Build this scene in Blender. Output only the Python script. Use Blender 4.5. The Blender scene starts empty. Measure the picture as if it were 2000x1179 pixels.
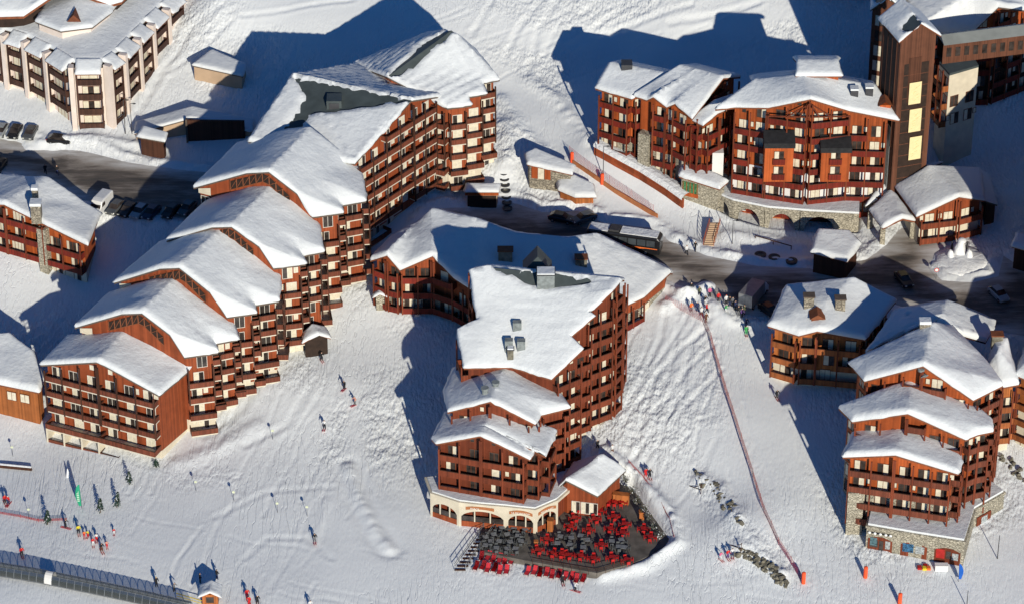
import bpy, bmesh, math, random
import numpy as np
from mathutils import Vector, Matrix
random.seed(7)
rng = np.random.default_rng(11)
SC = bpy.context.scene
COL = SC.collection
R = math.radians

# ------------------------------------------------------------------ camera
FOC, CX, CY = 6700.0, 1000.0, 589.5          # focal length and centre in photograph pixels (2000 x 1179)
PITCH = R(33.0)
CAM = np.array((0.0, -468.0, 304.0))
cam_d = bpy.data.cameras.new('camera')
cam_d.sensor_fit = 'HORIZONTAL'; cam_d.sensor_width = 36.0
cam_d.lens = 36.0*FOC/2000.0
cam_d.clip_start = 5.0; cam_d.clip_end = 6000.0
cam = bpy.data.objects.new('camera', cam_d); COL.objects.link(cam)
cam.location = CAM; cam.rotation_euler = (R(90)-PITCH, 0, 0)
SC.camera = cam

# ------------------------------------------------------------------ sky, sun, exposure
SUN_AZ, SUN_EL = R(15.0), R(17.5)            # behind the camera, to the right
world = bpy.data.worlds.new('World'); SC.world = world; world.use_nodes = True
wn = world.node_tree.nodes; wl = world.node_tree.links
sky_n = wn.new('ShaderNodeTexSky'); sky_n.sky_type = 'NISHITA'; sky_n.sun_disc = False
sky_n.sun_elevation = SUN_EL; sky_n.sun_rotation = math.pi-SUN_AZ
sky_n.altitude = 2100; sky_n.air_density = 1.0; sky_n.dust_density = 0.0; sky_n.ozone_density = 3.5
wn['Background'].inputs['Strength'].default_value = 0.05
tint = wn.new('ShaderNodeMix'); tint.data_type = 'RGBA'; tint.blend_type = 'MULTIPLY'; tint.inputs['Factor'].default_value = 1.0
tint.inputs['B'].default_value = (0.45, 1.06, 1.52, 1.0)   # the clear blue of high mountain air
wl.new(sky_n.outputs[0], tint.inputs['A']); wl.new(tint.outputs['Result'], wn['Background'].inputs['Color'])
sun_d = bpy.data.lights.new('sun', 'SUN'); sun_d.energy = 4.1; sun_d.angle = R(0.5); sun_d.color = (1.0, 0.935, 0.785)
sun = bpy.data.objects.new('sun', sun_d); COL.objects.link(sun)
SUNV = Vector((-math.sin(SUN_AZ)*math.cos(SUN_EL), math.cos(SUN_AZ)*math.cos(SUN_EL), -math.sin(SUN_EL)))
sun.rotation_euler = SUNV.to_track_quat('-Z', 'Y').to_euler(); sun.location = (60, -200, 120)
SC.view_settings.view_transform = 'Standard'; SC.view_settings.look = 'None'
SC.view_settings.exposure = 0.13; SC.view_settings.gamma = 1.0
SC.cycles.max_bounces = 6; SC.cycles.diffuse_bounces = 3

# ------------------------------------------------------------------ survey: a photograph pixel and a height give a place
_cp, _sp = math.cos(PITCH), math.sin(PITCH)
def ray(px, py):
    u, v = (px-CX)/FOC, (CY-py)/FOC
    return np.array((u, _cp+v*_sp, -_sp+v*_cp))
def P(px, py, z):                             # the point at height z
    d = ray(px, py); t = (z-CAM[2])/d[2]
    p = CAM+d*t; return (float(p[0]), float(p[1]), float(z))
def onplane(px, py, a, b):                    # the point in the upright plane through a and b
    d = ray(px, py); n = np.array((b[1]-a[1], -(b[0]-a[0])))
    t = ((a[0]-CAM[0])*n[0]+(a[1]-CAM[1])*n[1])/(d[0]*n[0]+d[1]*n[1])
    p = CAM+d*t; return (float(p[0]), float(p[1]), float(p[2]))
def onface(px, py, a, b, c):                  # the point in the plane of three points
    a, b, c = (np.array(q) for q in (a, b, c)); n = np.cross(b-a, c-a); d = ray(px, py)
    p = CAM+d*(n.dot(a-CAM)/n.dot(d)); return (float(p[0]), float(p[1]), float(p[2]))
def proj(p):
    q = np.asarray(p)-CAM
    zc = q[1]*_cp-q[2]*_sp; yc = q[1]*_sp+q[2]*_cp
    return (CX+FOC*q[0]/zc, CY-FOC*yc/zc)

# ------------------------------------------------------------------ materials
MATS = {}
def ramp(nt, fac, stops):
    r = nt.nodes.new('ShaderNodeValToRGB'); nt.links.new(fac, r.inputs[0])
    el = r.color_ramp.elements
    while len(el) < len(stops): el.new(0.5)
    for e, (p, c) in zip(el, stops):
        e.position = p; e.color = (*c, 1) if len(c) == 3 else c
    return r.outputs[0]
def mat(name, col, rough=0.75, var=0.25, scale=1.5, bump=0.0, bscale=6.0, spec=0.3, stretch=None, metal=0.0):
    if name in MATS: return MATS[name]
    m = bpy.data.materials.new(name); m.use_nodes = True; nt = m.node_tree
    b = nt.nodes['Principled BSDF']
    b.inputs['Roughness'].default_value = rough; b.inputs['Specular IOR Level'].default_value = spec
    b.inputs['Metallic'].default_value = metal
    g = nt.nodes.new('ShaderNodeNewGeometry')
    src = g.outputs['Position']
    if stretch:
        mp = nt.nodes.new('ShaderNodeMapping'); mp.inputs['Scale'].default_value = stretch
        nt.links.new(src, mp.inputs[0]); src = mp.outputs[0]
    if var:
        n = nt.nodes.new('ShaderNodeTexNoise'); n.inputs['Scale'].default_value = scale; n.inputs['Detail'].default_value = 5
        nt.links.new(src, n.inputs['Vector'])
        lo = tuple(c*(1-var) for c in col); hi = tuple(min(1, c*(1+var)) for c in col)
        nt.links.new(ramp(nt, n.outputs[0], [(0.3, lo), (0.7, hi)]), b.inputs['Base Color'])
    else:
        b.inputs['Base Color'].default_value = (*col, 1)
    if bump:
        n2 = nt.nodes.new('ShaderNodeTexNoise'); n2.inputs['Scale'].default_value = bscale; n2.inputs['Detail'].default_value = 4
        nt.links.new(src, n2.inputs['Vector'])
        bp = nt.nodes.new('ShaderNodeBump'); bp.inputs['Strength'].default_value = 1.0; bp.inputs['Distance'].default_value = bump
        nt.links.new(n2.outputs[0], bp.inputs['Height']); nt.links.new(bp.outputs[0], b.inputs['Normal'])
    MATS[name] = m; return m
def stone_mat(name, c1, c2, scale=2.2):
    m = bpy.data.materials.new(name); m.use_nodes = True; nt = m.node_tree; b = nt.nodes['Principled BSDF']
    b.inputs['Roughness'].default_value = 0.9; b.inputs['Specular IOR Level'].default_value = 0.2
    g = nt.nodes.new('ShaderNodeNewGeometry')
    mp = nt.nodes.new('ShaderNodeMapping'); mp.inputs['Scale'].default_value = (1, 1, 1.9); nt.links.new(g.outputs['Position'], mp.inputs[0])
    v = nt.nodes.new('ShaderNodeTexVoronoi'); v.inputs['Scale'].default_value = scale; nt.links.new(mp.outputs[0], v.inputs['Vector'])
    e = nt.nodes.new('ShaderNodeTexVoronoi'); e.feature = 'DISTANCE_TO_EDGE'; e.inputs['Scale'].default_value = scale; nt.links.new(mp.outputs[0], e.inputs['Vector'])
    sep = nt.nodes.new('ShaderNodeSeparateColor'); nt.links.new(v.outputs['Color'], sep.inputs[0])
    c = ramp(nt, sep.outputs[0], [(0.0, c1), (1.0, c2)])
    mx = nt.nodes.new('ShaderNodeMix'); mx.data_type = 'RGBA'
    k = ramp(nt, e.outputs['Distance'], [(0.0, (0, 0, 0)), (0.07, (1, 1, 1))])
    nt.links.new(k, mx.inputs['Factor']); mx.inputs['A'].default_value = (c1[0]*.45, c1[1]*.45, c1[2]*.45, 1); nt.links.new(c, mx.inputs['B'])
    nt.links.new(mx.outputs['Result'], b.inputs['Base Color'])
    bp = nt.nodes.new('ShaderNodeBump'); bp.inputs['Distance'].default_value = 0.08; nt.links.new(k, bp.inputs['Height']); nt.links.new(bp.outputs[0], b.inputs['Normal'])
    MATS[name] = m; return m
def board_mat(name, col, width=0.18, var=0.35, rough=0.7, axis_mix=(1.0, 0.83, 0.0)):
    """boards: narrow strips of slightly different tone with dark joints, plus stain noise"""
    m = bpy.data.materials.new(name); m.use_nodes = True; nt = m.node_tree; b = nt.nodes['Principled BSDF']
    b.inputs['Roughness'].default_value = rough; b.inputs['Specular IOR Level'].default_value = 0.25
    g = nt.nodes.new('ShaderNodeNewGeometry')
    dot = nt.nodes.new('ShaderNodeVectorMath'); dot.operation = 'DOT_PRODUCT'; dot.inputs[1].default_value = tuple(a/width for a in axis_mix)
    nt.links.new(g.outputs['Position'], dot.inputs[0])
    w = nt.nodes.new('ShaderNodeTexWhiteNoise'); w.noise_dimensions = '1D'
    fl = nt.nodes.new('ShaderNodeMath'); fl.operation = 'FLOOR'; nt.links.new(dot.outputs['Value'], fl.inputs[0]); nt.links.new(fl.outputs[0], w.inputs['W'])
    n = nt.nodes.new('ShaderNodeTexNoise'); n.inputs['Scale'].default_value = 0.7; n.inputs['Detail'].default_value = 6
    nt.links.new(g.outputs['Position'], n.inputs['Vector'])
    add = nt.nodes.new('ShaderNodeMath'); add.operation = 'MULTIPLY_ADD'; add.inputs[1].default_value = 0.45
    nt.links.new(w.outputs['Value'], add.inputs[0]); 
    sc_ = nt.nodes.new('ShaderNodeMath'); sc_.operation = 'MULTIPLY'; sc_.inputs[1].default_value = 0.62; nt.links.new(n.outputs[0], sc_.inputs[0]); nt.links.new(sc_.outputs[0], add.inputs[2])
    lo = tuple(c*(1-var) for c in col); hi = tuple(min(1, c*(1+var)) for c in col)
    oi = nt.nodes.new('ShaderNodeObjectInfo'); mr = nt.nodes.new('ShaderNodeMapRange'); mr.inputs['To Min'].default_value = 0.80; mr.inputs['To Max'].default_value = 1.18
    nt.links.new(oi.outputs['Random'], mr.inputs['Value'])
    hs = nt.nodes.new('ShaderNodeHueSaturation'); nt.links.new(mr.outputs[0], hs.inputs['Value'])
    nt.links.new(ramp(nt, add.outputs[0], [(0.2, lo), (0.85, hi)]), hs.inputs['Color']); nt.links.new(hs.outputs[0], b.inputs['Base Color'])
    MATS[name] = m; return m
board_mat('wood_red', (0.270, 0.061, 0.021))
board_mat('wood_orange', (0.365, 0.078, 0.019))
board_mat('wood_deep', (0.165, 0.037, 0.0155))
board_mat('wood_honey', (0.36, 0.115, 0.032))
board_mat('rail_brown', (0.155, 0.043, 0.023), width=0.14)
board_mat('rail_burgundy', (0.150, 0.017, 0.009), width=0.14)
board_mat('rail_honey', (0.28, 0.085, 0.026), width=0.14)
board_mat('timber_dark', (0.060, 0.024, 0.014))
mat('dark_infill', (0.030, 0.017, 0.012), 0.8, 0.3)  # near-black fill; on the porch and portal it stands in for shade
board_mat('lattice', (0.058, 0.026, 0.018), width=0.22)
board_mat('tower_wood', (0.105, 0.040, 0.022))
mat('cream', (0.62, 0.55, 0.43), 0.9, 0.10, 0.8)
mat('cream_pink', (0.72, 0.61, 0.54), 0.9, 0.08, 0.6)
mat('plaster_tan', (0.47, 0.33, 0.22), 0.9, 0.10, 0.5)
mat('plaster_white', (0.72, 0.70, 0.68), 0.9, 0.06, 0.8)
mat('curtain', (0.66, 0.60, 0.47), 0.9, 0.15, 2.0)
mat('frame_white', (0.68, 0.64, 0.56), 0.7, 0.1)
mat('frame_brown', (0.16, 0.05, 0.022), 0.7, 0.2)
mat('glass_dark', (0.045, 0.036, 0.032), 0.15, 0.6, 0.9, spec=0.5)
mat('shutter_red', (0.42, 0.022, 0.018), 0.7, 0.2)
mat('roof_metal', (0.058, 0.072, 0.074), 0.55, 0.2, 0.6, spec=0.4)
mat('fascia', (0.115, 0.085, 0.066), 0.75, 0.25)
mat('fascia_wood', (0.20, 0.065, 0.028), 0.75, 0.25)
mat('soffit', (0.085, 0.032, 0.018), 0.85, 0.2)
mat('slab_cream', (0.64, 0.57, 0.46), 0.9, 0.1)
stone_mat('stone', (0.20, 0.175, 0.14), (0.42, 0.37, 0.29))
stone_mat('stone_pale', (0.30, 0.27, 0.21), (0.52, 0.47, 0.37))
mat('rock', (0.17, 0.155, 0.12), 0.95, 0.45, 1.2, bump=0.25, bscale=2.0)
mat('metal_grey', (0.30, 0.31, 0.32), 0.45, 0.15, metal=0.6)
mat('metal_dark', (0.05, 0.05, 0.055), 0.5, 0.2)
mat('chimney_grey', (0.20, 0.22, 0.22), 0.5, 0.3)
mat('red_plastic', (0.42, 0.015, 0.015), 0.45, 0.15)
mat('orange_mat', (0.85, 0.10, 0.03), 0.6, 0.1)
mat('black_rubber', (0.022, 0.022, 0.024), 0.8, 0.3)
mat('table_grey', (0.085, 0.09, 0.095), 0.55, 0.3)
mat('deck', (0.13, 0.115, 0.10), 0.9, 0.35, 0.7)
mat('needles', (0.035, 0.065, 0.045), 0.8, 0.5, 2.0)
mat('bark', (0.10, 0.065, 0.04), 0.9, 0.3)
mat('green_flag', (0.02, 0.30, 0.16), 0.6, 0.1)
mat('blue_flag', (0.01, 0.10, 0.45), 0.6, 0.1)
mat('white_paint', (0.78, 0.78, 0.77), 0.5, 0.05)
mat('yellow_paint', (0.75, 0.55, 0.03), 0.5, 0.1)
mat('skin', (0.55, 0.33, 0.23), 0.6, 0.1)
mat('banner_cream', (0.78, 0.66, 0.36), 0.85, 0.06, 2.0)
mat('sign_wood', (0.40, 0.15, 0.06), 0.7, 0.15)
mat('letter_white', (0.8, 0.78, 0.72), 0.7, 0.0)
# ------------------------------------------------------------------ terrain: surveyed spot heights (pixel, height), a smooth surface through them
SPOTS = [
 (0,1179,-2.6),(500,1179,-2.2),(1000,1179,-2.2),(1500,1179,-1.8),(2000,1179,-0.6),
 (0,1050,-1.7),(300,1050,-1.1),(600,1050,-.7),(840,1005,0),(930,1022,0),(1046,1034,0),(1180,1110,-.9),(1300,1060,.1),(1320,1000,.9),(930,1080,-.7),
 (100,857,-.1),(340,898,.8),(220,888,.4),(0,900,-.8),(38,620,4.8),(0,800,1.3),(0,700,3.5),(90,790,1.7),
 (120,575,6.3),(0,565,6.5),(200,480,9.5),(150,640,5),
 (300,425,12.6),(200,415,12.5),(0,330,12.8),(300,330,13),(0,270,13.2),(430,345,13),(120,420,12),(100,290,13),
 (500,775,4),(545,745,5),(632,670,5.9),(710,572,9.5),(790,480,11.5),(860,398,13),(970,310,15.5),(420,850,1.8),
 (620,900,1.4),(700,800,3.4),(650,700,5.4),(760,620,8),(780,760,4.9),(830,900,1.5),(750,1000,.2),
 (870,620,8),(890,760,4.6),
 (900,440,11.4),(930,405,11.8),(1000,420,11.5),(1100,450,11.5),(1250,500,11.3),(1330,520,11.2),(1400,590,10.5),(1560,540,11.3),(1700,560,11.5),(1850,540,12),(1990,600,12),(1820,460,12.5),(1640,460,12),(1450,450,12),(1100,520,11.3),
 (1300,610,9.5),(1230,650,8.5),(1218,745,7),(1195,860,3.6),(1100,905,2.6),(1250,930,1.8),(1150,870,3.0),
 (1350,800,5.8),(1400,900,3.6),(1450,800,6),(1500,900,3.9),(1560,1050,1.1),(1600,1130,-.3),(1430,1105,-.4),(1385,1000,.9),(1450,1010,2.4),(1340,950,1.6),
 (1510,745,6.5),(1600,900,4),(1660,1045,1.2),(1690,1070,.8),(1885,1095,.6),(1990,1000,1.8),(1960,900,4),(1990,870,5),
 (1450,650,8.8),(1350,660,8.3),
 (1370,450,11.8),(1100,280,15.8),(1000,170,18.2),(950,130,19.7),(1030,230,17),(1140,285,16.5),(1050,310,15.0),
 (1060,100,20.7),(900,20,24.2),(1000,0,24.9),(1300,0,25.6),(1300,60,23.0),(1500,0,26.2),(1600,60,24),(1690,150,21),
 (700,100,21),(500,100,20),(400,0,25),(360,10,23),(235,190,16.5),(300,100,19.5),(400,200,16.5),(260,265,14.0),(480,310,14),(0,235,14.5),(150,247,15.2),(60,240,14.8),(205,243,15.4),(600,30,24),
 (1400,120,20),(1200,110,19.5),(1150,180,18.5),
 (1240,305,16.6),(1330,348,15.6),(1180,288,16.8),(1300,330,16.0),(1230,368,13.8),(1300,408,12.6),(1500,450,11.7),(1600,456,11.8),
 (1855,222,19.3),(1905,195,19.8),(1950,150,21),(1850,330,14.5),(1990,200,18.5),(1930,300,15.5),(1990,430,13),(1780,330,15),(1960,100,21),
]
_sp_xyz = np.array([P(*s) for s in SPOTS])
_sx, _sy, _sz = _sp_xyz[:, 0], _sp_xyz[:, 1], _sp_xyz[:, 2]
def _ker(x, y): return np.sqrt((x[:, None]-_sx[None])**2+(y[:, None]-_sy[None])**2+9.0)
_n = len(SPOTS)
_A = np.zeros((_n+3, _n+3)); _A[:_n, :_n] = _ker(_sx, _sy)-0.8*np.eye(_n)
_A[:_n, _n] = 1; _A[:_n, _n+1] = _sx; _A[:_n, _n+2] = _sy; _A[_n:, :_n] = _A[:_n, _n:].T
_w = np.linalg.solve(_A, np.concatenate([_sz, np.zeros(3)]))
def HT(x, y):                                  # smooth ground height (arrays)
    x = np.atleast_1d(np.asarray(x, float)).ravel(); y = np.atleast_1d(np.asarray(y, float)).ravel()
    out = np.empty(len(x))
    for i in range(0, len(x), 40000):
        xa, ya = x[i:i+40000], y[i:i+40000]
        out[i:i+40000] = _ker(xa, ya)@_w[:_n]+_w[_n]+_w[_n+1]*xa+_w[_n+2]*ya
    return out
def gz(x, y): return float(HT([x], [y])[0])
def G(px, py):                                 # the ground point seen at a pixel
    z = 6.0
    for _ in range(40):
        p = P(px, py, z); zn = gz(p[0], p[1])
        if abs(zn-z) < 0.003: break
        z += 0.6*(zn-z)
    return P(px, py, z)
def Gxy(px, py): return G(px, py)[:2]

def vnoise(x, y, seed=0):                      # value noise
    xi = np.floor(x).astype(np.int64); yi = np.floor(y).astype(np.int64)
    fx = x-xi; fy = y-yi; fx = fx*fx*(3-2*fx); fy = fy*fy*(3-2*fy)
    def h(a, b):
        n = (a*374761393+b*668265263+seed*974711)&0x7fffffff
        n = ((n^(n>>13))*1274126177)&0x7fffffff
        return ((n^(n>>16))&0xffff)/65535.0
    return (h(xi, yi)*(1-fx)+h(xi+1, yi)*fx)*(1-fy)+(h(xi, yi+1)*(1-fx)+h(xi+1, yi+1)*fx)*fy
def fbm(x, y, seed=0, oct=4):
    s = 0; a = 1; t = 0
    for o in range(oct):
        s = s+a*vnoise(x*2**o+17.3*o, y*2**o-9.1*o, seed+o); t += a; a *= .5
    return s/t-0.5
def inpoly(x, y, poly):
    c = np.zeros(len(x), bool); n = len(poly)
    for i in range(n):
        x0, y0 = poly[i]; x1, y1 = poly[(i+1) % n]
        if y0 == y1: continue
        k = ((y0 > y) != (y1 > y))&(x < (x1-x0)*(y-y0)/(y1-y0)+x0)
        c ^= k
    return c
def dist_line(x, y, pts, closed=False):
    d = np.full(len(x), 1e9); s = np.zeros(len(x)); L = 0
    n = len(pts); m = n if closed else n-1
    for i in range(m):
        a = pts[i]; b = pts[(i+1) % n]
        dx, dy = b[0]-a[0], b[1]-a[1]; l2 = dx*dx+dy*dy+1e-9
        t = np.clip(((x-a[0])*dx+(y-a[1])*dy)/l2, 0, 1)
        e = np.hypot(x-a[0]-t*dx, y-a[1]-t*dy)
        k = e < d; d = np.where(k, e, d); s = np.where(k, L+t*math.sqrt(l2), s); L += math.sqrt(l2)
    return d, s
def sdist(x, y, poly):                         # >0 inside
    d, _ = dist_line(x, y, poly, True)
    return np.where(inpoly(x, y, poly), d, -d)
def gp(pix): return [Gxy(*q) for q in pix]

# polygons on the ground, traced as pixels
ROADS = {
 'road_west': [(-120,262),(0,272),(110,290),(250,318),(430,340),(520,360),(560,400),(430,432),(330,425),(215,412),(150,385),(60,345),(-120,318)],
 'road_court': [(820,440),(850,408),(945,402),(1000,395),(1060,415),(1130,412),(1180,436),(1270,445),(1310,470),(1380,500),(1480,520),(1600,525),(1690,505),(1730,478),(1760,445),(1830,452),(1850,478),(1825,495),(1815,520),(1840,548),(1900,552),(1950,540),(1960,500),(1990,520),(2120,560),(2120,680),(1900,640),(1760,600),(1620,560),(1520,620),(1440,612),(1400,585),(1330,560),(1300,545),(1150,520),(950,500),(840,480)],
}
ROADS_W = {k: gp(v) for k, v in ROADS.items()}
PISTES = [  # groomed snow
 [(940,125),(1005,145),(1065,195),(1105,235),(1150,285),(1250,345),(1370,430),(1390,500),(1300,480),(1210,410),(1120,330),(1080,300),(1035,260),(995,205),(955,155)],
 [(1390,590),(1470,640),(1520,760),(1590,930),(1640,1060),(1700,1130),(1560,1120),(1500,980),(1440,820),(1370,620)],
 [(610,700),(700,720),(660,900),(640,1050),(420,1179),(620,1179),(830,1060),(760,1000),(720,900),(700,780)],
 [(-50,1020),(300,960),(700,960),(830,1040),(900,1110),(1150,1150),(1500,1120),(1700,1100),(2050,1120),(2050,1230),(-50,1230)],
 [(1180,870),(1260,900),(1330,980),(1370,1080),(1330,1120),(1320,1010),(1240,930)],
 [(500,0),(860,0),(1060,60),(1560,0),(1560,40),(1080,110),(840,40),(450,60)],
]
PISTES += [[(1340,840),(1440,830),(1500,960),(1540,1080),(1450,1000),(1390,920)],[(1230,890),(1330,930),(1420,1040),(1440,1100),(1340,1120),(1330,1000)],[(-50,880),(100,885),(330,935),(420,1000),(300,1040),(-50,1030)],[(1700,1110),(2050,1010),(2050,1200),(1690,1200)]]
PISTES_W = [gp(p) for p in PISTES]
# ------------------------------------------------------------------ mesh and object helpers
class MB:
    def __init__(s): s.v = []; s.f = []; s.m = []
    def add(s, vs, fs, m=0):
        o = len(s.v); s.v += [tuple(map(float, p)) for p in vs]
        for f in fs: s.f.append(tuple(o+i for i in f)); s.m.append(m)
        return s
    def box(s, x0, x1, y0, y1, z0, z1, m=0, M=None):
        vs = [(x0,y0,z0),(x1,y0,z0),(x1,y1,z0),(x0,y1,z0),(x0,y0,z1),(x1,y0,z1),(x1,y1,z1),(x0,y1,z1)]
        if M is not None: vs = [tuple(M@Vector(v)) for v in vs]
        return s.add(vs, [(0,3,2,1),(4,5,6,7),(0,1,5,4),(1,2,6,5),(2,3,7,6),(3,0,4,7)], m)
    def quad(s, a, b, c, d, m=0): return s.add([a, b, c, d], [(0,1,2,3)], m)
    def bar(s, a, b, r=0.05, m=0, n=4, r2=None):
        a = Vector(a); b = Vector(b); d = (b-a)
        if d.length < 1e-6: return s
        q = d.to_track_quat('Z', 'Y').to_matrix(); r2 = r if r2 is None else r2
        vs = []
        for p, rr in ((a, r), (b, r2)):
            for k in range(n):
                t = 2*math.pi*(k+.5)/n; vs.append(tuple(p+q@Vector((rr*math.cos(t), rr*math.sin(t), 0))))
        fs = [(k, (k+1) % n, n+(k+1) % n, n+k) for k in range(n)]+[tuple(range(n-1, -1, -1)), tuple(range(n, 2*n))]
        return s.add(vs, fs, m)
    def cyl(s, c, r, h, m=0, n=14, r2=None): return s.bar(c, (c[0], c[1], c[2]+h), r, m, n, r2)
    def prism(s, poly, z0, z1, m=0, mt=None):
        n = len(poly)
        a = sum(poly[i][0]*poly[(i+1) % n][1]-poly[(i+1) % n][0]*poly[i][1] for i in range(n))
        if a < 0: poly = poly[::-1]
        vs = [(p[0], p[1], z0 if not callable(z0) else z0(p)) for p in poly]+[(p[0], p[1], z1 if not callable(z1) else z1(p)) for p in poly]
        s.add(vs, [(k, (k+1) % n, n+(k+1) % n, n+k) for k in range(n)]+[tuple(range(n-1, -1, -1))], m)
        return s.add(vs[n:], [tuple(range(n))], m if mt is None else mt)
    def ball(s, c, rx, ry, rz, m=0, nu=8, nv=5):
        vs = [(c[0], c[1], c[2]-rz)]
        for j in range(1, nv):
            t = math.pi*j/nv-math.pi/2
            for i in range(nu):
                a = 2*math.pi*i/nu; vs.append((c[0]+rx*math.cos(t)*math.cos(a), c[1]+ry*math.cos(t)*math.sin(a), c[2]+rz*math.sin(t)))
        vs.append((c[0], c[1], c[2]+rz)); fs = []
        for i in range(nu):
            fs.append((0, 1+(i+1) % nu, 1+i)); fs.append((len(vs)-1, 1+(nv-2)*nu+i, 1+(nv-2)*nu+(i+1) % nu))
        for j in range(nv-2):
            for i in range(nu):
                a = 1+j*nu; fs.append((a+i, a+(i+1) % nu, a+nu+(i+1) % nu, a+nu+i))
        return s.add(vs, fs, m)
    def mesh(s, name, mats, origin=(0,0,0), smooth=False):
        me = bpy.data.meshes.new(name)
        v = [(p[0]-origin[0], p[1]-origin[1], p[2]-origin[2]) for p in s.v] if any(origin) else s.v
        me.from_pydata(v, [], s.f); me.update()
        for m in (mats if isinstance(mats, (list, tuple)) else [mats]): me.materials.append(MATS[m] if isinstance(m, str) else m)
        me.polygons.foreach_set('material_index', s.m)
        if smooth: me.polygons.foreach_set('use_smooth', [True]*len(s.f))
        return me
    def build(s, name, mats, parent=None, smooth=False):
        o0 = tuple(parent['_o']) if parent is not None else (0, 0, 0)
        return link(name, s.mesh(name, mats, o0, smooth), parent)
def link(name, me, parent=None, loc=(0,0,0), rz=0.0):
    o = bpy.data.objects.new(name, me); COL.objects.link(o)
    o.location = loc; o.rotation_euler = (0, 0, rz)
    if parent is not None:
        o.parent = parent; o['_o'] = tuple(parent['_o'])
    return o
def place(name, me, parent, p, rz=0.0):         # a shared mesh set at a world point
    o0 = parent['_o'] if parent is not None else (0,0,0)
    return link(name, me, parent, (p[0]-o0[0], p[1]-o0[1], p[2]-o0[2]), rz)
def thing(name, label, cat, loc, group=None, rz=0.0):
    o = bpy.data.objects.new(name, None); COL.objects.link(o); o.location = loc; o.empty_display_size = 0.5
    o.rotation_euler = (0, 0, rz)
    o['label'] = label; o['category'] = cat; o['_o'] = tuple(map(float, loc))
    if group: o['group'] = group
    return o
def tag(o, label, cat, group=None):
    o['label'] = label; o['category'] = cat
    if group: o['group'] = group
    return o
def kind(o, k, label=None):
    o['kind'] = k
    if label: o['label'] = label
    return o
def copy_tree(o, parent=None):
    c = o.copy(); COL.objects.link(c)
    if parent is not None: c.parent = parent
    for ch in o.children: copy_tree(ch, c)
    return c

# ------------------------------------------------------------------ snow materials
def snow_mat(name, bump, scale, tint=(0.735, 0.755, 0.775), aniso=None, dirt=None):
    m = bpy.data.materials.new(name); m.use_nodes = True; nt = m.node_tree; b = nt.nodes['Principled BSDF']
    b.inputs['Roughness'].default_value = 0.55; b.inputs['Specular IOR Level'].default_value = 0.25
    g = nt.nodes.new('ShaderNodeNewGeometry'); src = g.outputs['Position']
    n0 = nt.nodes.new('ShaderNodeTexNoise'); n0.inputs['Scale'].default_value = 0.12; n0.inputs['Detail'].default_value = 5
    nt.links.new(src, n0.inputs['Vector'])
    c = ramp(nt, n0.outputs[0], [(0.3, tuple(t*0.94 for t in tint)), (0.7, tint)])
    nt.links.new(c, b.inputs['Base Color'])
    if aniso:
        mp = nt.nodes.new('ShaderNodeMapping'); mp.inputs['Scale'].default_value = aniso; nt.links.new(src, mp.inputs[0]); src = mp.outputs[0]
    n = nt.nodes.new('ShaderNodeTexNoise'); n.inputs['Scale'].default_value = scale; n.inputs['Detail'].default_value = 6; n.inputs['Roughness'].default_value = 0.6
    nt.links.new(src, n.inputs['Vector'])
    bp = nt.nodes.new('ShaderNodeBump'); bp.inputs['Distance'].default_value = bump
    nt.links.new(n.outputs[0], bp.inputs['Height']); nt.links.new(bp.outputs[0], b.inputs['Normal'])
    MATS[name] = m; return m
snow_mat('snow_roof', 0.14, 1.1)
snow_mat('snow_pile', 0.25, 1.3, tint=(0.80, 0.81, 0.83))

# ------------------------------------------------------------------ roofs
class ZF:                                        # height over plan of a set of roof faces
    def __init__(s, faces):
        T = []
        for f in faces:
            for k in range(1, len(f)-1): T.append((f[0], f[k], f[k+1]))
        s.T = np.array(T, float)
    def __call__(s, x, y):
        x = np.atleast_1d(np.asarray(x, float)); y = np.atleast_1d(np.asarray(y, float))
        best = np.full(len(x), -1e9); z = np.zeros(len(x))
        for a, b, c in s.T:
            d = (b[0]-a[0])*(c[1]-a[1])-(c[0]-a[0])*(b[1]-a[1])
            if abs(d) < 1e-6: continue
            u = ((x-a[0])*(c[1]-a[1])-(c[0]-a[0])*(y-a[1]))/d
            v = ((b[0]-a[0])*(y-a[1])-(x-a[0])*(b[1]-a[1]))/d
            q = np.minimum(np.minimum(u, v), 1-u-v)*math.sqrt(abs(d))
            zz = a[2]+u*(b[2]-a[2])+v*(c[2]-a[2])
            k = q > best+1e-9
            # inside faces win outright; outside, the nearest plane
            best = np.where(k, q, best); z = np.where(k, zz, z)
        return z
def outline_of(faces):
    key = lambda p: (round(p[0], 3), round(p[1], 3), round(p[2], 3))
    cnt = {}
    for f in faces:
        a = sum(f[i][0]*f[(i+1) % len(f)][1]-f[(i+1) % len(f)][0]*f[i][1] for i in range(len(f)))
        g = f if a > 0 else f[::-1]
        for i in range(len(g)): cnt[(key(g[i]), key(g[(i+1) % len(g)]))] = 1
    nxt = {a: b for (a, b) in cnt if (b, a) not in cnt}
    st = next(iter(nxt)); loop = [st]; c = nxt[st]
    while c != st and len(loop) < 200: loop.append(c); c = nxt[c]
    return loop
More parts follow.
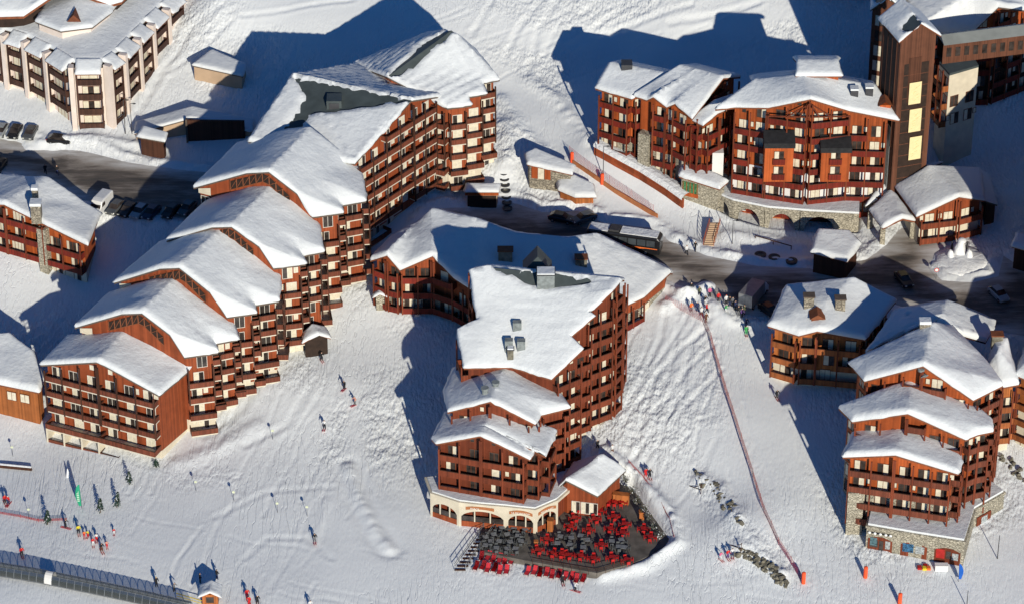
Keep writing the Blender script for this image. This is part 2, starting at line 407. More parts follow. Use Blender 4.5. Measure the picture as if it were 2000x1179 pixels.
def inset(poly, d):
    n = len(poly); out = []
    ds = d if isinstance(d, (list, tuple)) else [d]*n
    for i in range(n):
        p0, p1, p2 = poly[i-1], poly[i], poly[(i+1) % n]
        a = Vector((p1[0]-p0[0], p1[1]-p0[1])).normalized(); b = Vector((p2[0]-p1[0], p2[1]-p1[1])).normalized()
        na = Vector((-a.y, a.x)); nb = Vector((-b.y, b.x)); da, db = ds[i-1], ds[i]
        den = a.x*b.y-a.y*b.x
        A = Vector((p1[0], p1[1]))+na*da; B = Vector((p1[0], p1[1]))+nb*db
        if abs(den) < 0.15: q = (A+B)/2
        else:
            t = ((B.x-A.x)*b.y-(B.y-A.y)*b.x)/den; q = A+a*max(-6, min(6, t))
        out.append((q.x, q.y))
    return out
def grid_cut(bm, step, lines=()):
    xs = [v.co.x for v in bm.verts]; ys = [v.co.y for v in bm.verts]
    for axis, lo, hi in ((0, min(xs), max(xs)), (1, min(ys), max(ys))):
        k = math.ceil(lo/step)*step
        while k < hi:
            co = (k, 0, 0) if axis == 0 else (0, k, 0); no = (1, 0, 0) if axis == 0 else (0, 1, 0)
            bmesh.ops.bisect_plane(bm, geom=bm.verts[:]+bm.edges[:]+bm.faces[:], dist=0.02, plane_co=co, plane_no=no); k += step
    for co, no in lines:
        bmesh.ops.bisect_plane(bm, geom=bm.verts[:]+bm.edges[:]+bm.faces[:], dist=0.02, plane_co=co, plane_no=no)
def make_roof(par, faces, snow=0.55, thick=0.32, fascia='fascia', bare=(), top='roof_metal', step=0.8, name='roof', rough=0.3, ribs=None, seed=0, round_r=1.5):
    zf = ZF(faces); ol = outline_of(faces)
    b = MB(); n = len(ol)
    for f in faces:
        a = sum(f[i][0]*f[(i+1) % len(f)][1]-f[(i+1) % len(f)][0]*f[i][1] for i in range(len(f)))
        g = f if a > 0 else f[::-1]
        b.add(g, [tuple(range(len(g)))], 1)
        b.add([(p[0], p[1], p[2]-thick) for p in g], [tuple(range(len(g)-1, -1, -1))], 2)
    for i in range(n):
        p, q = ol[i], ol[(i+1) % n]
        b.quad((p[0],p[1],p[2]-thick), (q[0],q[1],q[2]-thick), q, p, 0)
    ro = b.build(name, [fascia, top, 'soffit'], par)
    if snow > 0:
        bm = bmesh.new(); cache = {}
        for f in faces:
            vs = []
            for p in f:
                k = (round(p[0], 3), round(p[1], 3), round(p[2], 3))
                if k not in cache: cache[k] = bm.verts.new(p)
                vs.append(cache[k])
            try: bm.faces.new(vs)
            except ValueError: pass
        bmesh.ops.triangulate(bm, faces=bm.faces[:])
        lines = []
        for i in range(n):
            p, q = ol[i], ol[(i+1) % n]; t = Vector((q[0]-p[0], q[1]-p[1], 0))
            if t.length < 1.2: continue
            t.normalize(); nn = Vector((-t.y, t.x, 0))
            for o in (0.2, 0.5): lines.append((Vector((p[0], p[1], 0))+nn*o, nn))
        if len(lines) > 24: lines = lines[::2]
        grid_cut(bm, step, lines)
        bmesh.ops.triangulate(bm, faces=bm.faces[:])
        bm.verts.ensure_lookup_table()
        X = np.array([v.co.x for v in bm.verts]); Y = np.array([v.co.y for v in bm.verts])
        poly = [(p[0], p[1]) for p in ol]
        d, s = dist_line(X, Y, poly, True)
        r0 = round_r; Z = np.zeros(len(X)); W = 0
        z0 = zf(X, Y)
        offs = [(0,0)]+[(r0*math.cos(a), r0*math.sin(a)) for a in np.arange(8)*math.pi/4]
        lim = np.minimum(1.0, d/(r0+1e-6))      # shrink the smoothing near the edge
        for ox, oy in offs: Z += zf(X+ox*lim, Y+oy*lim)
        Z /= len(offs); Z = np.maximum(Z, z0-0.12)
        q = np.clip(d/0.55, 0, 1)
        t = snow*(0.42+0.58*np.sqrt(np.clip(1-(1-q)**2, 0, 1)))*(1+rough*1.6*fbm(X*.22+seed, Y*.22, 3+seed))
        t = t+snow*rough*.5*fbm(X*.7, Y*.7, 9+seed)
        if ribs is not None:                    # slid snow lying in ribs along a direction
            dx, dy, wl, amp = ribs
            t = t+amp*np.sin((X*dx+Y*dy)*2*math.pi/wl+2.5*fbm(X*.2, Y*.2, 5))
        for bp in bare:
            sd = sdist(X, Y, bp)+1.1*fbm(X*.9, Y*.9, 21+seed)
            k = np.clip((sd+0.1)/0.35, 0, 1); t = t*(1-k)-0.25*k
        Z = Z+t
        on_b = [v.is_boundary for v in bm.verts]
        cx, cy = X.mean(), Y.mean()
        bn = {}
        for i, v in enumerate(bm.verts):
            v.co.z = Z[i]
        # push the rim out unevenly, then close it down to the roof
        nrm = {}
        for e in bm.edges:
            if e.is_boundary:
                f = e.link_faces[0]; fc = f.calc_center_median()
                t_ = (e.verts[1].co-e.verts[0].co); t_.z = 0
                if t_.length < 1e-5: continue
                o_ = Vector((t_.y, -t_.x, 0)).normalized(); m_ = (e.verts[0].co+e.verts[1].co)/2
                if o_.dot(Vector((fc.x-m_.x, fc.y-m_.y, 0))) > 0: o_ = -o_
                for v in e.verts: nrm[v] = nrm.get(v, Vector())+o_
        edges = [e for e in bm.edges if e.is_boundary]
        for v, o_ in nrm.items():
            if o_.length > 1e-6:
                o_ = o_.normalized(); w = 0.16+0.75*max(-.16, float(fbm(np.array([v.co.x*.5]), np.array([v.co.y*.5]), 31+seed, 3)[0]))
                nrm[v] = o_*w
        base = {v: v.co.copy() for v in nrm}
        ret = bmesh.ops.extrude_edge_only(bm, edges=edges)
        newv = [g for g in ret['geom'] if isinstance(g, bmesh.types.BMVert)]
        zb = zf([v.co.x for v in newv], [v.co.y for v in newv])
        for v, z_ in zip(newv, zb): v.co.z = z_-0.05
        for v, o_ in nrm.items(): v.co = base[v]+o_+Vector((0, 0, -.5*o_.length))
        bmesh.ops.recalc_face_normals(bm, faces=bm.faces[:])
        me = bpy.data.meshes.new('snow_cover'); o0 = par['_o']
        bm.transform(Matrix.Translation((-o0[0], -o0[1], -o0[2]))); bm.to_mesh(me); bm.free()
        me.materials.append(MATS['snow_roof']); me.polygons.foreach_set('use_smooth', [True]*len(me.polygons))
        so = link('snow_cover', me, ro)
    return zf, ol, ro

# ------------------------------------------------------------------ walls and facades
def make_walls(par, foot, ztop, matname, zbase=None, basemat='cream', zlow=None, name='wall'):
    """upright walls on a plan polygon; the top follows the roof, the foot goes below the ground"""
    b = MB(); c = MB(); n = len(foot)
    for i in range(n):
        p, q = foot[i], foot[(i+1) % n]; L = math.hypot(q[0]-p[0], q[1]-p[1])
        k = max(1, int(L/0.9)); xs = [p[0]+(q[0]-p[0])*j/k for j in range(k+1)]; ys = [p[1]+(q[1]-p[1])*j/k for j in range(k+1)]
        zt = ztop(xs, ys)-0.15 if callable(ztop) else [ztop]*(k+1)
        lo = [min(gz(x, y) for x, y in ((p[0], p[1]), (q[0], q[1])))-1.5]*(k+1) if zlow is None else [zlow]*(k+1)
        for j in range(k):
            if zbase is None:
                b.quad((xs[j],ys[j],lo[j]), (xs[j+1],ys[j+1],lo[j]), (xs[j+1],ys[j+1],zt[j+1]), (xs[j],ys[j],zt[j]))
            else:
                m0, m1 = min(zbase, zt[j]), min(zbase, zt[j+1])
                if lo[j] < zbase: c.quad((xs[j],ys[j],lo[j]), (xs[j+1],ys[j+1],lo[j]), (xs[j+1],ys[j+1],m1), (xs[j],ys[j],m0))
                b.quad((xs[j],ys[j],max(m0, lo[j])), (xs[j+1],ys[j+1],max(m1, lo[j])), (xs[j+1],ys[j+1],max(zt[j+1], m1)), (xs[j],ys[j],max(zt[j], m0)))
    b.build(name, matname, par)
    if zbase is not None and c.f: c.build('base_wall', basemat, par)
_mc = {}
def win_mesh(kindw, w=1.7, h=2.05, fr='frame_white'):
    k = ('w', kindw, round(w, 2), round(h, 2), fr)
    if k in _mc: return _mc[k]
    b = MB(); f = 0.07; y0 = -0.09; x0, x1 = -w/2, w/2
    b.box(x0, x1, y0, 0.02, 0, f, 0); b.box(x0, x1, y0, 0.02, h-f, h, 0)
    b.box(x0, x0+f, y0, 0.02, f, h-f, 0); b.box(x1-f, x1, y0, 0.02, f, h-f, 0)
    pan = {'curtain': (1, 1), 'half': (1, 2), 'flah': (2, 1), 'dark': (2, 2), 'small': (1,), 'smalldark': (2,), 'three': (1, 2, 1), 'threec': (1, 1, 1)}[kindw]
    n = len(pan); pw = (w-2*f)/n
    for i, m in enumerate(pan):
        a = x0+f+i*pw; e = 0.03 if m == 1 else -0.0
        b.quad((a, -0.035+e*.0-0.02*(m == 1), f), (a+pw, -0.035-0.02*(m == 1), f), (a+pw, -0.035-0.02*(m == 1), h-f), (a, -0.035-0.02*(m == 1), h-f), m)
        if i: b.box(a-.03, a+.03, y0+.01, 0, f, h-f, 0)
    me = b.mesh('window', [fr, 'curtain', 'glass_dark']); _mc[k] = me; return me
def shut_mesh(w, h, m):
    k = ('s', round(w, 2), round(h, 2), m)
    if k in _mc: return _mc[k]
    b = MB(); b.box(-w/2, w/2, -0.12, -0.05, 0, h); me = b.mesh('shutter', [m]); _mc[k] = me; return me
def balc_mesh(w, d, rail, band=True, el=True, er=True, solid=True, h=1.0):
    k = ('b', round(w, 2), round(d, 2), rail, band, el, er, solid, h)
    if k in _mc: return _mc[k]
    b = MB()
    b.box(0.02, w-.02, -d, 0.0, -0.16, 0.0, 1 if band else 0)                # slab
    if band: b.box(0.02, w-.02, -d-.05, -d, -0.17, 0.0, 1)
    t = .06
    if solid:
        b.box(0.01, w-.01, -d-t, -d, 0.04, h-.1, 0)
        if el: b.box(0.01, 0.01+t, -d, -0.03, 0.04, h-.1, 0)
        if er: b.box(w-.01-t, w-.01, -d, -0.03, 0.04, h-.1, 0)
    else:
        nb = max(3, int(w/0.42)); 
        for i in range(nb+1):
            x = .03+(w-.06)*i/nb; b.box(x-.045, x+.045, -d-.04, -d, 0.04, h-.1, 0)
        b.box(0.01, w-.01, -d-.05, -d+.01, 0.05, 0.18, 0); b.box(0.01, w-.01, -d-.05, -d+.01, .42, .55, 0)
    b.box(0.0, w, -d-t-.03, -d+.04, h-.1, h, 2)
    if el: b.box(0.0, .1, -d+.04, -.03, h-.1, h, 2)
    if er: b.box(w-.1, w, -d+.04, -.03, h-.1, h, 2)
    me = b.mesh('balcony', [rail, 'slab_cream', 'timber_dark']); _mc[k] = me; return me
def post_mesh(h, m='timber_dark', r=0.11):
    k = ('p', round(h, 1), m, r)
    if k in _mc: return _mc[k]
    b = MB(); b.box(-r, r, -r, r, 0, round(h, 1)); me = b.mesh('post', [m]); _mc[k] = me; return me
ST = dict(bay=3.2, fh=2.8, kinds=('half','flah','curtain','dark','three'), kw=(3,3,3,1,2), rail='rail_brown', band=True, depth=1.2, posts=True, run=2,
          skip=0.04, bskip=0.03, ww=1.75, wh=2.05, fr='frame_white', solid=True, post_m='timber_dark', shut=None, low=None, wsmall=.25, top_balc=True, z_hi=None, z_lo=None, deep_low=None, bury=.2)
def facade(par, A, B, zf, ztopf, **kw):
    s = dict(ST); s.update(kw)
    A = Vector((A[0], A[1])); B = Vector((B[0], B[1])); L = (B-A).length
    if L < 1.6: return
    t = (B-A)/L; nrm = Vector((t.y, -t.x)); rz = math.atan2(t.y, t.x)
    n = max(1, round(L/s['bay'])); w = L/n
    zt = lambda x, y: float(ztopf([x], [y])[0]) if callable(ztopf) else ztopf
    D = s['depth']; rn = random.Random(int(abs(A.x*31+A.y*17+L*7)*10))
    rows = {}
    floors = range(-8, 14)
    for i in range(n):
        m = A+t*(w*(i+.5)); g = gz(m.x+nrm.x*1.0, m.y+nrm.y*1.0); ztm = zt(m.x-nrm.x*.05, m.y-nrm.y*.05)
        for k in floors:
            z = zf+k*s['fh']
            if z < g-1.0 or (s['z_lo'] is not None and z < s['z_lo']-.01) or (s['z_hi'] is not None and z > s['z_hi']): continue
            dcur = D if not (s['deep_low'] and k < s['deep_low'][0]) else s['deep_low'][1]
            if z+s['wh']+.45 < ztm and rn.random() > s['skip']:
                kd = rn.choices(s['kinds'], s['kw'])[0]; fx = (rn.random()-.5)*max(0, w-s['ww']-.7)*.7
                ww = s['ww']
                if rn.random() < s['wsmall'] and w > 2.6:
                    q = A+t*(w*(i+.5)+fx+(ww/2+.55)*(1 if fx < 0 else -1))
                    place('window', win_mesh('small', .7, 1.0, s['fr']), par, (q.x, q.y, z+.95), rz)
                q = A+t*(w*(i+.5)+fx)
                wo = place('window', win_mesh(kd, ww, s['wh'], s['fr']), par, (q.x, q.y, z+.06), rz)
                if s['shut'] and rn.random() < s['shut'][1]:
                    for sg in (-1, 1):
                        q2 = q+t*(sg*(ww/2+.24)); place('shutter', shut_mesh(.42, s['wh'], s['shut'][0]), par, (q2.x, q2.y, z+.06), rz)
            elif z+1.5 < ztm and z+s['wh']+.45 >= ztm and rn.random() < .6:
                place('window', win_mesh('smalldark' if rn.random() < .5 else 'small', .7, .85, s['fr']), par, (m.x, m.y, z+.5), rz)
            c0 = A+t*(w*i)+nrm*dcur; c1 = A+t*(w*(i+1))+nrm*dcur
            if z > g-s['bury'] and D > 0 and min(zt(c0.x, c0.y), zt(c1.x, c1.y))-.55 > z+1.0 and rn.random() > s['bskip']:
                rows.setdefault(k, []).append(i)
    for k, ids in rows.items():
        z = zf+k*s['fh']; i = 0
        dcur = D if not (s['deep_low'] and k < s['deep_low'][0]) else s['deep_low'][1]
        while i < len(ids):
            j = i
            while j+1 < len(ids) and ids[j+1] == ids[j]+1 and j+1-i < s['run']: j += 1
            c = j-i+1; q = A+t*(w*ids[i])
            el = i == 0 or ids[i-1] != ids[i]-1; er = j == len(ids)-1 or ids[j+1] != ids[j]+1
            place('balcony', balc_mesh(w*c, dcur, s['rail'], s['band'], el, er, s['solid']), par, (q.x, q.y, z), rz)
            i = j+1
    if s['posts'] and D > 0:
        for i in range(n+1):
            q = A+t*(w*i)+nrm*(D+.02)
            if i == 0: q = q+t*.12
            if i == n: q = q-t*.12
            ztp = zt(q.x, q.y)-.42; g = gz(q.x, q.y)
            ks = [k for k in rows if (i in rows[k] or i-1 in rows[k])]
            if not ks: continue
            z0 = max(g-.3, zf+min(ks)*s['fh']-.2)
            if s['deep_low']: z0 = max(z0, zf+s['deep_low'][0]*s['fh']-.2)
            if ztp-z0 > 1.5: place('post', post_mesh(ztp-z0, s['post_m']), par, (q.x, q.y, z0), rz)
def facing(A, B):
    t = Vector((B[0]-A[0], B[1]-A[1])).normalized(); return t.y, -t.x       # outward normal
def building(name, label, faces, eave=0.9, wall='wood_red', zbase=None, basemat='cream', zf=0.0, style=None, cat='building', snow=0.55, bare=(), fascia='fascia', top='roof_metal',
             group=None, fac=None, ribs=None, seed=0, thick=0.32, step=0.8, eaves=None, rough=0.3, zlow=None):
    ol = outline_of(faces); cx = sum(p[0] for p in ol)/len(ol); cy = sum(p[1] for p in ol)/len(ol)
    par = thing(name, label, cat, (cx, cy, gz(cx, cy)), group)
    zfun, ol, ro = make_roof(par, faces, snow, thick, fascia, bare, top, step, ribs=ribs, seed=seed, rough=rough)
    dd = [eave]*len(ol)
    if eaves:
        for i in range(len(ol)):
            nx, ny = facing(ol[i], ol[(i+1) % len(ol)]); dd[i] = eaves(nx, ny, i)
    foot = inset([(p[0], p[1]) for p in ol], dd)
    make_walls(par, foot, lambda x, y: zfun(x, y)-thick+.12, wall, zbase, basemat, zlow)
    if style is not None:
        for i in range(len(foot)):
            A, B = foot[i], foot[(i+1) % len(foot)]; nx, ny = facing(A, B)
            st = dict(style)
            if fac is not None:
                r = fac(nx, ny, i, A, B)
                if r is None: continue
                st.update(r)
            elif ny > 0.25: continue
            facade(par, A, B, zf, lambda x, y: zfun(x, y)-thick, **st)
    return par, zfun, ol, foot
def unit(a, b):
    d = np.array((b[0]-a[0], b[1]-a[1])); return d/np.linalg.norm(d)
def off(p, d, k, dz=0): return (p[0]+d[0]*k, p[1]+d[1]*k, p[2]+dz)
# ------------------------------------------------------------------ the snow ground, roads
def axis(lo, hi, step, far):
    a = list(np.arange(lo, hi+1e-6, step)); s = step; x = hi
    while x < far: s *= 1.25; x += s; a.append(x)
    s = step; x = lo; pre = []
    while x > -far: s *= 1.25; x -= s; pre.append(x)
    return np.array(pre[::-1]+a)
TRACKS = [  # ski and foot tracks: pixels, width, depth
 ([(1300,600),(1290,660),(1250,740),(1220,800)],.55,.13),([(1345,610),(1290,700),(1240,770)],.5,.12),([(1380,640),(1330,680),(1270,750),(1215,830)],.6,.14),
 ([(1395,670),(1340,720),(1300,780),(1230,850)],.55,.13),([(1410,720),(1360,770),(1310,830),(1290,860)],.5,.12),([(1385,620),(1350,670),(1330,760),(1345,830)],.7,.14),
 ([(1050,10),(1010,60),(985,120)],.7,.14),([(1090,0),(1050,60),(1030,150)],.7,.12),([(1250,0),(1180,40),(1100,100)],.7,.12),([(1350,10),(1240,50),(1160,70)],.7,.14),
 ([(1480,5),(1400,30),(1310,45)],.8,.14),([(960,0),(940,40),(920,70)],.7,.12),([(1150,20),(1090,50),(1060,110)],.6,.1),([(690,0),(560,20),(470,30)],.6,.1),
 ([(430,10),(370,60),(310,150),(270,220)],.9,.14),([(450,40),(400,90),(330,140)],.7,.12),
 ([(680,910),(700,970),(735,1040),(760,1070)],1.2,-.28),([(560,640),(520,720),(470,800),(400,850)],1.0,.12),
 ([(1260,900),(1300,960),(1330,1040),(1340,1080)],.5,.06),([(600,760),(560,830),(480,870)],.8,.1),([(420,1010),(520,960),(650,950)],.7,.05),([(480,1090),(520,1050),(600,1050),(650,1090)],.7,.05),
]
def build_ground():
    xs = axis(-94, 94, 0.31, 900); ys = axis(-90, 88, 0.31, 900)
    X, Y = np.meshgrid(xs, ys); nx, ny = len(xs), len(ys); x = X.ravel(); y = Y.ravel()
    xc = np.clip(x, -125, 125); yc = np.clip(y, -105, 115)
    z = HT(xc, yc)
    out = np.hypot(x-xc, y-yc)
    z = z+np.where(y > 115, (y-115)*0.16, 0)-np.where(y < -105, (-105-y)*0.07, 0)+out*0.10*(fbm(x*.006, y*.006, 40)*2)
    near = out < 1
    rough = np.full(len(x), 1.0)
    for p in PISTES_W:
        k = np.clip(sdist(x, y, p)/2.5+.5, 0, 1); rough = rough*(1-k)+0.10*k
    # snow relief: wind-packed lumps running down the fall line, chopped tracks
    u = x*.80-y*.60; v = x*.60+y*.80
    lump = fbm(u*.9, v*.42, 5, 4)*.40+fbm(x*1.1, y*1.1, 8, 3)*.40+fbm(x*.12, y*.12, 2)*1.0
    patch = np.clip(fbm(x*.05, y*.05, 77)*5.5+.55, .10, 1.25)
    groom = fbm(x*.5, y*.5, 6)*.10+fbm(x*.09, y*.09, 12)*.5
    dz = lump*.60*rough*patch+groom*.30
    for pts, w, dep in TRACKS:
        g_ = gp(pts); idx = np.nonzero((x > min(p[0] for p in g_)-4)&(x < max(p[0] for p in g_)+4)&(y > min(p[1] for p in g_)-4)&(y < max(p[1] for p in g_)+4))[0]
        d, s = dist_line(x[idx], y[idx], g_); d = d+.35*fbm(x[idx]*.9, y[idx]*.9, 33)
        q = d/w
        dz[idx] = dz[idx]-dep*np.exp(-q*q*2.2)*(1+1.1*fbm(s*.9, s*0+3, 14))+.55*dep*np.exp(-((q-1.35)**2)*3.0)
    rt = random.Random(5)                       # many faint ski lines across the groomed and untracked snow
    for (x0, x1, y0, y1, n, hx, hy) in ((300,760,640,1150,26,-.5,1),(900,1560,0,120,22,-1.2,.6),(1390,1640,620,1120,14,.35,1),(280,520,0,240,14,-.6,1),(100,900,940,1179,14,1,.2),(1180,1420,620,880,15,-.62,1),(1181,1420,600,820,9,-.25,1),(900,1700,1100,1179,8,1,.1)):
        for _ in range(n):
            px, py = rt.uniform(x0, x1), rt.uniform(y0, y1); Lk = rt.uniform(80, 240); am = rt.uniform(1, 7); ph = rt.uniform(0, 6); nn = math.hypot(hx, hy); a_, b_ = hx/nn, hy/nn
            pts = [(px+a_*Lk*s_+b_*am*math.sin(ph+s_*7), py+b_*Lk*s_-a_*am*math.sin(ph+s_*7)) for s_ in (0, .17, .33, .5, .67, .83, 1)]
            g_ = gp(pts); bx0, bx1 = min(p[0] for p in g_)-2, max(p[0] for p in g_)+2; by0, by1 = min(p[1] for p in g_)-2, max(p[1] for p in g_)+2
            idx = np.nonzero((x > bx0)&(x < bx1)&(y > by0)&(y < by1))[0]
            if len(idx) == 0: continue
            d, s_ = dist_line(x[idx], y[idx], g_); q = d/rt.uniform(.30, .42); dp = rt.uniform(.025, .075)*(1.7 if x0 in (1180, 1181) else .45 if y0 > 900 else 1)
            dz[idx] = dz[idx]-dp*np.exp(-q*q)+.5*dp*np.exp(-(q-1.6)**2*2)
    road = np.full(len(x), -1e9)
    for k, p in ROADS_W.items(): road = np.maximum(road, sdist(x, y, p))
    road = road+1.0*fbm(x*.35, y*.35, 51)
    inn = np.clip((road+.2)/1.0, 0, 1)
    berm = np.exp(-((road+1.5)/1.0)**2)*(0.45+1.2*fbm(x*.28, y*.28, 61)+.55*fbm(x*1.1, y*1.1, 62))
    dz = dz*(1-inn)+berm*near
    dz = dz-inn*.22
    for pts, w, h in RIDGES:
        d, s = dist_line(x, y, gp(pts)); dz = dz+h*np.exp(-(d/w)**2)*(1+.9*fbm(x*.5, y*.5, 71)+.5*fbm(x*1.3, y*1.3, 72))
    for poly, lev in PADS:
        sd = sdist(x, y, poly); k = np.clip(sd/.8+.5, 0, 1)
        z = np.where(k > 0, z*(1-k)+lev*k, z); dz = dz*(1-k)
    z = z+np.where(near, dz, dz*0)
    me = bpy.data.meshes.new('snow_ground')
    me.vertices.add(nx*ny); me.vertices.foreach_set('co', np.stack([x, y, z], 1).astype(np.float32).ravel())
    i = np.arange((nx-1)*(ny-1)); r = i//(nx-1); c = i % (nx-1); a = r*nx+c
    q = np.stack([a, a+1, a+nx+1, a+nx], 1).astype(np.int32).ravel()
    me.loops.add(len(q)); me.loops.foreach_set('vertex_index', q)
    me.polygons.add(len(i)); me.polygons.foreach_set('loop_start', (np.arange(len(i))*4).astype(np.int32)); me.polygons.foreach_set('loop_total', np.full(len(i), 4, np.int32))
    me.polygons.foreach_set('use_smooth', np.ones(len(i), bool))
    me.update(); me.validate()
    at = me.attributes.new('rough', 'FLOAT', 'POINT'); at.data.foreach_set('value', (rough*patch*(1-inn)).astype(np.float32))
    m = bpy.data.materials.new('snow_ground'); m.use_nodes = True; nt = m.node_tree; b = nt.nodes['Principled BSDF']
    b.inputs['Roughness'].default_value = .6; b.inputs['Specular IOR Level'].default_value = .2
    g = nt.nodes.new('ShaderNodeNewGeometry'); an = nt.nodes.new('ShaderNodeAttribute'); an.attribute_name = 'rough'
    n0 = nt.nodes.new('ShaderNodeTexNoise'); n0.inputs['Scale'].default_value = .09; n0.inputs['Detail'].default_value = 7; nt.links.new(g.outputs['Position'], n0.inputs['Vector'])
    nt.links.new(ramp(nt, n0.outputs[0], [(.3, (.78, .80, .815)), (.7, (.845, .865, .875))]), b.inputs['Base Color'])
    mp = nt.nodes.new('ShaderNodeMapping'); mp.inputs['Rotation'].default_value = (0, 0, R(-37)); mp.inputs['Scale'].default_value = (1.6, .75, 1); nt.links.new(g.outputs['Position'], mp.inputs[0])
    n1 = nt.nodes.new('ShaderNodeTexNoise'); n1.inputs['Scale'].default_value = 1.15; n1.inputs['Detail'].default_value = 7; n1.inputs['Roughness'].default_value = .62; nt.links.new(mp.outputs[0], n1.inputs['Vector'])
    vo = nt.nodes.new('ShaderNodeTexVoronoi'); vo.feature = 'SMOOTH_F1'; vo.inputs['Scale'].default_value = 1.5; vo.inputs['Smoothness'].default_value = .5; nt.links.new(mp.outputs[0], vo.inputs['Vector'])
    sm = nt.nodes.new('ShaderNodeMath'); sm.operation = 'MULTIPLY_ADD'; sm.inputs[1].default_value = -.55; nt.links.new(vo.outputs['Distance'], sm.inputs[0]); nt.links.new(n1.outputs[0], sm.inputs[2])
    mul = nt.nodes.new('ShaderNodeMath'); mul.operation = 'MULTIPLY_ADD'; mul.inputs[1].default_value = .25; mul.inputs[2].default_value = .03; nt.links.new(an.outputs['Fac'], mul.inputs[0])
    prevn = None
    for ang, sc_, st_, dist, lo in ((14, .85, .022, .045, .485), (-34, .75, .020, .04, .487), (-62, 1.0, .03, .035, .485)):   # long crossing ski tracks, in patches
        mp2 = nt.nodes.new('ShaderNodeMapping'); mp2.inputs['Rotation'].default_value = (0, 0, R(ang)); mp2.inputs['Scale'].default_value = (sc_, sc_*st_, 1); nt.links.new(g.outputs['Position'], mp2.inputs[0])
        nz = nt.nodes.new('ShaderNodeTexNoise'); nz.inputs['Scale'].default_value = 1.0; nz.inputs['Detail'].default_value = 2; nz.inputs['Distortion'].default_value = .1; nt.links.new(mp2.outputs[0], nz.inputs['Vector'])
        cr = ramp(nt, nz.outputs[0], [(lo-.012, (1, 1, 1)), (.5, (0, 0, 0)), (1-lo+.012, (1, 1, 1))])
        pm = nt.nodes.new('ShaderNodeTexNoise'); pm.inputs['Scale'].default_value = .045; pm.inputs['Detail'].default_value = 2; of = nt.nodes.new('ShaderNodeVectorMath'); of.inputs[1].default_value = (ang*7.0, ang*3.0, 0); nt.links.new(g.outputs['Position'], of.inputs[0]); nt.links.new(of.outputs[0], pm.inputs['Vector'])
        b2 = nt.nodes.new('ShaderNodeBump'); b2.inputs['Distance'].default_value = dist; nt.links.new(ramp(nt, pm.outputs[0], [(.46, (0, 0, 0)), (.62, (1, 1, 1))]), b2.inputs['Strength']); nt.links.new(cr, b2.inputs['Height'])
        if prevn is not None: nt.links.new(prevn, b2.inputs['Normal'])
        prevn = b2.outputs[0]
    bp = nt.nodes.new('ShaderNodeBump'); nt.links.new(prevn, bp.inputs['Normal']); nt.links.new(mul.outputs[0], bp.inputs['Distance']); nt.links.new(sm.outputs[0], bp.inputs['Height']); nt.links.new(bp.outputs[0], b.inputs['Normal'])
    me.materials.append(m)
    kind(link('snow_ground', me), 'structure')
def road_material():
    m = bpy.data.materials.new('road'); m.use_nodes = True; nt = m.node_tree; b = nt.nodes['Principled BSDF']; b.inputs['Roughness'].default_value = .7
    g = nt.nodes.new('ShaderNodeNewGeometry')
    mp = nt.nodes.new('ShaderNodeMapping'); mp.inputs['Rotation'].default_value = (0, 0, R(12)); mp.inputs['Scale'].default_value = (.06, .32, 1); nt.links.new(g.outputs['Position'], mp.inputs[0])
    n = nt.nodes.new('ShaderNodeTexNoise'); n.inputs['Scale'].default_value = 1.5; n.inputs['Detail'].default_value = 8; n.inputs['Roughness'].default_value = .65; nt.links.new(mp.outputs[0], n.inputs['Vector'])
    an = nt.nodes.new('ShaderNodeAttribute'); an.attribute_name = 'edge'
    ad = nt.nodes.new('ShaderNodeMath'); ad.operation = 'ADD'; nt.links.new(n.outputs[0], ad.inputs[0]); nt.links.new(an.outputs['Fac'], ad.inputs[1])
    nt.links.new(ramp(nt, ad.outputs[0], [(.30, (.055, .052, .05)), (.46, (.125, .104, .088)), (.60, (.30, .26, .225)), (.95, (.68, .67, .66))]), b.inputs['Base Color'])
    bp = nt.nodes.new('ShaderNodeBump'); bp.inputs['Distance'].default_value = .06; nt.links.new(n.outputs[0], bp.inputs['Height']); nt.links.new(bp.outputs[0], b.inputs['Normal'])
    MATS['road'] = m
def build_roads():
    road_material()
    for name, poly in ROADS_W.items():
        bm = bmesh.new(); f = bm.faces.new([bm.verts.new((p[0], p[1], 0)) for p in poly]); bmesh.ops.triangulate(bm, faces=[f]); grid_cut(bm, 1.6)
        x = np.array([v.co.x for v in bm.verts]); y = np.array([v.co.y for v in bm.verts]); z = HT(x, y)+.02; e = sdist(x, y, poly)
        for v, zz in zip(bm.verts, z): v.co.z = zz
        bmesh.ops.recalc_face_normals(bm, faces=bm.faces[:])
        me = bpy.data.meshes.new('road'); bm.to_mesh(me); bm.free()
        if me.polygons[0].normal.z < 0: me.flip_normals()
        at = me.attributes.new('edge', 'FLOAT', 'POINT'); ev = np.clip(.34-e*.10, -.06, .5)
        at.data.foreach_set('value', ev.astype(np.float32))
        me.materials.append(MATS['road']); me.polygons.foreach_set('use_smooth', [True]*len(me.polygons))
        kind(link('road', me), 'structure')
RIDGES = [
 ([(980,195),(1022,262),(1058,294)],1.3,.55),([(1035,158),(1088,200),(1128,245),(1148,272)],1.3,.55),([(985,250),(1000,300),(985,330)],2.2,.7),([(640,980),(620,1040)],.8,.1),([(350,905),(420,880),(500,830)],1.4,.35),

 ([(1300,600),(1330,580),(1380,560)],1.2,.9),([(60,285),(180,275),(260,285)],1.3,.7),([(1480,1060),(1450,1040),(1430,1010)],1.0,.4),
 ([(1420,462),(1480,466),(1560,482)],1.6,.5),([(1180,880),(1240,930),(1310,1000),(1325,1060),(1260,1105),(1180,1125)],1.0,.75),
]
PADS = []
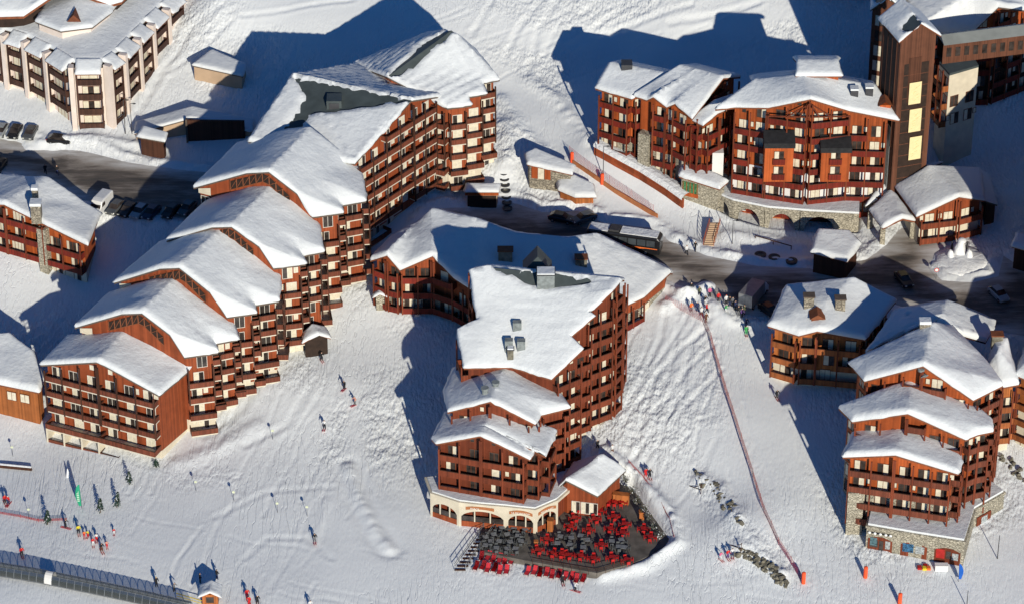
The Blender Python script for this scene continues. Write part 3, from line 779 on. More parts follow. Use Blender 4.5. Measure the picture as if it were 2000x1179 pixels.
# ------------------------------------------------------------------ the stepped red chalet row on the left
def left_row():
    data = [  # L, A, R, right facet points, eave height
     ((79,712),(191,706),(311,772),[(367,725)],13.0),
     ((146,639),(277,611),(360,697),[(426,688),(419,671),(464,662)],16.0),
     ((223,552),(350,523),(443,619),[(502,611),(496,596),(545,588)],19.0),
     ((325,470),(452,443),(534,524),[(597,516),(590,500),(633,492)],22.0),
     ((378,367),(525,336),(610,424),[(671,416),(665,402),(715,393)],25.0),
    ]
    order = ['lowest, nearest block of the stepped red chalet row, with a full balconied gable front', 'second block from the bottom of the stepped red chalet row',
             'third block from the bottom of the stepped red chalet row', 'fourth block from the bottom of the stepped red chalet row', 'fifth block of the stepped red chalet row, just below the bare-roofed one']
    st = dict(bay=3.3, rail='rail_brown', depth=1.15, kinds=('half','flah','curtain','dark','threec'), kw=(4,4,3,3,1), ww=1.6)
    for i, (l, a, r, rp, E) in enumerate(data):
        Lw, Rw = P(*l, E), P(*r, E); Aw = onplane(*a, Lw, Rw)
        t = unit(Lw, Rw); D = np.array((-t[1], t[0])); dep = 12.2
        L2 = off(Lw, D, dep); A2 = off(Aw, D, dep)
        rpw = [P(*q, E) for q in rp]
        last = rpw[-1]
        R2 = off(Rw, D, dep)
        # foot of the right slope behind the facets: back along D
        nr_ = data[i+1] if i < 4 else (None, None, (693,320), None, 28.0); Rn = P(*nr_[2], nr_[4])
        Rb = (Rn[0]+D[0]*1.6+t[0]*.3, Rn[1]+D[1]*1.6+t[1]*.3, E+.7); dep = (Rb[0]-Rw[0])*D[0]+(Rb[1]-Rw[1])*D[1]
        mid = off(Aw, D, dep*.5)
        ring = [Rw]+rpw+[Rb]
        dps = [min(dep, max(0.0, (q[0]-Rw[0])*D[0]+(q[1]-Rw[1])*D[1])) for q in ring]; dps[0] = 0.0; dps[-1] = dep
        for j in range(1, len(dps)): dps[j] = max(dps[j], dps[j-1]+.05)
        dps[-1] = max(dps)
        rid = [off(Aw, D, d) for d in dps]; L2 = off(Lw, D, dps[-1])
        if i > 0:                                # the roofs are arched: a shoulder on each side of the crown
            Ks = onplane(a[0]+.66*(r[0]-a[0]), a[1]+.66*(r[1]-a[1])-15, Lw, Rw); Kl = onplane(a[0]+.30*(l[0]-a[0]), a[1]+.30*(l[1]-a[1])-7, Lw, Rw)
            kid = [off(Ks, D, d) for d in dps]; Kl2 = off(Kl, D, dps[-1])
            faces = [[Lw, Kl, Kl2, L2], [Kl]+rid+[Kl2], [rid[0]]+kid+rid[:0:-1]]
            src = kid
        else: faces = [[Lw]+rid+[L2]]; src = rid
        for j in range(len(ring)-1): faces += [[src[j], ring[j], ring[j+1]], [src[j], ring[j+1], src[j+1]]]
        def fac(nx, ny, idx, A, B, i=i):
            if ny > 0.35: return None
            if nx < -0.8: return dict(bay=5.0, depth=0, wsmall=0, skip=.3)
            front = nx < -0.2
            if front and i > 0: return None
            if front: return dict(bay=3.35, depth=1.2, run=2, deep_low=(-2, 2.0), bury=1.2)
            if i == 0: return None
            return dict(bay=3.1, depth=1.25, deep_low=(-2-i//3, 1.7))
        zf = E-2.75 if i else E-2.3
        par, zfun, ol, foot = building('apartment_block', order[i], faces, eave=0.75, wall='wood_red', zbase=2.2 if i == 0 else E-2.8*(4.0+.3*i), basemat='cream', zf=zf, style=st, fac=fac, group='blocks of the stepped red chalet row', seed=i, snow=.7, rough=.45)
        if i == 0:                               # cream fins between the deep lower balconies
            A_, B_ = [(foot[k], foot[(k+1) % len(foot)]) for k in range(len(foot)) if facing(foot[k], foot[(k+1) % len(foot)])[1] < -.7 and facing(foot[k], foot[(k+1) % len(foot)])[0] < -.1][0]
            Lf = math.dist(A_, B_); tf = unit(A_, B_)
            fm = MB(); fm.box(-.13, .13, -2.12, .0, -2.5, 2.4); fme = fm.mesh('fin', ['cream'])
            for f_ in (.02, .335, .665, .98): place('fin', fme, par, (A_[0]+tf[0]*Lf*f_, A_[1]+tf[1]*Lf*f_, 0), math.atan2(tf[1], tf[0]))
        if i > 0:   # truss and glazed strip in the gable, gutter post
            n0 = (t[1], -t[0]); b = MB(); c = MB()
            w0 = .30; w1 = .80
            q = lambda f, z: (Lw[0]+(Rw[0]-Lw[0])*f+D[0]*.60, Lw[1]+(Rw[1]-Lw[1])*f+D[1]*.60, z)
            def zt(f): return Lw[2]+(Aw[2]-Lw[2])*f/.6 if f < .6 else Aw[2]+(Rw[2]-Aw[2])*(f-.6)/.4
            N = 9
            fs = [w0+(w1-w0)*k/N for k in range(N+1)]
            for k in range(N):
                za, zb = zt(fs[k])-.75, zt(fs[k+1])-.75; la, lb = za-1.5, zb-1.5
                c.quad(q(fs[k], la), q(fs[k+1], lb), q(fs[k+1], zb), q(fs[k], za))
                b.bar(q(fs[k], la), q(fs[k], za+.2), .09); b.bar(q(fs[k], la), q(fs[k+1], zb), .06)
                b.bar(q(fs[k], la), q(fs[k+1], lb), .08)
            c.build('gable_panel', 'dark_infill', par); b.build('gable_truss', 'fascia_wood', par)
        if i > 0:
            b = MB(); q = (Lw[0]+t[0]*.5+D[0]*.62, Lw[1]+t[1]*.5+D[1]*.62)
            q2 = (q[0]+t[0]*2.2, q[1]+t[1]*2.2)
            b.quad((q[0],q[1],E-1.15), (q2[0],q2[1],E-1.15), (q2[0],q2[1],E-.35+.6), (q[0],q[1],E-.35))
            b.build('gable_corner', 'cream', par)
            place('window', win_mesh('dark', 1.5, 1.5), par, (q[0]+t[0]*1.2-D[0]*.05, q[1]+t[1]*1.2-D[1]*.05, E-2.9), math.atan2(t[1], t[0]))
    # sixth block: big roof, ridge across, gable to the right
    E = 28.0
    L6, R6 = P(485,276,E), P(693,320,E); t = unit(L6, R6); D = np.array((-t[1], t[0]))
    D6 = np.array((math.sin(R(38)), math.cos(R(38)))); pr = off(R6, D6, 10)
    RR = onplane(803,197,R6,pr); RB = onplane(873,187,R6,pr)
    RL = P(572,147,RR[2]); BL = P(693,127,RR[2]-3.2); RB = P(876,186,RB[2])
    pf = lambda px, py: onface(px, py, L6, R6, RR)[:2]
    bare = [[P(566,148,RR[2])[:2], P(806,196,RR[2])[:2], pf(792,203), pf(735,209), pf(690,216), pf(655,222), pf(612,224), pf(600,240), pf(575,268), pf(548,262), pf(560,240), pf(585,212), pf(592,190), pf(580,160)]]
    st6 = dict(bay=3.3, rail='rail_brown', depth=1.15, kinds=('half','flah','curtain','dark'), kw=(4,4,4,2), ww=1.6)
    faces = [[L6, R6, RR, RL], [RL, RR, RB, BL]]
    def fac(nx, ny, idx, A, B):
        if nx > .5: return dict(bay=3.3, deep_low=(-4, 1.7))
        return None
    par, zfun, ol, foot = building('apartment_block', 'big block of the stepped red row with bare grey metal below its ridge', faces, eave=.7, wall='wood_red', zbase=13.0, zf=E-2.2, style=st6, fac=fac, bare=bare, snow=.5,
            ribs=(D[0], D[1], 1.35, .11), group='blocks of the stepped red chalet row', seed=7)
    # dormer hatch in the bare patch, white drain pipe
    b = MB(); h = onface(653,203,L6,R6,RR); b.box(h[0]-1.2, h[0]+1.2, h[1]-1.0, h[1]+1.6, h[2]-2, h[2]+1.0); b.box(h[0]-.8, h[0]+.8, h[1]-1.06, h[1]-1.0, h[2]-1.4, h[2]+.6, 1); b.build('roof_hatch', ['roof_metal', 'metal_dark'], par)
    b = MB(); q = onplane(558,285,L6,R6); b.bar((q[0],q[1],q[2]+2.2), (q[0],q[1],q[2]-2.5), .14); q = onplane(562,285,L6,R6); b.bar((q[0],q[1],q[2]+2.2), (q[0],q[1],q[2]-2.5), .14); b.build('drain_pipe', 'white_paint', par)
    # seventh, rear block: ridge along the slope
    E7 = 31.0
    Ra, Rb_ = P(757,151,32.6), P(882,60,37.0)
    e1, e2, e3, e4, e5 = P(874,212,29.4), P(921,206,29.4), P(914,190,30.2), P(950,184,30.2), P(942,163,31.0)
    e6, e7 = P(976,156,31.0), P(930,100,33.0)
    l1, l2 = P(690,126,29.2), P(838,66,33.0)
    d7 = unit(Ra, Rb_)
    faces = [[Ra, e1, e2], [Ra, e2, e3], [Ra, e3, e4], [Ra, e4, e5], [Ra, e5, e6], [Ra, e6, Rb_], [Rb_, e6, e7], [l1, Ra, Rb_], [l1, Rb_, l2]]
    bare = [[P(752,153,32.5)[:2], P(826,72,36.2)[:2], P(886,52,37)[:2], P(893,64,36.6)[:2], P(780,152,32.4)[:2]]]
    def fac7(nx, ny, idx, A, B):
        if ny < 0.3 and nx > -.6: return dict(bay=2.8, deep_low=(-3, 1.6))
        return None
    building('apartment_block', 'topmost rear block of the stepped red row, dark bare ridge pointing uphill', faces, eave=.7, wall='wood_red', zbase=16.6, zf=E7-2.75, style=st6, fac=fac7, bare=bare, snow=.5,
            ribs=(-d7[1], d7[0], 1.4, .11), group='blocks of the stepped red chalet row', seed=9)
left_row()
# ------------------------------------------------------------------ centre: restaurant house, its stepped blocks, the low wing behind
STC = dict(bay=3.0, rail='wood_deep', band=False, depth=1.15, kinds=('half','flah','dark','small'), kw=(3,3,4,1), fr='frame_brown', post_m='wood_deep', wsmall=.2, ww=1.5)
def gable_faces(L, A, Rw, D, dep, ringR=None):
    L2, A2, R2 = off(L, D, dep), off(A, D, dep), off(Rw, D, dep)
    return [[L, A, A2, L2], [A, Rw, R2, A2]]
def ridge_fan(Lr, A, Rr, D, dep, lip_l=None, lip_r=None):
    """gable roof with uneven eaves: Lr, Rr are the eave points front to back on each side"""
    f = []
    def side(ring, flip):
        d0 = ring[0]; ds = [0.0]
        for q in ring[1:]: ds.append(min(dep, max(ds[-1]+.05, (q[0]-d0[0])*D[0]+(q[1]-d0[1])*D[1])))
        ds[-1] = dep
        rid = [off(A, D, d) for d in ds]
        for j in range(len(ring)-1): f.append([rid[j], ring[j], ring[j+1]]); f.append([rid[j], ring[j+1], rid[j+1]])
        return rid
    rl = side(Lr, 1); rr = side(Rr, 0)
    # stitch: both sides share the ridge as one straight line, so split points lie on the same edge
    return f
def simple_gable(Lr, A, Rr, D, dep):
    allp = sorted(set([0.0, dep]))
    A2 = off(A, D, dep)
    fl = [A, A2]+Lr[::-1]
    fr = [A]+Rr+[A2]
    def fan(poly, apex): return poly
    return [[A, A2]+Lr[::-1], [A]+Rr+[A2]]
def tri_gable(Lr, A, Rr, D, dep):
    """ears: triangles from the ridge ends to the eave points, consistent along the shared ridge A-A2"""
    A2 = off(A, D, dep); f = []
    for ring in (Lr, Rr):
        m = max(1, len(ring)//2)
        for j in range(len(ring)-1):
            f.append([A if j < m else A2, ring[j], ring[j+1]])
        f.append([A, ring[m], A2])
    return f
def centre():
    # main block: one long slope falling to the front
    zr = 28.5
    rl, rr = P(950,522,zr), P(1212,547,zr)
    lft = [P(918,530,28.0), P(932,626,23.3), P(893,644,22.6), P(906,718,19.6)]
    rgt = [P(1196,569,28.0), P(1152,608,25.9), P(1161,617,25.4), P(1115,657,23.3), P(1139,681,22.3), P(1077,740,19.2)]
    t = unit(rl, rr); D = np.array((-t[1], t[0]))
    c0, c1 = P(1000,600,24.9), P(1000,716,19.5)
    bl, br = off(rl, D, 4.2, -2.6), off(rr, D, 4.2, -2.6)
    bl0 = off(lft[0], D, 4.2, -2.4)
    rm = tuple((np.array(rl)+np.array(rr))/2)
    faces = [[rl, bl, bl0, lft[0]], [rl, rr, br, bl], [rl, lft[0], c0], [lft[0], lft[1], c0], [lft[1], lft[2], c0], [lft[2], lft[3], c0], [lft[3], c1, c0],
             [rr, rl, c0], [rgt[0], rr, c0], [rgt[1], rgt[0], c0], [rgt[2], rgt[1], c0], [rgt[3], rgt[2], c0], [rgt[4], rgt[3], c0], [rgt[5], rgt[4], c0], [c1, rgt[5], c0]]
    bare = [[P(948,520,zr)[:2], P(1080,533,zr)[:2], P(1165,548,zr-.3)[:2], P(1130,558,zr-.8)[:2], P(1075,562,zr-1.1)[:2], P(1030,553,zr-1)[:2], P(1000,540,zr-.6)[:2]]]
    def fac(nx, ny, i, A, B):
        if ny > .3: return None
        if nx > .25: return dict(bay=2.9, depth=1.2, deep_low=(-5, 1.6))
        return dict(bay=3.6, depth=1.0, skip=.2) if nx < -.5 else None
    par, zf, ol, ft = building('apartment_house', 'tall main block of the central brown house, its wide snow roof bare along the ridge', faces, eave=.8, wall='wood_deep', zbase=7.5, basemat='cream', zf=14.0, style=STC, fac=fac, bare=bare, snow=.5, seed=3, ribs=(D[0], D[1], 1.7, .045), fascia='fascia_wood', eaves=lambda nx, ny, i: .55 if nx > .3 else .8)
    def rooftop(px, py, z, w, d, h, m='chimney_grey', cap=True, name='roof_vent'):
        p = P(px, py, z); b = MB(); b.box(p[0]-w/2, p[0]+w/2, p[1]-d/2, p[1]+d/2, p[2]-1.5, p[2]+h)
        if cap: b.box(p[0]-w/2-.12, p[0]+w/2+.12, p[1]-d/2-.12, p[1]+d/2+.12, p[2]+h, p[2]+h+.12, 1); b.box(p[0]-w/2, p[0]+w/2, p[1]-d/2, p[1]+d/2, p[2]+h+.12, p[2]+h+.32, 2)
        b.build(name, [m, 'metal_dark', 'snow_roof'], par)
    rooftop(1066,548,zr-.5,2.6,2.0,1.5)
    p = P(1047,512,zr-.5); b = MB()
    b.add([(p[0]-2,p[1]-1.2,p[2]-1),(p[0]+2.4,p[1]-1.2,p[2]-1),(p[0]+2.4,p[1]+2,p[2]-1),(p[0]-2,p[1]+2,p[2]-1),(p[0]+.2,p[1]-1.2,p[2]+1.7),(p[0]+.2,p[1]+2,p[2]+1.7)],
          [(0,1,4),(2,3,5),(0,4,5,3),(1,2,5,4)]); b.build('vent_house', 'roof_metal', par)
    rooftop(1010,634,23.9,1.3,.9,.6,cap=False); rooftop(994,671,22.3,1.2,1.0,.8,cap=False); rooftop(1018,672,22.2,1.2,1.0,.8,cap=False)
    rooftop(997,688,21.4,.9,.9,.7,'rock',name='chimney')
    # braced porch under the ridge end
    b = MB(); a = onplane(1186,556,rgt[0],rr); q = off(rr, D, .5)
    e0 = (rr[0]-.6, rr[1]-.3); 
    for z0, z1 in ((20.5, 28.0),): b.bar((e0[0],e0[1],z0), (e0[0],e0[1],z1), .16)
    b.bar((e0[0]-2.6,e0[1]+.3,25.3), (e0[0],e0[1],27.9), .1); b.bar((e0[0],e0[1],25.3), (e0[0]-2.6,e0[1]+.3,27.9), .1)
    b.build('porch_brace', 'wood_deep', par)

    # second block
    def block(name_label, l, a, rs, E, dep, tipl, zbase, zf, seed, label_wall='wood_deep', low=None):
        L, Rw = P(*l, E), P(*rs[0], E); A = onplane(*a, L, Rw)
        t = unit(L, Rw); D = np.array((-t[1], t[0]))
        ring = [Rw]+[P(*q, E) for q in rs[1:]]
        k = max(1.0, dep-((ring[-1][0]-Rw[0])*D[0]+(ring[-1][1]-Rw[1])*D[1])); ring.append(off(ring[-1], D, k))
        A2 = off(A, D, dep); m = 1 if len(ring) > 2 else 0
        dps = [0.0]
        for q in ring[1:]: dps.append(min(dep, max(dps[-1]+.05, (q[0]-Rw[0])*D[0]+(q[1]-Rw[1])*D[1])))
        dps[-1] = dep+.02*len(ring)
        rid = [off(A, D, d) for d in dps]
        Lm = P(*tipl, E-.2); kk = max(.5, dep-((Lm[0]-L[0])*D[0]+(Lm[1]-L[1])*D[1])); L2 = off(Lm, D, kk)
        faces = [[rid[0], L, Lm]+[], [Lm, L2]+rid[::-1]]
        faces[1] = [Lm, rid[0]]+rid[1:]+[L2]
        for j in range(len(ring)-1): faces += [[rid[j], ring[j], ring[j+1]], [rid[j], ring[j+1], rid[j+1]]]
        def fac(nx, ny, i, A_, B_):
            if ny > .35: return None
            if nx < -.6: return dict(bay=4, depth=0)
            return {}
        return building('apartment_house', name_label, faces, eave=.85, wall=label_wall, zbase=zbase, basemat='cream', zf=zf, style=STC, fac=fac, snow=.6, seed=seed, fascia='fascia_wood', zlow=low), A, D
    (p2, *_), A2_, D2 = block('middle stepped block of the central brown house, two metal chimneys on its snow roof', (874,804), (958,783), [(1045,828),(1057,810),(1113,796),(1082,748)], 15.3, 11.5, (868,762), 5.0, 12.4, 5)
    for q in ((968,757), (947,768)):
        p = P(*q, 18.3); b = MB(); b.cyl((p[0],p[1],p[2]-1.5), .45, 2.3, 0, 12); b.cyl((p[0],p[1],p[2]+.85), .6, .25, 0, 12); b.build('chimney', 'chimney_grey', p2)
    (p3, *_), A3_, D3 = block('front block of the central brown house above the restaurant, with gable balconies', (852,866), (940,850), [(1035,897),(1046,882),(1066,891),(1082,854)], 12.3, 8.0, (843,857), None, 9.8, 6, low=2.0)

    # restaurant: flat-roofed base with cream arches
    zt = 4.2
    top = [(829,931),(840,962),(896,980),(940,985),(988,989),(1046,995),(1090,976),(1120,950)]
    tw = [P(*q, zt) for q in top]
    back = [P(1110,915,zt), P(1000,930,zt), P(870,925,zt)]
    poly = [(p[0], p[1]) for p in tw+back]
    cx = sum(p[0] for p in poly)/len(poly); cy = sum(p[1] for p in poly)/len(poly)
    par = thing('restaurant', 'low cream-arched restaurant front wrapped round the foot of the central house', 'restaurant', (cx, cy, 0))
    b = MB(); b.prism(poly, 3.75, zt, 0); b.build('flat_roof', 'cream', par)
    rp = inset([(p[0], p[1]) for p in (tw+back)], .35) if sum(poly[i][0]*poly[(i+1)%len(poly)][1]-poly[(i+1)%len(poly)][0]*poly[i][1] for i in range(len(poly))) > 0 else inset(poly[::-1], .35)
    b = MB(); b.prism(rp, zt, zt+.22); b.build('snow_cover', 'snow_roof', par)
    ip = inset(poly if sum(poly[i][0]*poly[(i+1)%len(poly)][1]-poly[(i+1)%len(poly)][0]*poly[i][1] for i in range(len(poly))) > 0 else poly[::-1], .9)
    make_walls(par, ip, 3.8, 'wood_deep', None, zlow=-1.5)
    # arches between the corners of the front
    for j in range(1, len(tw)-2):
        if j == 3: continue
        A, B = tw[j], tw[j+1]
        if j == 2: B = tw[4]
        L = math.hypot(B[0]-A[0], B[1]-A[1]); t = ((B[0]-A[0])/L, (B[1]-A[1])/L); rz = math.atan2(t[1], t[0])
        ar = MB(); N = 14; w = .28
        for k in range(N):
            x0, x1 = .35+(L-.7)*k/N, .35+(L-.7)*(k+1)/N
            ha = lambda x: 1.75+1.15*math.sin(math.pi*(x-.35)/(L-.7))**.6
            ar.add([(x0,0,ha(x0)),(x1,0,ha(x1)),(x1,0,3.75),(x0,0,3.75),(x0,w,ha(x0)),(x1,w,ha(x1)),(x1,w,3.75),(x0,w,3.75)], [(0,1,2,3),(5,4,7,6),(0,4,5,1)])
        for x0 in (0, L-.35): ar.box(x0, x0+.35, 0, w, -.6, 3.75)
        ar.box(.35, L-.35, .05, .2, -.6, .85, 1); ar.box(.35, L-.35, .12, .16, .85, 1.75, 2)
        for k in (1/3, 2/3): ar.box(L*k-.09, L*k+.09, .06, .2, .85, 2.8, 0)
        me = ar.mesh('arch', ['cream', 'wood_red', 'glass_dark']); place('arch', me, par, (A[0], A[1], 0), rz)
        if j in (2, 4, 5):   # curved wooden sign boards over the arches
            s = MB(); N = 10; l0, l1 = (.45, .95) if j == 2 else (.12, .9)
            for k in range(N):
                xa, xb = L*(l0+(l1-l0)*k/N), L*(l0+(l1-l0)*(k+1)/N)
                if j == 2: xa, xb = L*(.15+.6*k/N), L*(.15+.6*(k+1)/N)
                za = lambda x: 2.78+.55*math.sin(math.pi*x/L)
                s.add([(xa,-.09,za(xa)),(xb,-.09,za(xb)),(xb,-.09,za(xb)+.5),(xa,-.09,za(xa)+.5),(xa,0,za(xa)),(xb,0,za(xb)),(xb,0,za(xb)+.5),(xa,0,za(xa)+.5)], [(0,1,2,3),(4,0,3,7),(1,5,6,2),(3,2,6,7),(4,5,1,0)])
            so = place('sign_board', s.mesh('sign_board', ['sign_wood']), par, (A[0], A[1], 0), rz)
            txt = {2: 'SNACK', 4: 'LE MONTANA', 5: 'RESTAURANT'}[j]
            add_text(txt, .42 if j != 5 else .36, so, L*.34 if j == 2 else L*.5, 2.86+.5, -.12, 'letter_white', arc=None)
    # snow on the restaurant's side hall (gabled entrance beside the terrace)
    zt2 = 5.4
    f = [P(1092,950,4.3), P(1105,937,zt2+.9), P(1167,968,4.1), P(1222,918,4.1), P(1180,893,zt2+.7), P(1120,905,4.4)]
    faces = [[f[0], f[1], f[4], f[5]], [f[1], f[2], f[3], f[4]]]
    ph, *_ = building('terrace_hall', 'low snow-covered hall opening onto the restaurant terrace', faces, eave=.5, wall='wood_red', zf=.3, style=None, snow=.9, seed=12, zlow=-1.5, rough=1.0)
    A, B = f[1], f[2]
    for k in (.3, .6, .85):
        q = (A[0]+(B[0]-A[0])*k, A[1]+(B[1]-A[1])*k); place('door', win_mesh('half', 1.3, 2.1, 'frame_white'), ph, (q[0]+.15, q[1]+.42, .3), math.atan2(B[1]-A[1], B[0]-A[0]))

    # low wing behind, towards the bus yard
    a, b_, c, d, e = P(723,509,16.6), P(756,499,18.8), P(781,528,16.6), P(845,500,19.2), P(886,543,16.4)
    lb1, lb2 = P(762,466,17.4), P(815,438,18.8)
    r1, r2, r3, r4, r5 = P(842,413,20.8), P(930,434,20.2), P(1010,462,19.2), P(1110,470,18.3), P(1165,463,17.8)
    r6, h, i_ = P(1309,533,13.8), P(1258,580,13.3), P(1212,602,13.3)
    f_, g_ = P(930,572,16.0), P(1090,625,14.0)
    back = [off(q, (0.15, 1), 4.0, -2.6) for q in (r1, r2, r3, r4, r5, r6)]
    faces = [[a, b_, lb2, lb1], [b_, c, lb2], [c, r1, lb2], [c, d, r1], [d, r2, r1], [d, e, r2], [e, r3, r2], [e, f_, r3], [f_, g_, r4, r3], [g_, i_, r5, r4], [i_, h, r6, r5]]
    for k, (p, q) in enumerate(zip((r1, r2, r3, r4, r5), (r2, r3, r4, r5, r6))): faces.append([p, q, back[k+1], back[k]])
    def fac(nx, ny, i, A, B):
        if ny > .2: return None
        return dict(bay=3.0, depth=1.1, run=1)
    par, zf, ol, ft = building('low_wing', 'long low snow-roofed wing joining the central house and the bus yard', faces, eave=.8, wall='wood_red', zbase=11.0, basemat='stone_pale', zf=11.6, style=dict(STC, rail='shutter_red' if False else 'rail_burgundy'), fac=fac, snow=.75, seed=15, rough=.55, fascia='fascia_wood')
    for px, py, z, w in ((987,497,19.0,2.2), (1135,512,17.4,1.8)):
        p = P(px, py, z); b = MB(); b.box(p[0]-w/2, p[0]+w/2, p[1]-.7, p[1]+.7, p[2]-1, p[2]+.9); b.box(p[0]-w/2-.15, p[0]+w/2+.15, p[1]-.85, p[1]+.85, p[2]+.9, p[2]+1.05, 1); b.build('chimney', ['rock', 'fascia_wood'], par)
def add_text(s, size, parent, x, z, y, m, arc=None):
    cu = bpy.data.curves.new('lettering', 'FONT'); cu.body = s; cu.size = size; cu.align_x = 'CENTER'; cu.align_y = 'CENTER'; cu.extrude = .012; cu.resolution_u = 2
    cu.space_character = 1.05
    ob = bpy.data.objects.new('lettering', cu); COL.objects.link(ob)
    dg = bpy.context.evaluated_depsgraph_get(); me = bpy.data.meshes.new_from_object(ob.evaluated_get(dg)); bpy.data.objects.remove(ob)
    me.name = 'lettering'; me.materials.clear(); me.materials.append(MATS[m])
    o = bpy.data.objects.new('lettering', me); COL.objects.link(o); o.parent = parent
    o.location = (x, y, z); o.rotation_euler = (R(90), 0, 0); return o
centre()
# ------------------------------------------------------------------ hotel above the road, lift tower, entrance house
STH = dict(bay=3.1, rail='rail_burgundy', band=False, depth=1.1, kinds=('half','flah','curtain','dark'), kw=(3,3,3,2), fr='frame_brown', post_m='wood_deep', ww=1.6, wsmall=.35, bskip=.06)
def hotel():
    # left wing, three roof pieces
    E = 28.4
    FL, FR = P(1163,173,E), P(1234,194,E)
    t = unit(FL, FR); D = np.array((-t[1], t[0]))
    BL, BR = P(1190,126,E+2.2), P(1300,148,E+2.2)
    b2l, b2r = off(BL, D, 4, -1.5), off(BR, D, 4, -1.5)
    par, zf, ol, ft = building('hotel_wing', 'left end wing of the orange hotel, lowest roof with a dark vent', [[FL, FR, BR, BL], [BL, BR, b2r, b2l]], eave=.8, wall='wood_orange', zbase=20.5, basemat='stone_pale', zf=E-2.9, style=STH, snow=.6, seed=21,
        fac=lambda nx, ny, i, A, B: None if ny > .3 else dict(bay=3.0, deep_low=None), fascia='fascia_wood')
    p = P(1224,135,E+2.0); b = MB(); b.box(p[0]-.9, p[0]+.9, p[1]-1, p[1]+1, p[2]-1, p[2]+1.2); b.build('roof_vent', 'metal_dark', par)
    # stone stair shaft on its corner
    for px, py in ((1232,240), (1262,262)):
        q = P(px, py, 22.5); b = MB(); b.box(-1.0, 1.0, -.9, .9, 0, 8.8, 0); me = b.mesh('stone_pier', ['stone_pale']); place('stone_pier', me, par, (q[0], q[1], 14.0), math.atan2(t[1], t[0]))
    # middle piece with two small front gables
    E2 = 28.9
    a0, a1, a2, a3, a4 = P(1236,187,E2), P(1263,196,E2), P(1276,190,E2+1.1), P(1302,210,E2-.2), P(1318,203,E2+.9)
    a5 = P(1352,233,E2-.3)
    r0, r1 = P(1325,131,E2+3.0), P(1413,153,E2+3.0)
    t = unit(a0, a5); D = np.array((-t[1], t[0]))
    b0, b1 = off(r0, D, 5, -2), off(r1, D, 5, -2)
    m0, m1 = tuple(np.array(r0)*.62+np.array(r1)*.38), tuple(np.array(r0)*.3+np.array(r1)*.7)
    faces = [[a0, a1, m0, r0], [a1, a2, m0], [a2, a3, m0], [a3, m1, m0], [a3, a4, m1], [a4, a5, m1], [a5, r1, m1], [r0, m0, m1, r1, b1, b0]]
    faces[-1] = [r0, m0, b0]; faces += [[m0, m1, b0], [m1, b1, b0], [m1, r1, b1]]
    building('hotel_wing', 'middle wing of the orange hotel with two small gables in its eaves', faces, eave=.7, wall='wood_orange', zbase=19.5, basemat='stone_pale', zf=E2-2.9, style=STH, snow=.6, seed=22,
        fac=lambda nx, ny, i, A, B: None if ny > .3 else {}, fascia='fascia_wood')
    # short link piece
    E3 = 27.6
    c0, c1, c2, c3 = P(1347,233,E3), P(1373,246,E3), P(1402,222,E3+1.0), P(1396,198,E3+2.0)
    t = unit(c0, c1); D = np.array((-t[1], t[0])); c4 = off(c3, D, 4, -.5); c5 = off(c2, D, 6, -.5)
    building('hotel_wing', 'short link between the wing and the main front of the orange hotel', [[c0, c1, c2, c3], [c3, c2, c5, c4]], eave=.6, wall='wood_orange', zbase=17.5, basemat='plaster_white', zf=E3-2.9, style=STH, snow=.6, seed=23,
        fac=lambda nx, ny, i, A, B: None if ny > .3 else {}, fascia='fascia_wood')
    # main front: bowed, gabled
    EM = 31.3
    base = P(1583,396,15.5); base2 = P(1683,396,15.5)
    l0, l1 = P(1397,214,EM), P(1437,210,EM+.3)
    ap = onplane(1583,194,(base[0], base[1]-.9, 0), (base2[0], base2[1]-.9, 0))
    g1, g2 = P(1500,211,EM+1.2), P(1660,217,EM+1.0)
    rr = P(1756,236,EM-.5); rb = P(1712,172,EM+2.0); kb = P(1568,150,EM+4.5); kl = P(1470,160,EM+2.5)
    bb, bl_, br_ = off(kb, (0, 1), 6, -2.5), off(kl, (0, 1), 5, -2), off(rb, (0, 1), 4, -1.5)
    faces = [[l0, l1, kl], [l1, g1, kl], [g1, ap, kl], [ap, kb, kl], [ap, g2, kb], [g2, rr, rb], [g2, rb, kb], [kl, kb, bb, bl_], [kb, rb, br_, bb]]
    def fac(nx, ny, i, A, B):
        return None if ny > .3 else dict(bay=3.0, depth=1.2)
    par, zf, ol, ft = building('hotel', 'main bowed gable front of the orange hotel above the stone arcade', faces, eave=1.0, wall='wood_orange', zbase=20.9, basemat='plaster_white', zf=15.6, style=dict(STH, fh=2.85), snow=.6, seed=24, fac=fac, fascia='fascia_wood', zlow=12.0)
    # gable timbers
    b = MB()
    for s in (-1, 1):
        for k in (1.6, 3.6):
            b.bar((ap[0]+s*k, ap[1]+.25, ap[2]-3.4), (ap[0]+s*.1, ap[1]+.2, ap[2]-1.0), .13)
        b.bar((ap[0]+s*6.5, ap[1]+.25+.4, ap[2]-3.5), (ap[0], ap[1]+.2, ap[2]-3.4), .15)
    b.bar((ap[0], ap[1]+.22, ap[2]-4), (ap[0], ap[1]+.22, ap[2]-.5), .15); b.build('gable_truss', 'wood_deep', par)
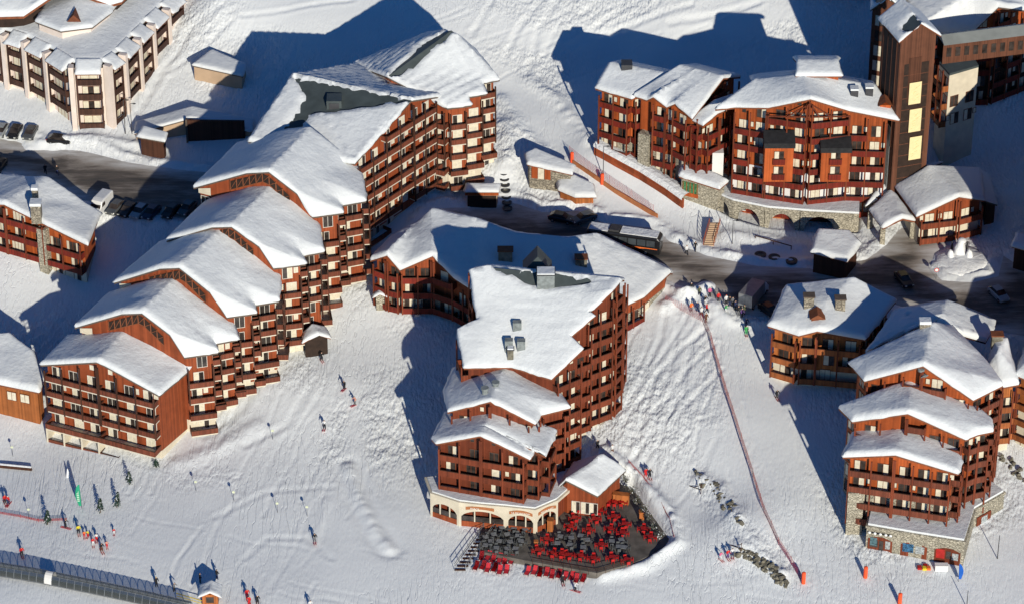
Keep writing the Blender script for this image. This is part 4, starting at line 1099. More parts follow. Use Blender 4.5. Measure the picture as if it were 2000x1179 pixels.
    # two projecting bays with dark canopies
    for px, py in ((1521,275), (1631,284)):
        q = onplane(px, py, (base[0], base[1], 0), (base2[0], base2[1], 0)); y0 = q[1]
        b = MB(); b.box(q[0]-2.3, q[0]+2.3, y0-2.0, y0+1.2, 20.6, q[2]); b.build('bay', 'wood_orange', par)
        b = MB(); b.box(q[0]-2.5, q[0]+2.5, y0-2.5, y0+.4, q[2], q[2]+.9); b.add([(q[0]-2.5,y0-2.5,q[2]+.9),(q[0]+2.5,y0-2.5,q[2]+.9),(q[0]+2.5,y0+.4,q[2]+1.7),(q[0]-2.5,y0+.4,q[2]+1.7),(q[0]-2.5,y0+.4,q[2]+.9),(q[0]+2.5,y0+.4,q[2]+.9)], [(0,1,2,3),(0,3,4),(1,5,2)]); b.build('bay_canopy', 'black_rubber', par)
        for z in (21.2, 24.0):
            place('window', win_mesh('half', 1.6, 1.7, 'frame_brown'), par, (q[0], y0-2.0, z+.6), 0); place('balcony', balc_mesh(2.0, .25, 'rail_burgundy', False, True, True), par, (q[0]-1.0, y0-2.0, z), 0)
    # white stair tower on the right corner
    q = P(1697,375,15.5); b = MB(); b.box(q[0]-1.5, q[0]+1.7, q[1]-.8, q[1]+2, 12, 25.0); b.build('stair_shaft', 'plaster_white', par)
    for z in (16.5, 19.3, 22.6): place('window', win_mesh('smalldark', .8, 1.2, 'frame_brown'), par, (q[0]-.3, q[1]-.8, z), 0)
    q = P(1400,365,15.5); b = MB(); b.box(q[0]-.9, q[0]+.9, q[1]-.3, q[1]+2, 12, 22.0); b.build('stair_shaft', 'plaster_white', par)
    # lift house and chimneys on the roof
    q = P(1597,168,EM+2.6); b = MB(); b.box(q[0]-3.2, q[0]+3.2, q[1]-.2, q[1]+4.5, q[2]-2, q[2]+2.2); b.build('lift_house', 'wood_orange', par)
    w = 3.7; fc = [[(q[0]-w,q[1]-.8,q[2]+2.2),(q[0]+w,q[1]-.8,q[2]+2.2),(q[0]+w*.9,q[1]+2.2,q[2]+3.1),(q[0]-w*.9,q[1]+2.2,q[2]+3.1)], [(q[0]-w*.9,q[1]+2.2,q[2]+3.1),(q[0]+w*.9,q[1]+2.2,q[2]+3.1),(q[0]+w,q[1]+5.2,q[2]+2.2),(q[0]-w,q[1]+5.2,q[2]+2.2)]]
    make_roof(par, fc, .6, .25, 'fascia_wood', name='lift_house_roof')
    for px, py in ((1668,188), (1697,184)):
        q = P(px, py, EM+2.0); b = MB(); b.box(q[0]-.6, q[0]+.6, q[1]-.6, q[1]+.6, q[2]-1.5, q[2]+1.3); b.box(q[0]-.65, q[0]+.65, q[1]-.65, q[1]+.65, q[2]+1.3, q[2]+1.6, 1); b.build('chimney', ['metal_dark', 'snow_roof'], par)
    q = P(1728,212,EM+.5); b = MB(); b.box(q[0]-.9, q[0]+.9, q[1]-.6, q[1]+1.4, q[2]-1, q[2]+.9); b.build('dormer', 'wood_orange', par)
    b = MB(); b.add([(q[0]-1.2,q[1]-.9,q[2]+.8),(q[0],q[1]-.9,q[2]+1.6),(q[0]+1.2,q[1]-.9,q[2]+.8),(q[0]-1.2,q[1]+1.6,q[2]+.9),(q[0],q[1]+1.6,q[2]+1.7),(q[0]+1.2,q[1]+1.6,q[2]+.9)], [(0,1,4,3),(1,2,5,4)]); b.build('dormer_roof', 'fascia_wood', par)

    # stone arcade with terrace snow
    zt = 15.4
    top = [(1396,378),(1432,393),(1500,407),(1583,414),(1640,417),(1678,419)]
    tw = [P(*q, zt) for q in top]
    poly = [(p[0], p[1]) for p in tw]+[(tw[-1][0]+.5, tw[-1][1]+5), (tw[0][0]+1, tw[0][1]+4)]
    ar = thing('stone_arcade', 'stone arcade with round arches carrying the hotel terrace', 'arcade', (48, 5, 12))
    b = MB(); b.prism(poly, zt-.35, zt); b.build('terrace_slab', 'stone_pale', ar)
    b = MB(); b.prism([(p[0], p[1]+.15) for p in poly], zt, zt+.35); b.build('snow_cover', 'snow_roof', ar)
    PADS.append(([(p[0], p[1]-.3) for p in tw]+[(tw[-1][0]+.5, tw[-1][1]+4.5), (tw[0][0]+1, tw[0][1]+3.5)], 11.6))
    def arcade_panel(A, B, kind_):
        L = math.hypot(B[0]-A[0], B[1]-A[1]); N = 16; w = .9; m = MB(); g0 = -4.5; h1 = -.35
        ax0, ax1 = .6, L-.6
        ha = lambda x: -3.9+3.0*math.sqrt(max(0, 1-((x-(ax0+ax1)/2)/((ax1-ax0)/2))**2))
        for k in range(N):
            xa, xb = ax0+(ax1-ax0)*k/N, ax0+(ax1-ax0)*(k+1)/N
            m.add([(xa,0,ha(xa)),(xb,0,ha(xb)),(xb,0,h1),(xa,0,h1),(xa,w,ha(xa)),(xb,w,ha(xb)),(xb,w,h1),(xa,w,h1)], [(0,1,2,3),(5,4,7,6),(0,4,5,1)])
        m.box(0, ax0, 0, w, g0, h1); m.box(ax1, L, 0, w, g0, h1)
        m.box(ax0, ax1, 3.2, 3.4, g0, h1, 1)
        me = m.mesh('arch', ['stone_pale', kind_]); place('arch', me, ar, (A[0], A[1], zt), math.atan2(B[1]-A[1], B[0]-A[0]))
    arcade_panel(tw[0], tw[1], 'wood_red')
    mid = lambda p, q, f: tuple(p[k]+(q[k]-p[k])*f for k in range(3))
    arcade_panel(tw[1], mid(tw[1], tw[2], .9), 'wood_red'); arcade_panel(mid(tw[1], tw[2], .92), mid(tw[2], tw[3], .75), 'wood_honey'); arcade_panel(mid(tw[2], tw[3], .77), tw[4], 'dark_infill')
    m = MB(); A, B = tw[4], tw[5]; m.quad((A[0],A[1],10.5), (B[0],B[1],10.5), (B[0],B[1],zt-.35), (A[0],A[1],zt-.35)); m.quad((B[0],B[1],10.5), (B[0]+.5,B[1]+5,10.5), (B[0]+.5,B[1]+5,zt-.35), (B[0],B[1],zt-.35)); m.build('wall', 'stone_pale', ar)

    # lift tower
    tp = 45.5
    A, B = P(1760,74,tp), P(1829,63,tp); t = unit(A, B); D = np.array((-t[1], t[0])); d = 7.2
    C, Dd = off(B, D, d), off(A, D, d)
    M0 = tuple((np.array(A)+np.array(B))/2); ap0 = (M0[0], M0[1], tp+2.3); ap1 = off(ap0, D, d)
    ov = .55; tv = np.array((t[0], t[1]))
    Aeo, Beo = off(off(A, -tv, ov), -D, .6, -.45), off(off(B, tv, ov), -D, .6, -.45); Aeb, Beb = off(off(Dd, -tv, ov), D, .5, -.45), off(off(C, tv, ov), D, .5, -.45)
    a0, a1 = off(ap0, -D, .6), off(ap1, D, .5)
    tw_ = thing('lift_tower', 'tall brown timber lift tower with three cream banner panels', 'tower', (M0[0], M0[1]+3, 14))
    bare = [[off(a0, -tv, .1)[:2], off(a0, -tv, 1.9)[:2], off(off(a0, -tv, 2.3), D, 2.5)[:2], off(off(a0, -tv, .3), D, 3.4)[:2], off(off(a0, tv, .15), D, 3.0)[:2], off(a0, tv, .3)[:2]]]
    zf, _, _ = make_roof(tw_, [[Aeo, a0, a1, Aeb], [a0, Beo, Beb, a1]], .5, .25, 'fascia_wood', bare=bare, step=.6)
    make_walls(tw_, [(A[0], A[1]), (B[0], B[1]), (C[0], C[1]), (Dd[0], Dd[1])], lambda x, y: zf(x, y)-.1, 'tower_wood', zlow=11.0)
    rz = math.atan2(t[1], t[0]); W = math.dist(A[:2], B[:2])
    b = MB(); b.box(.9, W-.9, -.05, .02, 0, 25.5); place('glazed_strip', b.mesh('glazed_strip', ['dark_infill']), tw_, (A[0], A[1], 15.0), rz)
    b = MB(); b.box(1.7, W-2.2, -.07, .0, 18.5, 26.5); place('timber_panel', b.mesh('timber_panel', ['tower_wood']), tw_, (A[0], A[1], 15.0), rz)
    for (y0, y1) in ((161, 203), (213, 257), (267, 311)):
        q0, q1 = onplane(1785, y1, A, B), onplane(1785, y0, A, B)
        b = MB(); b.box(-1.05, 1.05, -.14, -.06, 0, q1[2]-q0[2]); b2 = MB()
        bo = place('banner', b.mesh('banner', ['banner_cream']), tw_, q0, rz); h_ = q1[2]-q0[2]; b2 = MB()
        for x0_, x1_, z0_, z1_ in ((-1.15,1.15,-.1,0),(-1.15,1.15,h_,h_+.1),(-1.15,-1.05,0,h_),(1.05,1.15,0,h_)): b2.box(x0_, x1_, -.17, -.05, z0_, z1_)
        fo_ = place('banner_frame', b2.mesh('banner_frame', ['timber_dark']), tw_, q0, rz)
        b3 = MB(); rr_ = random.Random(int(y0))
        for k_ in range(7): xx, zz = rr_.uniform(-.6, .6), h_*(.15+.1*k_); b3.bar((xx-.3,-.15,zz), (xx+rr_.uniform(-.1,.5),-.15,zz+rr_.uniform(.1,.5)), .035)
        place('banner_print', b3.mesh('banner_print', ['banner_ink']), tw_, q0, rz)
    b = MB()
    for k in range(12): b.box(.9, W-.9, -.075, -.02, k*2.1, k*2.1+.14)
    place('transom', b.mesh('transom', ['tower_wood']), tw_, (A[0], A[1], 15.3), rz)
    # left face: dark glazing with mullions and a pale lower panel
    rz2 = math.atan2(Dd[1]-A[1], Dd[0]-A[0])+math.pi
    b = MB(); b.box(.8, d-1.2, -.06, .0, 8, 27, 0)
    for k in range(4): b.box(.8+k*(d-2.0)/3-.07, .8+k*(d-2.0)/3+.07, -.1, .0, 8, 27, 1)
    b.box(d-3.4, d-1.4, -.12, -.02, 0, 11.5, 2)
    place('side_glazing', b.mesh('side_glazing', ['dark_infill', 'tower_wood', 'metal_grey']), tw_, (Dd[0], Dd[1], 17.0), rz2)
    # rear part of the tower
    # footbridge to the right
    a, b2 = P(1838,80,39.0), P(2060,52,39.6)
    fb = thing('footbridge', 'roofed grey footbridge running from the lift tower to the right', 'footbridge', (a[0], a[1], 20))
    d_ = unit(a, b2); n_ = np.array((-d_[1], d_[0]))
    b = MB(); q = [off(a, n_, -1.7), off(b2, n_, -1.7), off(b2, n_, 2.2), off(a, n_, 2.2)]
    rid = [off(a, n_, .3, .9), off(b2, n_, .3, .9)]
    b.add([q[0], q[1], rid[1], rid[0], q[2], q[3]], [(0,1,2,3), (3,2,4,5), (0,3,5), (1,4,2)]); b.build('roof', 'metal_grey' if False else 'roof_pale', fb)
    b = MB(); b.add([off(q[0], n_, .4, -3.6), off(q[1], n_, .4, -3.6), off(q[1], n_, .4, -.1), off(q[0], n_, .4, -.1)], [(0,1,2,3)]); b.add([off(q[3], n_, -.4, -3.6), off(q[2], n_, -.4, -3.6), off(q[2], n_, -.4, -.1), off(q[3], n_, -.4, -.1)], [(3,2,1,0)]); b.add([off(q[0], n_, .4, -3.6), off(q[1], n_, .4, -3.6), off(q[2], n_, -.4, -3.6), off(q[3], n_, -.4, -3.6)], [(3,2,1,0)]); b.build('wall', 'tower_wood', fb)
    b = MB(); L = math.dist(a[:2], b2[:2])
    for k in range(14): b.box(.6+k*1.5, 1.4+k*1.5, -.08, 0, 1.3, 2.9)
    p0 = off(q[0], n_, .4, -3.6); place('window_row', b.mesh('window_row', ['glass_dark']), fb, p0, math.atan2(d_[1], d_[0]))
    # residence behind the bridge: cream corner with balconies
    z0 = 33
    f0, f1, f2 = P(1822,128,z0), P(1855,160,z0), P(1990,150,z0)
    par = thing('residence', 'cream residence with orange balconies behind the lift tower', 'building', (f1[0], f1[1]+3, 16))
    pl = [P(1836,150,30)[:2], P(1862,178,28)[:2], P(1950,120,30)[:2]]
    A, B, C = P(1832,158,29.0), P(1852,180,29.0), P(1960,100,33.0)
    fp = [(A[0],A[1]), (B[0],B[1]), (B[0]+5.0,B[1]+2.8), (A[0]+4.5,A[1]+9)]
    make_walls(par, fp, 32.0, 'cream', zlow=12)
    facade(par, fp[0], fp[1], 29.2, 33.5, **dict(STH, rail='rail_honey', bay=2.4, z_lo=22.0, fh=3.3, z_hi=30)); 
    facade(par, fp[1], fp[2], 29.2, 33.0, **dict(STH, depth=0, bay=3.5, z_lo=22.0, fh=3.3, kinds=('dark', 'half'), kw=(2, 1), z_hi=27))
    b = MB(); b.prism(fp, 32.0, 32.4); b.build('flat_roof', 'roof_metal', par)
    # big snow roof at the top right and roofs at the very top edge
    r = [P(1790,60,35.0), P(1850,66,33.5), P(1905,58,34.0), P(1950,14,38.0), P(2030,24,34.0), P(2080,-30,36), P(1960,-60,38), P(1800,-40,38), P(1760,-10,36)]
    c = P(1900,-5,38.5)
    faces = [[r[k], r[(k+1) % len(r)], c] for k in range(len(r))]
    building('residence', 'building with a big curling snow roof in the top right corner', faces, eave=1.2, wall='wood_orange', zbase=26, basemat='dark_infill', zf=28.0, style=dict(STH, depth=1), snow=1.0, seed=31, zlow=14, rough=.5)
    r0, r1, r2, r3 = P(1700,20,37.0), P(1735,-5,40.0), P(1765,18,37.5), P(1785,-20,37)
    t = unit(r0, r2); D = np.array((-t[1], t[0]))
    building('residence', 'small dark-roofed gable directly behind the lift tower', [[r0, r1, off(r1, D, 9), off(r0, D, 9)], [r1, r2, off(r2, D, 9), off(r1, D, 9)]], eave=.5, wall='tower_wood', zf=34, style=dict(STH, depth=0), snow=.35, seed=32, zlow=14,
             bare=[[off(r1, t, -1.0)[:2], off(r1, t, .5)[:2], off(off(r1, t, .5), D, 5)[:2], off(off(r1, t, -2.4), D, 3)[:2]]])
    w0, w1 = P(1515,-98,33), P(1712,-70,33)
    t = unit(w0, w1); D = np.array((-t[1], t[0]))
    building('residence', 'shaded dark row of balconies at the top edge', [[w0, w1, off(w1, D, 5, 3), off(w0, D, 5, 3)], [off(w0, D, 5, 3), off(w1, D, 5, 3), off(w1, D, 10), off(w0, D, 10)]], eave=.8, wall='wood_orange', zbase=26, basemat='cream', zf=30, style=dict(STH), snow=.6, seed=33, zlow=15)
def entrance():
    # entrance house with a broad gable, porch, shed roofs
    E = 18.3
    g0, ga, g1 = P(1790,424,E-.5), P(1873,385,E+2.3), P(1923,392,E+.3)
    t = unit(g0, g1); D = np.array((-t[1], t[0]))
    b0, ba, b1 = P(1748,366,E-.4), P(1812,328,E+2.6), P(1915,333,E+1.0)
    par, zf, ol, ft = building('entrance_house', 'broad snow-roofed entrance house with a wooden balcony gable below the tower', [[g0, ga, ba, b0], [ga, g1, b1, ba]], eave=.7, wall='wood_red', zbase=15.4, basemat='cream', zf=15.6, style=dict(STH, rail='wood_deep', bay=3.2), snow=.7, seed=41, fac=lambda nx, ny, i, A, B: {} if ny < -.5 else None, fascia='fascia_wood')
    s0, s1 = P(1860,470,12.6), P(1895,463,12.6)
    # porch
    E2 = 16.2
    q0, qa, q1 = P(1724,446,E2-.6), P(1763,427,E2+.6), P(1787,432,E2-.4)
    c0, ca, c1 = P(1698,412,E2-.4), P(1738,374,E2+.8), P(1752,385,E2+.4)
    po = thing('entrance_porch', 'snow-covered drive-in porch on stone pillars before the entrance house', 'porch', (q0[0]+1.5, q0[1]+2, 12.5))
    make_roof(po, [[q0, qa, ca, c0], [qa, q1, c1, ca]], .7, .35, 'fascia_wood', seed=42)
    for q in (q0, q1, c0, c1):
        b = MB(); b.box(-.4, .4, -.4, .4, 0, q[2]-gz(q[0], q[1])); place('pillar', b.mesh('pillar', ['stone_pale']), po, (q[0]*.93+ca[0]*.07, q[1]*.93+ca[1]*.07, gz(q[0], q[1])-.3))
    # lean-to roofs behind, up to the hotel
    E3 = 18.0
    h = [P(1690,404,15.9), P(1745,372,16.3), P(1812,328,19.6), P(1840,318,19.2), P(1760,340,18.6), P(1712,372,16.6)]
    faces = [[h[0], h[1], h[5]], [h[5], h[1], h[4]], [h[1], h[2], h[4]], [h[4], h[2], h[3]]]
    building('link_roof', 'snowed-over link roof between the hotel and the entrance house', faces, eave=.4, wall='stone_pale', style=None, snow=.6, seed=43, cat='building', rough=.6)
    # snowy side lean-to on the right of the house
    f = [P(1923,392,17.6), P(1948,400,16.2), P(1930,340,16.6), P(1915,333,18.0)]
    building('lean_to', 'dark lean-to against the right side of the entrance house', [[f[0], f[1], f[2], f[3]]], eave=.3, wall='timber_dark', style=None, snow=.3, seed=44)
board_mat('roof_pale_boards', (.3, .3, .28))
mat('banner_ink', (0.66, 0.54, 0.27), 0.85, 0.1)
mat('roof_pale', (0.25, 0.26, 0.245), 0.6, 0.12, 0.6)
hotel(); entrance()
# unseen building added beyond the right edge to shade the slope behind the tower
fp = [(82.5,-34), (114,-40), (120,10), (86,12)]
shade_caster = thing('residence', 'unseen building added beyond the right edge as a shadow caster', 'building', (104, 0, 13))
make_walls(shade_caster, fp, 38.0, 'wood_orange', 20, 'cream', zlow=8)
_o = inset(fp, -1.0); _c = (101, -13, 39.5)
make_roof(shade_caster, [[(*_o[k], 38.0), (*_o[(k+1) % 4], 38.0), _c] for k in range(4)], .7, .4, 'fascia_wood', step=2.0)

# ------------------------------------------------------------------ bottom right: stepped residence over shops, chalet, neighbours
STR = dict(bay=3.1, rail='rail_brown', band=False, depth=1.25, kinds=('half','flah','dark','curtain'), kw=(3,3,3,1), fr='frame_brown', post_m='wood_deep', wsmall=.2, ww=1.7, solid=True)
def right_side():
    def blk(label, l, a, rs, E, ridge_back, lback, zbase, basemat, zf, seed, facs=True, low=None, wall='wood_orange'):
        L, Rw = P(*l, E), P(*rs[0], E); A = onplane(*a, L, Rw); A2 = P(*ridge_back, A[2]+.2)
        Lb = P(*lback, E-.1)
        ring = [Rw]+[P(*q, E) for q in rs[1:]]
        faces = [[A, A2, Lb, L]]
        n = len(ring)
        faces += [[A, ring[j], ring[j+1]] for j in range(n-2)]+[[A, ring[n-2], A2], [A2, ring[n-2], ring[n-1]]]
        return building('residence', label, faces, eave=.9, wall=wall, zbase=zbase, basemat=basemat, zf=zf, style=STR, snow=.8, seed=seed, fascia='fascia_wood', zlow=low,
                        fac=(lambda nx, ny, i, A_, B_: None if ny > .4 else ({} if nx > -.7 else dict(depth=0, bay=4))) if facs else (lambda *k: None), rough=.45)
    blk('front block of the stepped residence over the ski shops, smooth snow roof', (1646,892), (1749,888), [(1871,925),(1878,903),(1868,866)], 14.5, (1770,830), (1669,843), 9.2, 'stone_pale', 11.7, 51)
    blk('second block of the stepped residence over the ski shops', (1665,823), (1773,807), [(1886,858),(1910,848),(1940,842),(1938,822),(1885,780)], 17.5, (1781,744), (1638,796), 8.6, 'stone_pale', 14.7, 52)
    blk('upper block of the stepped residence with a chimney on its long snow ridge', (1688,744), (1803,714), [(1901,781),(1959,752),(1925,705),(1860,640)], 20.5, (1820,634), (1659,709), 9.0, 'stone_pale', 17.6, 53)
    # ski shop base
    zt = 4.9
    top = [(1691,1026),(1790,1043),(1886,1058),(1906,994),(1965,960)]
    tw = [P(*q, zt) for q in top]; bk = [P(1930,935,zt), P(1870,950,zt), P(1700,985,zt)]
    poly = [(p[0], p[1]) for p in tw+bk]
    sh = thing('ski_shop', 'flat-roofed stone ski shop at the foot of the stepped residence', 'shop', (tw[1][0], tw[1][1]+3, .6))
    b = MB(); b.prism(poly, zt-.4, zt); b.build('flat_roof', 'stone_pale', sh)
    ip = inset(poly, .3); b = MB(); b.prism(ip, zt, zt+.35); b.build('snow_cover', 'snow_roof', sh)
    make_walls(sh, inset(poly, .15), zt-.38, 'stone_pale', zlow=-1.5)
    A, B = tw[0], tw[2]; L = math.dist(A[:2], B[:2]); t = unit(A, B); rz = math.atan2(t[1], t[0]); nr = (t[1], -t[0])
    for f0, w, kind_ in ((.03, 3.6, 0), (.36, 3.9, 1), (.70, 3.8, 2)):
        q = (A[0]+t[0]*L*f0-nr[0]*.12, A[1]+t[1]*L*f0-nr[1]*.12, .4)
        b = MB(); N = 10
        b.box(0, w, -.05, .05, 0, 2.3, 0)
        for k in range(N):
            xa, xb = w*k/N, w*(k+1)/N; h = lambda x: 2.3+.55*math.sin(math.pi*x/w)
            b.add([(xa,-.05,2.3),(xb,-.05,2.3),(xb,-.05,h(xb)),(xa,-.05,h(xa))], [(0,1,2,3)])
        so = place('shop_front', b.mesh('shop_front', ['wood_deep']), sh, q, rz)
        for k, m, x0, x1, z0, z1 in (((0,'glass_dark',.3,1.5,.9,2.2),(1,'poster_teal',.35,1.35,1.2,2.6),(2,'glass_dark',1.7,2.3,.5,2.2),(3,'poster_pale',2.6,3.3,.9,2.3)), ((0,'poster_blue',.3,1.9,1.0,2.5),(1,'poster_pale',2.2,3.5,1.0,2.3)), ((0,'shutter_red',.25,1.5,.9,2.5),(1,'glass_dark',1.7,2.4,1.0,2.3),(2,'poster_pale',2.6,3.5,.9,2.1)))[kind_]:
            b = MB(); b.box(x0, x1, -.09, -.05, z0, z1); o = place('poster' if m != 'glass_dark' else 'window', b.mesh('poster', [m]), so, q, rz); o.location = (0, -.005*k, 0); o.rotation_euler = (0, 0, 0)
        if kind_ == 0:
            b = MB()
            for x in (.2, 1.0, 1.8, 2.6, 3.3): b.ball((x, -.25, 3.5), .22, .1, .22, 0, 10, 6)
            b.box(0.4, 3.1, -.16, -.1, 3.35, 3.62, 1); o = place('shop_sign', b.mesh('shop_sign', ['white_paint', 'black_rubber']), sh, q, rz)
    A, B = tw[3], tw[4]; t = unit(A, B); rz = math.atan2(t[1], t[0]); q = (A[0]+t[0]*.5, A[1]+t[1]*.5, .6)
    b = MB(); b.box(0, 3.0, -.06, .05, 0, 2.5); place('shop_front', b.mesh('shop_front', ['wood_deep']), sh, q, rz); b = MB(); b.box(.9, 2.2, -.1, -.06, .8, 2.2); place('poster', b.mesh('poster', ['poster_pale']), sh, q, rz)
    # stone side tower on the left foot
    q = P(1668,990,5.5); b = MB(); b.box(q[0]-1.1, q[0]+1.2, q[1]-1.0, q[1]+1, -1, 8.8); b.build('stone_pier', 'stone_pale', sh)
    # back roofs
    r = [P(1692,690,16.5), P(1745,612,17.5), P(1850,592,20.0), P(1945,632,16.5), P(1925,668,17.0), P(1880,655,18.5), P(1800,640,18.6), P(1752,660,17.5)]
    c = P(1838,622,20.2)
    faces = [[r[k], r[(k+1) % 8], c] for k in range(8)]
    building('residence', 'half-shaded long snow roof behind the stepped residence, beside the road', faces, eave=.9, wall='wood_orange', style=None, snow=.8, seed=54, rough=.45, fascia='fascia_wood')
    r = [P(1935,688,18.2), P(1922,735,16.8), P(1952,757,16.6), P(1990,750,16.9), P(1975,700,18.0), P(1968,665,20.0), P(1935,662,19.5)]
    c = P(1950,690,19.8)
    pr, *_ = building('residence', 'steep smooth snow roof with a brown chimney at the right, between two houses', [[r[k], r[(k+1) % 7], c] for k in range(7)], eave=.7, wall='wood_honey', zbase=11.5, basemat='cream', zf=12.2, style=dict(STR, rail='rail_honey', depth=.9, z_lo=6), snow=.8, seed=55, fascia='fascia_wood')
    q = P(1947,661,20.6); b = MB(); b.box(q[0]-.8, q[0]+.8, q[1]-.6, q[1]+.6, q[2]-1.5, q[2]+.8); b.box(q[0]-.95, q[0]+.95, q[1]-.75, q[1]+.75, q[2]+.8, q[2]+1.0, 1); b.build('chimney', ['rock', 'fascia_wood'], pr)
    r = [P(1984,732,17.5), P(2050,760,17.5), P(2150,700,17.5), P(2140,560,17.5), P(2020,620,17.5)]; c = P(2070,660,22)
    building('residence', 'house cut by the right edge with a snow roof', [[r[k], r[(k+1) % 5], c] for k in range(5)], eave=.8, wall='wood_honey', zbase=11, basemat='cream', zf=12.2, style=dict(STR, rail='rail_honey'), snow=.8, seed=56, fascia='fascia_wood')
    # stair beside the cream wall
    st = thing('outdoor_stair', 'wooden outdoor stair along the cream wall at the right', 'stairs', G(1975,850))
    a, b2 = P(1948,812,8.6), P(1992,856,4.8)
    n = 14
    for k in range(n):
        p = [a[j]+(b2[j]-a[j])*k/n for j in range(3)]; b = MB(); b.box(-.25, .25, -.75, .75, -.2, 0); place('step', _step(), st, p, 0)
    bb = MB(); 
    for o in (-.8, .8):
        bb.bar((a[0],a[1]+o,a[2]+.95), (b2[0],b2[1]+o,b2[2]+.95), .08); bb.bar((a[0],a[1]+o,a[2]-.1), (b2[0],b2[1]+o,b2[2]-.1), .14)
        for k in range(8):
            p = [a[j]+(b2[j]-a[j])*k/7 for j in range(3)]; bb.bar((p[0],p[1]+o,p[2]), (p[0],p[1]+o,p[2]+.95), .05)
    bb.build('railing', 'timber_dark', st)
    # honey-coloured chalet by the road
    E = 16.5
    l, r_ = P(1500,636,E), P(1690,663,E); rt = P(1750,588,E+.6); bk = P(1668,547,E+3.2); bl = P(1535,561,E+1.2); md = P(1610,600,E+2.2)
    m1 = P(1560,655,E-.2)
    m2 = P(1596,646,E+.8)
    faces = [[l, m1, md, bl], [m1, m2, md], [m2, r_, md], [r_, rt, md], [rt, bk, md], [bk, bl, md]]
    par, *_ = building('chalet', 'honey-coloured wooden chalet with two tall stone chimneys by the road', faces, eave=.9, wall='wood_honey', zbase=9.6, basemat='cream', zf=13.4, style=dict(STR, rail='rail_honey', bay=3.0, solid=True), snow=.8, seed=57, fascia='fascia_wood', rough=.4,
                       fac=lambda nx, ny, i, A, B: None if ny > .2 else {})
    for px, py in ((1579,601), (1640,606)):
        q = P(px, py, E+2.0); b = MB(); b.box(q[0]-.75, q[0]+.75, q[1]-.6, q[1]+.6, q[2]-1.5, q[2]+2.2); b.box(q[0]-.9, q[0]+.9, q[1]-.75, q[1]+.75, q[2]+2.2, q[2]+2.4, 1); b.build('chimney', ['stone', 'fascia'], par)
    q = P(1596,624,E+1.6); b = MB(); b.box(q[0]-.9, q[0]+.9, q[1]-.5, q[1]+1.2, q[2]-1, q[2]+.6); b.add([(q[0]-1.2,q[1]-.7,q[2]+.5),(q[0],q[1]-.7,q[2]+1.3),(q[0]+1.2,q[1]-.7,q[2]+.5),(q[0]-1.2,q[1]+1.6,q[2]+.6),(q[0],q[1]+1.6,q[2]+1.4),(q[0]+1.2,q[1]+1.6,q[2]+.6)], [(0,1,4,3),(1,2,5,4),(0,2,1)]); b.build('dormer', 'fascia_wood', par)
    q = P(1587,740,8.0); 
    # chimneys of the upper block
    up = [o for o in bpy.data.objects if o.get('label', '').startswith('upper block of the stepped residence')][0]
    q = P(1806,640,25.0); b = MB(); b.box(q[0]-.8, q[0]+.8, q[1]-.6, q[1]+.6, q[2]-1.5, q[2]+1.0); b.box(q[0]-.85, q[0]+.85, q[1]-.65, q[1]+.65, q[2]+1, q[2]+1.5, 1); b.build('chimney', ['stone', 'snow_roof'], up)
    q = P(1802,716,24.6); b = MB(); b.cyl((q[0]-.2,q[1]-.2,q[2]-.5), .5, .35, 0, 14); b.bar((q[0]+.3,q[1]-.7,q[2]-1.2), (q[0]+.2,q[1]-.45,q[2]-1.0), .6, 0, 14, .3); b.build('satellite_dish', 'chimney_grey', up)
def _step():
    if 'st' not in _mc: b = MB(); b.box(-.25, .25, -.75, .75, -.2, 0); _mc['st'] = b.mesh('step', ['timber_dark'])
    return _mc['st']
mat('poster_teal', (.08, .15, .17), .6, .6, 3); mat('poster_blue', (.03, .10, .19), .6, .9, 4); mat('poster_pale', (.32, .34, .34), .6, .6, 4)
right_side()
